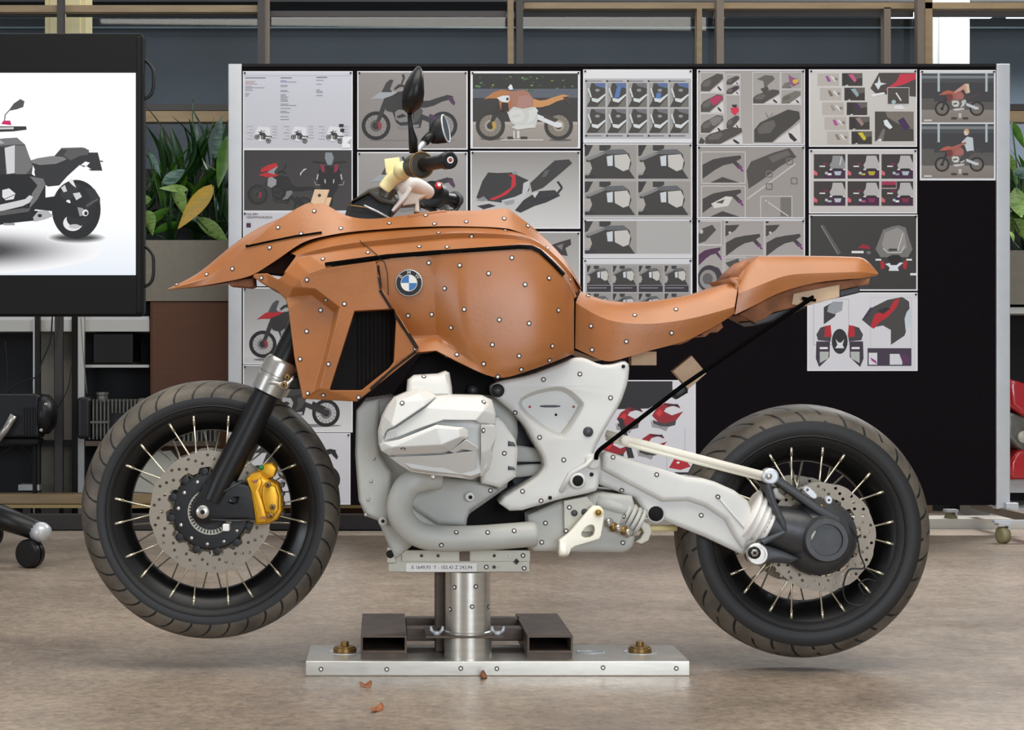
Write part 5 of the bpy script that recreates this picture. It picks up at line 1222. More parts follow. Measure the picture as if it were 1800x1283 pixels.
# ribbed boot
c0, c1 = P(1312, 905, -.10), P(1352, 925, -.10); rr = []; pp = []
for k in range(17):
    t = k / 16; pp.append(c0.lerp(c1, t)); rr.append(.066 - .014 * t + (.006 if k % 4 in (1, 2) else 0))
bk('rubber_boot', tube(pp, rr, 28), 'white_print')
fd = bk('final_drive', lathe([(-.06, .085), (-.02, .098), (.02, .096), (.045, .082), (.06, .066), (.066, .058), (.092, .056), (.098, .052), (.098, .040), (.090, .038), (.090, 0.0)], P(1440, 944, -.10) + Vector((0, .02, 0)), (0, -1, 0), 48), 'gunmetal', sharp=40, label='dark grey final drive housing')
mk('neck', tube(spline([P(1342, 922, -.105), P(1372, 926, -.11), P(1405, 935, -.105), P(1435, 942, -.10)], 4), [.050, .050, .050, .052, .054, .056, .058, .060, .060, .060, .058, .056, .055], 28), 'gunmetal', fd)
mk('brace', plate([(1345, 838), (1356, 832), (1366, 834), (1440, 886), (1478, 908), (1482, 925), (1466, 922), (1430, 898), (1372, 856), (1362, 850)], bev(.10, .150, .006)), 'gunmetal', fd, sharp=40)
mk('web', plate([(1345, 852), (1356, 850), (1366, 882), (1382, 916), (1386, 934), (1380, 938), (1372, 924), (1356, 890)], bev(.09, .166, .006)), 'gunmetal', fd, sharp=40)
mk('web', plate([(1336, 950), (1380, 930), (1383, 938), (1344, 958)], bev(.09, .164, .004)), 'gunmetal', fd, sharp=40)
mk('torque_arm', plate([(1318, 975), (1330, 956), (1352, 958), (1380, 968), (1412, 982), (1390, 992), (1365, 990), (1338, 994)], bev(.08, .14, .012)), 'gunmetal', fd, sharp=40)
mk('heat_shield', plate([(1357, 862), (1362, 856), (1370, 856), (1370, 864), (1382, 874), (1374, 880), (1362, 876)], bev(.09, .12, .003)), 'clamp_grey', fd)
eye = mk('arm_eye', lathe([(0, .028), (.03, .028), (.034, .024), (.034, .019), (.030, .019), (.030, 0)], P(1327, 972, -.13), (0, -1, 0), 32), 'steel', fd, sharp=30)
mk('eye_bolt', disc(1327, 972, .176, .015, .014), 'black_matte', fd); mk('eye_nut', disc(1327, 972, .180, .010, .006, 6), 'steel', fd); mk('eye_socket', disc(1327, 972, .182, .0045, .004, 8), 'black_matte', fd)
ue = mk('strut_eye', lathe([(0, .020), (.03, .020), (.033, .016), (.033, .0)], P(1350, 836, -.13), (0, -1, 0), 28), 'aluminium', fd, sharp=30); mk('strut_bolt', disc(1352, 837, .170, .008, .008), 'steel', fd)
for i, ang in enumerate(range(12)):
    a = 2 * math.pi * i / 12
    c = P(1440, 944, -.09); mk('housing_bolt', lathe([(0, .006), (.012, .006), (.013, .003)], (c.x + .092 * math.cos(a), -.085, c.z + .092 * math.sin(a)), (0, -1, 0), 8), 'engine_black', fd)
mk('chrome_bracket', plate(chaikin([(1412, 858), (1420, 853), (1436, 868), (1437, 875), (1430, 878), (1413, 864)], 1), bev(.135, .150, .002), holes=[circ(1419, 861, 3, 8)]), 'aluminium', fd, smooth=False)
mk('chrome_bracket', plate(chaikin([(1450, 875), (1458, 871), (1464, 876), (1462, 886), (1453, 886)], 1), bev(.135, .150, .002), holes=[circ(1457, 879, 2.5, 8)]), 'aluminium', fd, smooth=False)
mk('seal_bolt', disc(1445, 890, .145, .005, .02), 'brass', fd)
mk('rear_axle_cap_notch', plate([(1424, 944), (1432, 932), (1435, 934), (1427, 950)], bev(.165, .1725, .001)), 'clamp_grey', fd)
# sensor cable hanging from the drive
bk('sensor_cable', tube(spline([P(1488, 916, -.13), P(1506, 945, -.135), P(1512, 975, -.135), P(1519, 998, -.13), P(1492, 1002, -.125), P(1482, 1035, -.12), P(1490, 1058, -.12), P(1512, 1064, -.12), P(1526, 1052, -.12)], 6), .0022, 6), 'cable')
bk('sensor_cable', tube(spline([P(1519, 998, -.13), P(1536, 1010, -.12), P(1542, 1022, -.115), P(1524, 1018, -.115), P(1510, 1028, -.115), P(1522, 1048, -.115)], 6), .0022, 6), 'cable')
stt = bk('torque_strut', tube([P(1066, 762, -.06), P(1100, 772, -.085), P(1346, 836, -.145)], .0095, 12), 'cream_white')
mk('strut_tube', tube([P(1066, 770, -.06), P(1100, 781, -.09), P(1340, 842, -.14)], .0055, 10), 'cream_white', stt)
mk('strut_joint', disc(1100, 774, .105, .012, .02), 'cream_white', stt)
# foot peg hanger
pg = bk('footpeg_hanger', plate(chaikin([(1036, 896), (1044, 889), (1056, 890), (1062, 898), (1062, 912), (1056, 947), (1040, 952), (1006, 962), (1000, 976), (990, 981), (982, 974), (984, 962), (983, 950), (992, 944), (1004, 934)], 1, .15), bev(.195, .215, .004), holes=[chaikin([(1020, 938), (1030, 924), (1043, 921), (1047, 930), (1043, 944), (1026, 946)], 1)]), 'cream_white', sharp=40)
mk('peg_bolt', disc(1052, 901, .224, .0075, .01), 'brass', pg); mk('peg_washer', disc(1052, 901, .218, .012, .004), 'cream', pg)
mk('peg', tube([P(988, 950, -.20), P(989, 962, -.22), P(991, 976, -.23)], [.006, .009, .012], 12), 'cream_white', pg)
# foam block on an arm behind the rider area
fb = bk('marker_block', plate([(1183, 652), (1216, 625), (1242, 656), (1210, 684)], bev(.02, .055, .001)), 'light_foam', smooth=False)
mk('marker_block_foot', plate([(1180, 690), (1205, 676), (1210, 690), (1190, 702)], bev(.0, .04, .004)), 'black_plastic', fb)

# ---------------------------------------------------------------- handlebar
hb = bk('instrument_block', plate([(605, 381), (614, 354), (648, 334), (668, 340), (699, 352), (690, 372), (682, 392), (606, 392)], bev(-.10, .10, .01), tilt=(0, -.2)), 'black_plastic', smooth=False)
mk('instrument_cover', plate([(617, 354), (648, 331), (665, 327), (684, 338), (701, 351), (693, 360), (668, 356), (648, 340)], bev(-.08, .108, .004)), 'dark_olive', hb)
mk('cover_edge', tube([P(640, 361, -.112), P(664, 372, -.112), P(684, 383, -.112)], .003, 6), 'aluminium', hb); mk('cover_edge', tube([P(612, 360, -.112), P(650, 366, -.112)], .0018, 6), 'brass', hb)
bk('fork_cap', tube([P(676, 348, -.10), P(684, 330, -.10)], .0195, 20), 'dark_olive', sharp=40)
rs = bk('bar_riser', tube(spline([P(676, 332, -.11), P(688, 316, -.12), P(706, 304, -.15), P(722, 290, -.18)], 4), .0175, 18), 'cream')
mk('riser_tab', plate([(676, 279), (702, 276), (705, 300), (694, 312), (678, 304)], bev(.09, .125, .003)), 'cream', rs)
mk('riser_ball', lathe([(-.024, 0), (-.02, .013), (0, .024), (.02, .013), (.024, 0)], P(708, 300, -.16), (0, 1, 0), 16), 'cream', rs)
bk('bar_clamp', tube(spline([P(700, 332, -.10), P(722, 322, -.06), P(742, 330, -.02), P(752, 338, .03)], 4), .018, 16), 'white_print')
bk('clamp_wedge', plate([(697, 336), (712, 326), (724, 330), (716, 346), (692, 372), (687, 370), (701, 350)], bev(-.02, .10, .003)), 'white_print')
bk('bar_bracket', plate([(706, 344), (744, 322), (755, 330), (750, 342), (736, 350), (738, 372), (728, 372), (730, 358), (708, 362)], bev(-.04, .02, .004)), 'cream_white')
bar = spline([P(735, 291, -.24), P(728, 292, -.20), P(712, 300, -.14), P(716, 318, 0), P(738, 332, .14), P(752, 342, .24)], 5)
bk('handlebar', tube(bar, .011, 12), 'black_plastic')
g = bk('grip', tube([P(737, 290, -.26), P(760, 287, -.33), P(782, 283, -.40)], [.017, .0165, .0165], 20), 'black_plastic', sharp=45, label='near handlebar grip')
mk('switch_housing', lathe([(-.045, .020), (-.043, .028), (-.01, .030), (0, .031), (.01, .030), (.012, .026)], P(739, 290, -.275), P(782, 283, -.40) - P(737, 290, -.26), 24), 'dark_olive', g, sharp=35)
mk('housing_ring', lathe([(-.002, .0295), (-.002, .0325), (.002, .0325), (.002, .0295)], P(741, 290, -.285), P(782, 283, -.40) - P(737, 290, -.26), 28, close=True), 'brass', g)
mk('bar_end', lathe([(-.02, .0165), (-.015, .0205), (.008, .0205), (.011, .017), (.011, .0)], P(788, 282, -.415), P(782, 283, -.40) - P(737, 290, -.26), 24), 'black_plastic', g, sharp=35)
mk('bar_end_ring', lathe([(.010, .005), (.0125, .005), (.0125, .008), (.010, .008)], P(788, 282, -.415), P(782, 283, -.40) - P(737, 290, -.26), 24, close=True), 'white_print', g)
mk('bar_end_screw', lathe([(.010, .0035), (.0125, .0035), (.0130, .002)], P(788, 282, -.415), P(782, 283, -.40) - P(737, 290, -.26), 12), 'red_paint', g)
g2 = bk('grip', tube([P(755, 342, .26), P(778, 347, .34), P(805, 352, .42)], [.021, .0175, .018], 20), 'black_plastic', sharp=45, label='far handlebar grip')
mk('switch_housing', lathe([(-.02, .026), (-.018, .036), (.018, .037), (.02, .028)], P(763, 342, .26), (.35, .9, 0), 24), 'black_plastic', g2, sharp=35)
mk('start_button', disc(771, 326, -.22, .010, .02), 'red_paint', g2); mk('start_button_rim', disc(772, 325, -.217, .005, .004), 'white_print', g2)
mk('grip_flange', lathe([(-.004, .0235), (.004, .0235)], P(800, 351, .40), (.35, .9, 0), 20), 'gunmetal', g2)
mk('lever', tube(spline([P(742, 362, .2), P(770, 372, .28), P(795, 372, .36), P(806, 362, .40)], 4), .006, 8), 'black_plastic', g2)
# near mirror
m1 = bk('mirror', tube([P(727, 268, -.27), P(726, 245, -.28), P(722, 225, -.29), P(720, 195, -.30)], [.011, .011, .006, .006], 12), 'black_plastic', label='near mirror seen from behind')
def loft(secs, n=16):
    V, Fc = [], []
    for (c, rx, ry, a) in secs:
        for k in range(n):
            t = 2 * math.pi * k / n; V.append(c + Vector((math.cos(a), math.sin(a), 0)) * rx * math.cos(t) + Vector((-math.sin(a), math.cos(a), 0)) * ry * math.sin(t))
    for i in range(len(secs) - 1):
        for k in range(n): Fc.append((i * n + k, i * n + (k + 1) % n, (i + 1) * n + (k + 1) % n, (i + 1) * n + k))
    Fc.append(tuple(range(n))); Fc.append(tuple((len(secs) - 1) * n + k for k in range(n)))
    return V, Fc
mk('mirror_shell', loft([(P(721, 199, -.30), .008, .010, 0), (P(722, 191, -.305), .020, .022, .1), (P(724, 180, -.31), .027, .034, .15), (P(726, 165, -.31), .0262, .042, .2), (P(729, 145, -.31), .021, .040, .2), (P(733, 128, -.31), .0135, .028, .2), (P(735, 119, -.31), .006, .012, .2), (P(735, 116.5, -.31), .002, .004, .2)], 20), 'black_plastic', m1)
# far mirror
m2 = bk('mirror', tube([P(733, 268, .25), P(741, 256, .26), P(750, 246, .27)], [.007, .008, .008], 12), 'aluminium', label='far mirror with bright glass')
mk('mirror_neck', tube([P(746, 250, .265), P(752, 243, .27), P(760, 238, .275)], [.012, .013, .016], 14), 'black_plastic', m2)
sec = [((757, 240), .016, .020), ((766, 233), .024, .032), ((775, 228), .022, .038), ((783, 226), .016, .040)]
V, Fc = [], []
n = 20
for (c, a_, b_) in sec:
    cc = P(c[0], c[1], .28)
    for k in range(n):
        t = 2 * math.pi * k / n
        V.append(cc + Vector((.42, .80, -.1)).normalized() * b_ * 1.0 * math.sin(t) * .55 + Vector((-.18, .1, 1)).normalized() * b_ * math.cos(t) + Vector((1, -.5, 0)) * a_ * 0)
for i in range(len(sec) - 1):
    for k in range(n): Fc.append((i * n + k, i * n + (k + 1) % n, (i + 1) * n + (k + 1) % n, (i + 1) * n + k))
Fc.append(tuple(range(n))); Fc.append(tuple((len(sec) - 1) * n + k for k in range(n)))
mk('mirror_shell', (V, Fc), 'black_plastic', m2, sharp=50)
cc = P(783.5, 226, .28); e1 = Vector((.42, .80, -.1)).normalized() * .55; e2 = Vector((-.18, .1, 1)).normalized(); nn = e1.normalized().cross(e2).normalized()
if nn.x < 0: nn = -nn
MATS['mirror_glass'] = mat('mirror_glass', C(190, 196, 200), .08, metal=.9)
mk('mirror_glass', ([cc + nn * .001 + (e1 * math.sin(2 * math.pi * k / 24) + e2 * math.cos(2 * math.pi * k / 24)) * .035 for k in range(24)], [tuple(range(24))]), 'mirror_glass', m2, smooth=False)
mk('mirror_rim', tube([cc + (e1 * math.sin(2 * math.pi * k / 24) + e2 * math.cos(2 * math.pi * k / 24)) * .038 for k in range(24)], .0025, 8, closed=True), 'aluminium', m2)
# ================================================================== STAND
ST = empty('motorcycle_stand', (P(820, 0, 0).x, 0, 0), 'machined aluminium stand with round column on a long flat base plate', 'stand')
YF0, YF1 = -.115, .14
s = S(YF0); x0 = (537 - VX) / s; x1 = (1213 - VX) / s
def st(name, vf, m, **k): return mk(name, vf, m, ST, **k)
st('base_plate', box(x0, x1, YF0, YF1, 0, .0375), 'machined', bevel=.0025)
cx = (822 - VX) / S(-.03)
st('column', lathe([(0, .060), (.066, .060), (.068, .0575), (.2185, .0575)], (cx, -.045, .0375), (0, 0, 1), 48), 'machined', sharp=30)
a = P(765, 0, .03).x; st('back_post', box(a, a + .06, .02, .10, .0375, .256), 'rusty_steel', bevel=.003)
# forklift sleeves (open rectangular tubes)
for (p0, p1) in ((634, 715), (927, 1007)):
    sx = S(-.10); xa = (p0 - VX) / sx; xb = (p1 - VX) / sx; t_ = .005; z0, z1 = .056, .099
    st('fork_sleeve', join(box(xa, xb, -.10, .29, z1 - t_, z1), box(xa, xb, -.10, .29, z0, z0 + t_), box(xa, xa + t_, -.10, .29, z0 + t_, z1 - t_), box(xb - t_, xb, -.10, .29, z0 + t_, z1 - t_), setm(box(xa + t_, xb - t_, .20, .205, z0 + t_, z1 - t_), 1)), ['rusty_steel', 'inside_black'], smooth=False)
    st('sleeve_support', box(xa, xb, -.085, .27, .0375, z0), 'rusty_steel', smooth=False)
xa = (715 - VX) / S(-.02); xb = (927 - VX) / S(-.02)
st('cross_bar', box(xa, xb, .06, .12, .060, .092), 'rusty_steel', bevel=.003)
st('cross_bar', box(xa, xb, .20, .24, .066, .099), 'rusty_steel', bevel=.003)
st('tie_plate', box((748 - VX) / S(-.10), (884 - VX) / S(-.10), -.112, .06, .094, .099), 'rusty_steel', bevel=.001)
def wing(px, py):
    c = P(px, py, -.09); c = Vector((c.x, -.09, .099))
    w = st('wing_nut', lathe([(0, .009), (.008, .008), (.010, .004)], c, (0, 0, 1), 12), 'aluminium')
    for s_ in (-1, 1): mk('wing', tube([c + Vector((s_ * .006, 0, .004)), c + Vector((s_ * .014, 0, .013)), c + Vector((s_ * .015, 0, .022))], [.004, .0045, .003], 8), 'aluminium', w)
wing(768, 1112); wing(875, 1108)
for (p, m_) in ((606, 'brass'), (1127, 'brass')):
    c = P(p, 1145, .0); X = c.x
    n_ = st('anchor_bolt', lathe([(0, .030), (.012, .030), (.013, .026), (.016, .026), (.017, .010), (.028, .010), (.029, .007)], (X, .02, .0375), (0, 0, 1), 28), 'brass', sharp=30)
    mk('bolt_slot', tube([(X + (.038 * math.cos(q * .4488)) * 1.1, .02 + .038 * math.sin(q * .4488), .0378) for q in range(14)], .0018, 6, closed=True), 'aluminium', n_)
X = P(1040, 1146, 0).x
st('slot_ring', tube([(X + .036 * math.cos(q * .314), .02 + .02 * math.sin(q * .314), .0378) for q in range(20)], .002, 6, closed=True), 'aluminium')
# clamp head under the engine
hd_ = st('clamp_head', pbox(682, 932, 967, 1006, -.10, .10), 'clamp_grey', bevel=.003)
zt = P(0, 967, -.10).z
mk('top_strip', pbox(706, 932, 967, 987, -.106, -.10), 'clamp_grey', hd_, bevel=.001)
mk('label_strip', pbox(714, 838, 990, 1005, -.1015, -.10), 'white_print', hd_, smooth=False)
V, Fc = text_mesh('X 1649,93  Y - 103,43 Z 243,94', .0128); c = P(722, 997.5, -.1022)
wd_ = max(v.x for v in V); k_ = ((830 - 722) / S(-.1022)) / wd_
mk('lettering', ([(v.x * k_ + c.x, c.y, v.y + c.z) for v in V], Fc), 'gunmetal', hd_, smooth=False)
mk('index_block', pbox(808, 826, 969, 986, -.110, -.106), 'rusty_steel', hd_, smooth=False)
for (x, y) in ((741, 977), (770, 977), (869, 977), (896, 978), (869, 997)): mk('screw', disc(x, y, .110, .004, .005, 10), 'gunmetal' if x != 896 else 'white_print', hd_)
c = P(908, 987, -.11); mk('index_pin', ([c + Vector((0, 0, .008)), c + Vector((.007, 0, 0)), c + Vector((0, 0, -.008)), c + Vector((-.007, 0, 0)), c + Vector((0, -.004, 0)), c + Vector((0, .006, 0))], [(0, 1, 4), (1, 2, 4), (2, 3, 4), (3, 0, 4), (0, 5, 1), (1, 5, 2), (2, 5, 3), (3, 5, 0)]), 'gunmetal', hd_, smooth=False)
st('engine_bracket', box((700 - VX) / S(-.1), (925 - VX) / S(-.1), -.09, .09, zt, zt + .012), 'black_matte', smooth=False)
# clay shavings on the floor
MATS['shaving'] = mat('shaving', C(150, 92, 58), .7, var=.2, vs=60)
for i, (px, py, l, w_, a, lab) in enumerate(((850, 1192, .05, .018, 1.4, 'curled clay shaving leaning at the foot of the stand base plate'), (643, 1208, .032, .016, .5, 'small pale clay shaving below the left of the base plate'), (663, 1250, .055, .016, 1.1, 'long clay shaving nearest to the viewer'), (1105, 1140, .0, 0, 0, None))):
    if not lab: continue
    sF = (py - VY) / CAMH; Yf = F / sF - DIST; c = P(px, py, Yf)
    n = 9; V, Fc = [], []
    for k in range(n):
        t = k / (n - 1) - .5; ww = w_ * (1 - (2 * t) ** 2 * .7) / 2; z = .003 + .0035 * (1 - math.cos(t * 4)) + .002 * math.sin(k)
        d = Vector((math.cos(a), math.sin(a), 0)); q = Vector((-d.y, d.x, 0))
        base = Vector((c.x, c.y, 0)) + d * l * t
        V += [base + q * ww + Vector((0, 0, max(.0005, z + .006))), base - q * ww + Vector((0, 0, max(.0005, z - .002))), base - q * ww + Vector((0, 0, max(0, z - .004))), base + q * ww + Vector((0, 0, z + .003))]
    for k in range(n - 1):
        for j in range(4): Fc.append((k * 4 + j, k * 4 + (j + 1) % 4, k * 4 + 4 + (j + 1) % 4, k * 4 + 4 + j))
    Fc += [(0, 1, 2, 3), tuple((n - 1) * 4 + j for j in range(4))]
    mn = min(v.z for v in V)
    for v in V: v.z -= mn
    tag(mk('clay_shaving', (V, Fc), 'shaving'), lab, 'shaving', 'clay shavings on the floor')
# ================================================================== MONITOR
YM = 2.3
MN = empty('presentation_monitor', (P(-79, 0, YM).x, YM + .25, 0), 'large black presentation monitor showing a motorcycle picture', 'monitor')
cs = mk('casing', pbox(-410, 252.5, 57, 556, YM, YM + .085), 'monitor_black', MN, bevel=.02, bseg=4)
mk('top_bezel', pbox(-398, 239.5, 60, 127.5, YM - .004, YM), 'monitor_black', MN, bevel=.001)
mk('bottom_bezel', pbox(-398, 239.5, 484, 552, YM - .004, YM), 'monitor_black', MN, bevel=.001)
D = Sheet(YM - .0022, 2.2e-5)
sx0, sx1, sy0, sy1 = -397, 238.5, 128, 483.5
W1 = C(252, 253, 255); W2 = C(236, 240, 246); W3 = C(212, 210, 212)
D.rect(sx0, sy0, sx1, 392, W1, W1); D.rect(sx0, 392, sx1, sy1, W1, C(232, 238, 247))
D.clip = (sx0, sy0, sx1, sy1)
# soft ground shadow under the bike: nested ellipses from light to dark
for k in range(48):
    t = k / 47; g = 246 - 176 * t ** 1.6; D.ell(-70, 440, 250 - 170 * t, 42 - 30 * t, C(g, g, g + 2), 48)
for k in range(24):
    t = k / 23; g = 238 - 170 * t; D.ell(134, 418, 52 - 24 * t, 10 - 7 * t, C(g, g, g), 30)
K = C(24, 24, 26); K2 = C(44, 44, 46); K3 = C(86, 85, 86); K4 = C(150, 149, 150); K5 = C(206, 206, 208)
q = lambda pts, c: D.poly(pts, c)
# rear wheel
D.ell(134, 368, 43, 52, K, 40); D.ell(138, 364, 30, 40, C(30, 30, 32), 36); D.ell(128, 392, 17, 14, C(230, 230, 230), 24); D.ell(134, 384, 17, 15, C(34, 34, 36), 24); D.ell(131, 398, 10, 4, C(190, 190, 192), 20)
q([(150, 330), (166, 332), (176, 348), (176, 356), (168, 354), (160, 362), (152, 368), (148, 364), (160, 350)], K2); D.line([(152, 362), (172, 350)], 3, K3)
q([(108, 335), (116, 322), (128, 320), (140, 325), (134, 345), (118, 352), (106, 346)], K2); q([(107, 330), (114, 325), (118, 336), (112, 338)], K5); q([(120, 318), (127, 314), (134, 330), (128, 326)], C(226, 226, 228)); q([(128, 340), (140, 338), (144, 346), (134, 352)], K5); D.ell(120, 355, 4, 4, C(230, 230, 230), 12)
q([(60, 350), (95, 345), (140, 365), (152, 378), (140, 386), (100, 372), (62, 368)], K); q([(136, 364), (146, 366), (150, 378), (140, 380)], K4); D.ell(150, 374, 5.5, 6, C(224, 224, 224), 18); D.ell(151, 375, 3, 3.5, K, 14)
# tail, seat, tank
q([(60, 300), (92, 280), (108, 262), (150, 260), (157, 268), (172, 268), (176, 284), (180, 300), (160, 300), (140, 290), (118, 310), (104, 326), (84, 328), (62, 312)], K2)
q([(92, 278), (108, 260), (145, 259), (157, 264), (154, 272), (140, 274), (124, 282), (118, 278), (112, 272), (96, 276)], K3); q([(96, 274), (108, 262), (118, 264), (112, 272), (118, 278), (100, 276)], C(58, 57, 58))
q([(54, 282), (66, 278), (92, 274), (112, 276), (117, 280), (96, 290), (70, 292), (58, 290)], C(124, 123, 124)); q([(56, 286), (70, 290), (98, 288), (118, 280), (90, 302), (62, 300)], K2)
q([(142, 290), (150, 284), (158, 286), (152, 292)], W1); q([(145, 294), (152, 292), (160, 297), (150, 298)], W1); D.line([(176, 283), (181, 284)], 2, K)
q([(-80, 260), (-20, 246), (10, 243), (30, 242), (44, 254), (52, 276), (58, 290), (56, 306), (28, 308), (12, 306), (-80, 320)], C(74, 73, 74)); q([(-60, 250), (12, 244), (30, 243), (44, 254), (24, 254), (-60, 260)], C(116, 115, 117))
q([(8, 260), (26, 255), (26, 304), (12, 306)], C(206, 206, 208)); q([(26, 256), (44, 256), (52, 276), (57, 292), (46, 306), (27, 306)], C(112, 111, 112)); q([(-80, 262), (8, 258), (10, 306), (-80, 320)], C(46, 45, 47)); q([(-60, 250), (0, 246), (8, 252), (-60, 258)], C(170, 170, 172))
# engine and under parts
q([(-90, 310), (14, 306), (56, 306), (80, 322), (80, 350), (60, 370), (84, 372), (78, 386), (20, 392), (-90, 410)], K)
q([(52, 310), (76, 314), (80, 324), (66, 350), (52, 366), (56, 340), (66, 326)], C(112, 111, 112)); q([(4, 334), (16, 331), (27, 340), (24, 350), (10, 352), (4, 346)], C(222, 222, 224)); D.line([(8, 350), (26, 342)], 1.2, K)
q([(-90, 366), (-10, 362), (44, 350), (52, 343), (58, 346), (52, 356), (40, 362), (-10, 374), (-90, 380)], C(206, 206, 208)); q([(-90, 382), (40, 366), (54, 366), (50, 372), (-90, 392)], K3); q([(58, 382), (68, 370), (84, 370), (94, 380), (78, 386), (60, 390)], C(176, 176, 178)); D.ell(70, 379, 4, 3, K, 12); D.rect(6, 392, 26, 396, K4); q([(-90, 330), (0, 326), (2, 352), (-90, 362)], K2)
# handlebar, mirror
q([(-60, 222), (24, 222), (46, 222), (47, 228), (24, 231), (-60, 234)], K2); q([(-60, 225), (24, 223.5), (24, 227), (-60, 228)], K5); q([(2, 218), (6, 212), (18, 212), (20, 220)], C(196, 30, 96)); D.line([(8, 212), (9, 202), (18, 192)], 1.6, K2); q([(15, 195), (24, 182), (36, 174), (43, 178), (41, 188), (30, 192)], C(78, 77, 76))
q([(-140, 222), (-40, 214), (0, 224), (-30, 246), (-140, 250)], K2)
# front wheel beyond the frame edge
D.ell(-260, 372, 48, 54, K, 40); D.ell(-260, 372, 32, 38, K5, 36); D.ell(-260, 372, 14, 16, K2, 24); q([(-250, 372), (-180, 250), (-168, 256), (-236, 376)], K2); q([(-280, 260), (-180, 216), (-90, 230), (-80, 300), (-170, 290)], C(150, 30, 60))
scr = D.build('screen_picture', 'screen', MN, (sx0, sy0, sx1, sy1, .0016, W1))
for (y0, y1) in ((104, 176), (431, 506)):
    pts = [P(249, y0, YM + .04), P(258, y0 + 4, YM + .04), P(268, y0 + 16, YM + .04), P(270, y0 + 30, YM + .04), P(269.5, y1 - 22, YM + .04), P(264, y1 - 8, YM + .04), P(250, y1, YM + .04)]
    mk('side_handle', tube(spline(pts, 4), .0065, 10), 'black_plastic', MN)
xc = P(-79, 0, YM).x
mk('mast', box(xc - .06, xc + .06, YM + .085, YM + .16, .22, 1.6), 'black_plastic', MN, bevel=.006)
hub = P(-40, 893, YM)
mk('base_hub', lathe([(.10, .12), (.20, .11), (.24, .06)], (xc, YM + .12, 0), (0, 0, 1), 24), 'black_plastic', MN)
for (ex, ey) in ((P(72, 0, 2.2).x, 2.22), (xc - .62, 2.25), (xc - .06, 2.98), (xc - .45, 2.98)):
    p0 = Vector((xc, YM + .12, .215)); p1 = Vector((ex, ey, .135))
    if ey < 2.5: p1.z = .135
    ar = mk('base_arm', tube([p0, p0.lerp(p1, .5) + Vector((0, 0, .01)), p1], [.052, .048, .036], 14), 'black_plastic', MN)
    mk('arm_cap', lathe([(-.03, .037), (.0, .040), (.022, .032), (.034, .0)], p1, p1 - p0, 18), 'aluminium', ar)
    cc = Vector((p1.x - .045 if ex > xc else p1.x + .045, p1.y, .055))
    mk('caster', join(lathe([(-.03, .02), (-.028, .05), (-.02, .055), (-.004, .055), (-.003, .03), (.003, .03), (.004, .055), (.02, .055), (.028, .05), (.03, .02)], cc, (.5, .85, 0), 26), lathe([(.03, .012), (.09, .012)], (cc.x, cc.y, 0.02), (0, 0, 1), 10)), 'black_plastic', ar, sharp=40)

# ================================================================== LEFT BACKGROUND: racks, engines, planter
YR = 4.25
t = empty('steel_rack', (P(60, 0, YR).x, YR + .2, 0), 'steel rack with white shelf below the monitor', 'shelf rack')
mk('shelf_board', pbox(-500, 263, 562, 583, YR, YR + .4), 'shelf_white', t, bevel=.003)
mk('lower_shelf', pbox(-500, 263, 776, 784, YR, YR + .4), 'dark_wall', t, smooth=False)
mk('back_panel', pbox(-500, 263, 583, 900, YR + .41, YR + .43), 'dark_wall', t, smooth=False)
def upright(px0, px1, m, Y=YR - .03, z0=.0, py1=556): 
    a_ = P(px0, py1, Y); b_ = P(px1, py1, Y); mk('upright', box(a_.x, b_.x, Y, Y + .03, z0, a_.z), m, t, smooth=False)
upright(137, 148, 'shelf_white'); upright(126, 137, 'black_plastic', YR - .02); upright(58, 61, 'shelf_white'); upright(62, 70, 'black_plastic', YR - .035)
upright(96, 110, 'post_dark', YR - .12); upright(70, 95, 'planter_grey', YR + .2); upright(111, 126, 'planter_grey', YR + .2)
mk('foot_plate', pbox(32, 69, 852, 862, YR - .05, YR + .05), 'shelf_white', t, smooth=False)
mk('shelf_bin', pbox(163, 235, 585, 640, YR + .02, YR + .3), 'black_plastic', t, bevel=.01)
mk('shelf_papers', pbox(-100, 262, 556, 562, YR + .02, YR + .3), 'paper', t, smooth=False)
mk('inner_board', pbox(150, 262, 641, 646, YR + .02, YR + .4), 'shelf_white', t, smooth=False)
def cable_thing(pts, m, lab, r=.004):
    o = mk('cable', tube(spline(pts, 6), r, 6), m); tag(o, lab, 'cable', 'cables hanging below the monitor')
YC = YR - .16
cable_thing([P(92, 556, YC), P(88, 600, YC), P(72, 640, YC), P(68, 660, YC), P(30, 676, YC), P(16, 690, YC)], 'cable', 'black cable curving down in front of the rack uprights')
cable_thing([P(142, 558, YC), P(146, 620, YC), P(153, 692, YC)], 'cable_grey', 'thin grey cable hanging along the white upright', .0025)
cable_thing([P(9, 600, YC), P(13, 650, YC), P(14, 694, YC)], 'cable', 'thin black cable hanging at the left edge', .003)
cable_thing([P(126, 640, YC), P(120, 680, YC), P(104, 712, YC), P(86, 728, YC)], 'cable', 'black cable looping towards the dark engine', .0025)
cable_thing([P(0, 800, YC), P(30, 782, YC), P(56, 806, YC), P(44, 840, YC)], 'cable', 'black cable loop below the lower shelf', .003)
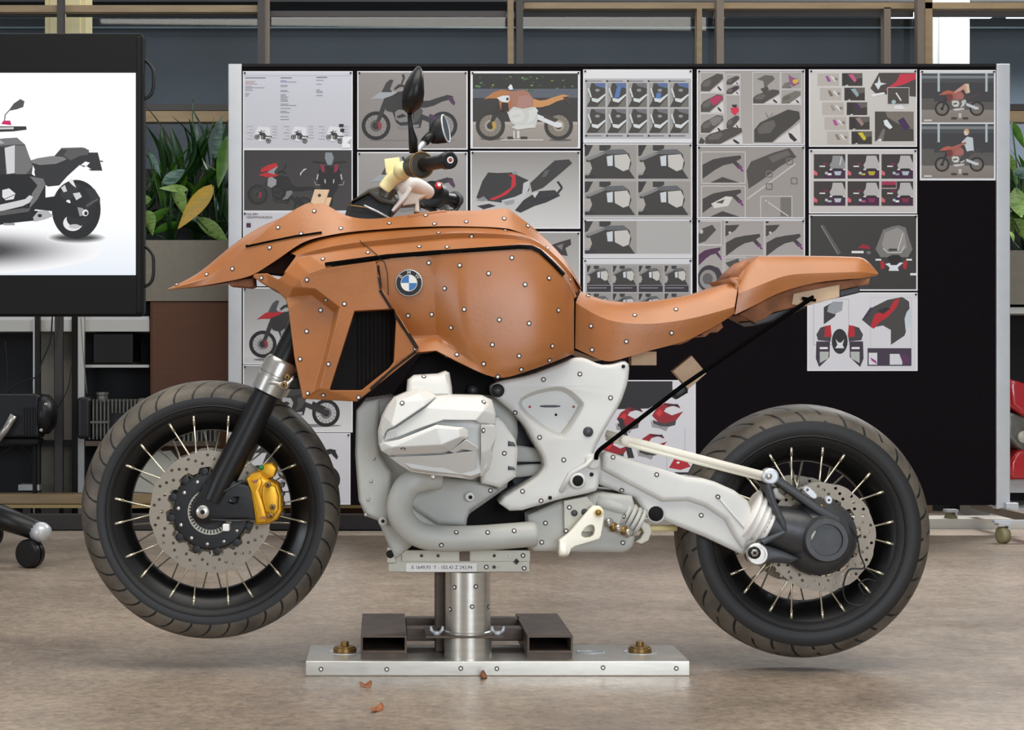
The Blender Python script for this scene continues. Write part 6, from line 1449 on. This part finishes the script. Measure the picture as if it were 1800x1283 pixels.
# boxer engine displayed behind the front wheel
en = empty('boxer_engine', (P(270, 0, YR).x, 4.05, P(0, 868, 4.02).z), 'finned boxer engine standing behind the front wheel', 'engine')
ye = YR - .30
def fins(x0, x1, y0, y1, n, nm, m, par, Y0, Y1):
    for k in range(n):
        x = x0 + (x1 - x0) * k / (n - 1); mk(nm, pbox(x, x + (x1 - x0) / n * .45, y0, y1, Y0, Y1), m, par, smooth=False)
c = P(150, 738, ye)
mk('rocker_cover', pbox(134, 160, 698, 772, ye - .02, ye + .15), 'engine_black', en, bevel=.02, bseg=3)
mk('cylinder_core', pbox(158, 240, 706, 768, ye + .02, ye + .14), 'engine_black', en, smooth=False)
fins(156, 189, 702, 772, 6, 'cooling_fin', 'engine_alloy', en, ye - .01, ye + .14); fins(196, 236, 702, 726, 7, 'cooling_fin', 'engine_alloy', en, ye - .005, ye + .14)
mk('fin_bar', pbox(156, 192, 740, 744, ye - .012, ye + .1), 'engine_alloy', en, smooth=False)
mk('intake_neck', lathe([(0, .028), (.03, .027), (.034, .031), (.045, .031), (.046, .024), (.03, .022)], P(180, 706, ye + .05), (0, 0, 1), 20), 'engine_alloy', en, sharp=35)
mk('crankcase', pbox(238, 330, 700, 770, ye, ye + .14), 'engine_alloy', en, bevel=.02)
fins(322, 376, 735, 776, 8, 'cooling_fin', 'engine_alloy', en, ye - .01, ye + .14)
mk('cylinder_core', pbox(318, 380, 738, 775, ye + .02, ye + .14), 'engine_black', en, smooth=False)
mk('engine_cradle', pbox(150, 384, 775, 784, ye - .0, ye + .15), 'rusty_steel', en, smooth=False)
zbt = P(0, 868, 4.02).z
for x_ in (165, 372): mk('stand_post', box(P(x_, 0, ye).x, P(x_ + 6, 0, ye).x, 4.05, 4.08, zbt, P(0, 784, ye).z), 'rusty_steel', en, smooth=False)
en2 = empty('dark_engine', (P(45, 0, YR).x, 4.05, P(0, 868, 4.02).z), 'dark engine behind the monitor base, left of the finned engine', 'engine')
mk('engine_body', pbox(-60, 70, 692, 771, ye, ye + .15), 'engine_black', en2, bevel=.02, bseg=3)
mk('cover_dome', lathe([(0, .1), (.04, .095), (.07, .06), (.08, 0)], P(72, 728, ye + .07), (1, 0, 0), 24), 'engine_black', en2)
for k in range(6): mk('cooling_fin', pbox(40 + k * 5, 42 + k * 5, 716, 766, ye - .008, ye + .02), 'engine_black', en2, smooth=False)
for (x, y) in ((70, 722), (72, 756), (80, 711)): mk('cover_bolt', disc(x, y, -ye + .012, .009, .02), 'steel', en2)
mk('engine_cradle', pbox(-50, 66, 772, 780, ye, ye + .15), 'black_matte', en2, smooth=False)
for x_ in (-40, 50): mk('stand_post', box(P(x_, 0, ye).x, P(x_ + 6, 0, ye).x, 4.05, 4.08, zbt, P(0, 780, ye).z), 'black_matte', en2, smooth=False)
mk('chrome_pipe', tube([P(-10, 780, ye - .03), P(10, 755, ye - .03), P(24, 730, ye - .03)], .018, 14), 'steel', en2)
# pale case seen through the wheel
o = mk('storage_case', plate([(228, 848), (236, 812), (256, 796), (300, 792), (312, 806), (312, 868), (228, 868)], [(0, -4.11), (0, -4.03)]), 'grey_foam', smooth=False); tag(o, 'pale storage case on the bench seen through the front wheel', 'case')
# planter and cabinet
YP = 4.2
o = mk('planter_box', join(pbox(120, 700, 422, 529, YP, YP + .02), pbox(120, 700, 422, 529, YP + .38, YP + .4), pbox(120, 140, 422, 529, YP + .02, YP + .38), setm(pbox(140, 700, 440, 529, YP + .02, YP + .38), 1)), ['planter_grey', 'clay_dark'], smooth=False)
tag(o, 'long grey planter box left of the pinboard', 'planter')
a = P(0, 529.5, YP).z
ca = empty('storage_cabinet', (P(330, 0, YP).x, YP + .2, 0), 'brown storage cabinet under the grey planter box', 'cabinet')
mk('cabinet_body', box(P(264, 0, YP).x, P(700, 0, YP).x, YP + .01, YP + .4, 0, a), 'panel_brown', ca, smooth=False)
mk('cabinet_door', pbox(267, 480, 533, 862, YP - .002, YP + .01), 'panel_brown', ca, bevel=.002)
# ---- plants
def leafmesh(base, tip, width, bend, roll):
    base = Vector(base); tip = Vector(tip); d = tip - base; L_ = d.length; d.normalize()
    a_, b_ = frame_of(d); side = (a_ * math.cos(roll) + b_ * math.sin(roll)).normalized(); up = side.cross(d).normalized()
    n = 8; V, Fc = [], []
    for i in range(n + 1):
        t = i / n; w = width * (math.sin(math.pi * min(1, t * .96 + .02) ** .75)) * .5 + .0004
        c = base + d * L_ * t + up * bend * math.sin(math.pi * t) - Vector((0, 0, abs(bend) * .6 * t * t))
        V += [c - side * w + up * w * .35, c, c + side * w + up * w * .35]
    for i in range(n):
        for j in range(2): Fc.append((i * 3 + j, i * 3 + j + 1, i * 3 + 4 + j, i * 3 + 3 + j))
    return V, Fc
def plant(name, px, py, Y, label, specs, n_rand, spread, hmax, mats):
    root = P(px, py, Y); t = empty(name, root, label, 'plant', 'foliage plants in the planter')
    for (b, e, w, bend, roll, m, dy) in specs:
        mk('leaf', leafmesh(P(b[0], b[1], Y + dy), P(e[0], e[1], Y + dy - .05), w / S(Y), bend, roll), m, t)
        mk('stalk', tube([root, P((px + b[0]) / 2, (py + b[1]) / 2 - 6, Y + dy), P(b[0], b[1], Y + dy)], .004, 6), 'leaf_dark', t)
    for k in range(n_rand):
        a_ = random.uniform(0, 6.28); rr = random.uniform(.2, 1) * spread; h = random.uniform(.15, 1) * hmax
        b = root + Vector((rr * .5 * math.cos(a_), abs(rr) * .25 * math.sin(a_) + .04, h * .55)); e = root + Vector((rr * 1.5 * math.cos(a_), rr * .4 * math.sin(a_) + .05, h))
        mk('leaf', leafmesh(b, e, random.uniform(.04, .085), random.uniform(.01, .05), random.uniform(-.7, .7)), random.choice(mats), t)
        if k % 2 == 0: mk('stalk', tube([root + Vector((0, .03, 0)), b], .003, 5), 'leaf_dark', t)
YPl = YP + .17
plant('foliage_plant', 385, 436, YPl, 'plant with one big yellowed leaf beside the aluminium post', [((374, 326), (313, 400), 30, .01, 1.4, 'leaf_yellow', -.12), ((345, 384), (402, 425), 26, .01, 1.5, 'leaf_pale', -.1), ((398, 240), (383, 330), 26, .0, 1.3, 'leaf_mid', -.06), ((394, 330), (420, 420), 30, .01, 1.4, 'leaf_dark', -.02)], 26, .22, .75, ['leaf_dark', 'leaf_dark', 'leaf_mid', 'leaf_silver'])
plant('foliage_plant', 300, 436, YPl, 'plant with pale variegated leaves between monitor and pinboard', [((300, 325), (326, 378), 28, .01, 1.5, 'leaf_pale', -.1), ((330, 333), (280, 330), 14, .005, 1.4, 'leaf_pale', -.08), ((285, 322), (325, 296), 22, .01, 1.4, 'leaf_silver', -.05), ((260, 268), (282, 310), 16, .0, 1.4, 'leaf_silver', -.02), ((270, 410), (330, 390), 16, .02, .9, 'leaf_mid', -.02)], 30, .24, .7, ['leaf_dark', 'leaf_dark', 'leaf_dark', 'leaf_mid'])
plant('foliage_plant', 250, 436, YPl, 'plant with cream-edged leaves half hidden by the monitor', [((250, 372), (268, 412), 34, .01, 1.4, 'leaf_pale', -.1), ((246, 352), (266, 350), 16, .0, 1.4, 'leaf_pale', -.08), ((250, 400), (300, 360), 18, .02, 1.2, 'leaf_mid', -.02)], 22, .2, .6, ['leaf_dark', 'leaf_mid', 'leaf_dark'])
plant('foliage_plant', 345, 436, YPl + .1, 'tall dark plant with silvery tips reaching above the window rail', [((338, 180), (342, 166), 6, 0, 1.4, 'leaf_silver', 0), ((352, 300), (345, 215), 12, .01, 1.4, 'leaf_silver', .05), ((375, 290), (390, 200), 16, .01, 1.4, 'leaf_silver', .05), ((320, 300), (300, 220), 18, .01, 1.4, 'leaf_dark', .05), ((290, 300), (284, 218), 18, .01, 1.4, 'leaf_dark', .05)], 24, .2, .8, ['leaf_dark', 'leaf_dark', 'leaf_mid'])

# ================================================================== RIGHT BACKGROUND
o = mk('planter_box', join(pbox(1740, 2100, 440, 535, YP, YP + .02), pbox(1740, 1760, 440, 535, YP + .02, YP + .4), setm(pbox(1760, 2100, 450, 535, YP + .02, YP + .4), 1)), ['planter_grey', 'clay_dark'], smooth=False)
tag(o, 'grey planter box at the right edge behind the pinboard post', 'planter')
rk = empty('white_rack', (P(1900, 0, YR).x, YR + .2, 0), 'white shelf rack at the right edge behind the pinboard post', 'shelf rack')
mk('shelf_board', pbox(1740, 2100, 540, 551, YR - .02, YR + .35), 'shelf_white', rk, smooth=False)
mk('shelf_board', pbox(1740, 2100, 843, 866, YR - .02, YR + .35), 'shelf_white', rk, smooth=False)
mk('bottom_board', pbox(1740, 2100, 893, 914, YR - .1, YR + .35), 'shelf_white', rk, smooth=False)
for x in (1745, 2080): mk('upright', pbox(x, x + 12, 541, 931, YR + .3, YR + .35), 'shelf_white', rk, smooth=False)
plant('foliage_plant', 1805, 445, YPl, 'plant with cream leaves at the right edge', [((1778, 215), (1800, 260), 16, 0, 1.4, 'leaf_mid', 0), ((1782, 300), (1812, 310), 20, .01, 1.4, 'leaf_silver', -.05), ((1786, 330), (1796, 380), 30, .01, 1.4, 'leaf_pale', -.06), ((1782, 385), (1802, 420), 26, .01, 1.4, 'leaf_pale', -.06)], 26, .25, .6, ['leaf_dark', 'leaf_mid', 'leaf_pale'])
rm = empty('red_motorcycle_parts', (P(1830, 0, YR).x, YR, P(0, 843, YR - .02).z), 'red motorcycle fairing and engine parts on the right rack shelf', 'fairing')
mk('fairing', plate([(1772, 664), (1800, 672), (1850, 690), (1880, 740), (1840, 750), (1800, 732), (1776, 715)], dome(-YR - .15, -YR + .1, .03)), 'red_paint', rm, sharp=60)
mk('fairing', plate([(1776, 812), (1790, 792), (1830, 786), (1880, 800), (1880, 843), (1776, 843)], dome(-YR - .15, -YR + .1, .02)), 'red_paint', rm, sharp=60)
mk('engine_case', plate([(1770, 722), (1790, 728), (1850, 745), (1860, 800), (1800, 800), (1772, 770)], dome(-YR - .12, -YR + .08, .02)), 'engine_alloy', rm, sharp=60)
mk('engine_case', disc(1800, 768, -YR + .1, .03, .03), 'clamp_grey', rm)
mk('back_panel', pbox(1740, 2100, 556, 842, YR + .31, YR + .34), 'black_matte', rk, smooth=False)
# ================================================================== MARKS ON THE MODEL: badge, tapes, scan targets
bpy.context.view_layer.update()
DG = bpy.context.evaluated_depsgraph_get()
CO = Vector((0, -DIST, CAMH))
def hit(px, py):
    d = (P(px, py, 0) - CO).normalized()
    ok, loc, nor, idx, ob, mx = SC.ray_cast(DG, CO, d)
    if not ok: return None
    if nor.dot(d) > 0: nor = -nor
    return loc, nor.normalized(), ob.original
def part_of(ob):
    o = ob
    while o.parent is not None and o.parent.parent is not None: o = o.parent
    return o
def place(o, parent):
    o.parent = parent; bpy.context.view_layer.update()
    return o
hits = {}
dots = []
def add(x0, y0, k, pts):
    for x, y in pts:
        p = (x0 + x / k, y0 + y / k)
        if all((p[0] - q[0]) ** 2 + (p[1] - q[1]) ** 2 > 36 for q in dots): dots.append(p)
add(280, 300, 3.054, [(94, 612), (255, 557), (304, 451), (393, 527), (518, 308), (638, 305), (593, 413), (832, 217), (762, 340), (975, 310), (549, 576), (793, 586), (879, 474), (1120, 440), (1235, 283), (1430, 240), (866, 749), (994, 715), (895, 693), (791, 862), (756, 1011), (908, 1038), (797, 1195), (881, 1204), (1070, 1217), (1375, 955)])
add(680, 340, 3.774, [(316, 203), (527, 188), (778, 167), (934, 216), (343, 262), (562, 284), (786, 246), (215, 353), (400, 357), (1065, 362), (278, 460), (484, 477), (829, 427), (675, 531), (917, 604), (1075, 562), (1214, 572), (384, 630), (513, 769), (141, 810), (297, 802), (427, 890), (746, 838), (943, 862), (1137, 775), (700, 1003), (1097, 1012), (394, 1080), (464, 1070), (643, 1130), (877, 1077), (1078, 1106), (891, 1167), (736, 1215), (1335, 681), (1355, 879), (1362, 1037)])
add(980, 420, 3.103, [(421, 416), (646, 384), (622, 512), (375, 559)])
add(600, 600, 3.2075, [(343, 348), (465, 199), (802, 342), (800, 502), (348, 605), (919, 631), (841, 841), (648, 1077), (825, 1077), (974, 1068), (564, 1148)])
add(840, 600, 3.2075, [(370, 215), (575, 184), (748, 318), (211, 401), (348, 541), (484, 668), (252, 845), (356, 898), (381, 1024), (516, 936), (497, 1068), (360, 1132), (826, 987), (817, 1135), (812, 838), (762, 653), (1008, 751), (1259, 980)])
add(500, 940, 2.368, [(708, 218), (796, 215), (690, 310), (781, 299), (849, 299), (993, 86), (840, 134), (998, 139), (152, 559), (426, 560), (734, 556), (884, 557), (1326, 553), (1631, 556)])
add(1160, 680, 2.566, [(262, 495), (185, 578)])
for p in dots: hits[p] = hit(*p)
def ribbon(pts, w, name, m, k=3, off=.0032):
    """flat tape laid on the surface it runs over"""
    # densify
    q = []
    for a, b in zip(pts, pts[1:]):
        n = max(1, int(math.hypot(b[0] - a[0], b[1] - a[1]) / k))
        for i in range(n): q.append((a[0] + (b[0] - a[0]) * i / n, a[1] + (b[1] - a[1]) * i / n))
    q.append(pts[-1]); V, Fc = [], []; par = None; lasty = None
    for i, p in enumerate(q):
        a = q[max(i - 1, 0)]; b = q[min(i + 1, len(q) - 1)]; dx, dy = b[0] - a[0], b[1] - a[1]; l = math.hypot(dx, dy) or 1
        row = []
        for s_ in (-.5, 0, .5):
            h = hit(p[0] - dy / l * w * s_, p[1] + dx / l * w * s_)
            if h is None or h[0].y > .3: row = None; break
            row.append(h)
        if row is None: continue
        if par is None: par = part_of(row[1][2])
        V += [h[0] + h[1] * off for h in row]
    n = len(V) // 3
    if n < 2: return
    for i in range(n - 1):
        for j in range(2): Fc.append((i * 3 + j, i * 3 + j + 1, i * 3 + 4 + j, i * 3 + 3 + j))
    W[par] = par.matrix_world.translation.copy()
    return mk(name, (V, Fc), m, par, smooth=False)
tapes = [([(572, 466), (680, 451.5), (760, 445), (830, 440.5), (913, 435), (934, 436), (948, 442.5), (970, 463), (990, 484)], 5.8, 'black_tape', 'tape'),
         ([(433, 434), (480, 424), (520, 416), (566, 409.5)], 3.6, 'black_tape', 'tape'),
         ([(664, 466), (667, 488), (670, 508)], 5, 'brown_tape', 'tape_brown'), ([(668, 510), (687, 541), (703, 565), (733, 613)], 5.0, 'brown_tape', 'tape_brown'), ([(731, 617), (690, 649), (649, 686)], 4.4, 'brown_tape', 'tape_brown'),
         ([(633, 424), (652, 440), (676, 461), (681, 480), (683, 518)], 1.5, 'marker_line', 'marker')]
res = [(a, hit(719, 497)) for a in (0,)]
bh = hit(719, 497)
for a in tapes: ribbon(*a)
# badge
loc, nor, ob = bh; par = part_of(ob); W[par] = par.matrix_world.translation.copy()
zb = Vector((0, 0, 1)); xa = nor.cross(zb).normalized()
if xa.x < 0: xa = -xa
ya = xa.cross(nor).normalized()
if ya.z < 0: ya = -ya
rb = 24.5 / S(loc.y)
def bp(x, y, z=0): return loc + xa * x + ya * y + nor * (z + .001)
bd = mk('badge', lathe([(0, rb), (.004, rb), (.006, rb * .97), (.0065, rb * .93)], loc, nor, 48), 'steel', par, sharp=30, label='round blue and white emblem with black ring')
mk('badge_ring', lathe([(.005, rb * .92), (.0072, rb * .90), (.0072, rb * .5)], loc, nor, 48), 'badge_black', par, smooth=False)
for k, m_ in enumerate(('badge_white', 'badge_blue', 'badge_white', 'badge_blue')):
    a0 = k * math.pi / 2; ar = [bp(0, 0, .0072)] + [bp(rb * .57 * math.cos(a0 + i * math.pi / 20), rb * .57 * math.sin(a0 + i * math.pi / 20), .0072) for i in range(11)]
    mk('badge_quarter', (ar, [tuple(range(12))]), m_, par, smooth=False)
mk('badge_inner_rim', tube([bp(rb * .58 * math.cos(i * .1963), rb * .58 * math.sin(i * .1963), .0068) for i in range(32)], .0007, 6, closed=True), 'badge_white', par)
for ch, ang in (('B', 142), ('M', 90), ('W', 38)):
    Vt, Ft = text_mesh(ch, rb * .36, 'CENTER', .0002); a0 = R(ang); c_, s_ = math.cos(a0 - math.pi / 2), math.sin(a0 - math.pi / 2)
    mk('badge_letter', ([bp(rb * .745 * math.cos(a0) + v.x * c_ - v.y * s_, rb * .745 * math.sin(a0) + v.x * s_ + v.y * c_, .0068) for v in Vt], Ft), 'clamp_grey', par, smooth=False)
# scan targets
dm = None
for p, h in hits.items():
    if h is None or h[0].y > .5: continue
    loc, nor, ob = h; par = part_of(ob)
    if par.parent is None: continue
    if dm is None:
        vf = join(setm(lathe([(0, .0060), (.0009, .0060), (.0010, .0056)], (0, 0, 0), (0, 0, 1), 16), 0), setm(lathe([(.0008, .0034), (.0014, .0034), (.0015, .0031)], (0, 0, 0), (0, 0, 1), 14), 1))
        dm = mk('scan_target', vf, ['dot_ring', 'dot_white'], par, local=True, smooth=False); o = dm
    else: o = dm.copy(); COL.objects.link(o); o.parent = par
    q = Vector((0, 0, 1)).rotation_difference(nor)
    M = Matrix.Translation(loc) @ q.to_matrix().to_4x4()
    loc_m = par.matrix_world.inverted() @ M
    o.location = loc_m.translation; o.rotation_euler = loc_m.to_euler()
# black cord from the frame to the tail, tied with a cross of tape
cord = spline([P(1048, 806, -.205), P(1049, 798, -.212), P(1055, 790, -.214), P(1068, 780, -.210)], 5) + [P(1200, 678, -.175), P(1424, 526, -.122)]
bk('black_cord', tube(cord, .0056, 10), 'tape')
for (a, b) in (((1410, 524), (1434, 528)), ((1413, 530), (1430, 521))): bk('cord_knot', tube([P(a[0], a[1], -.124), P(b[0], b[1], -.124)], .004, 8), 'tape')
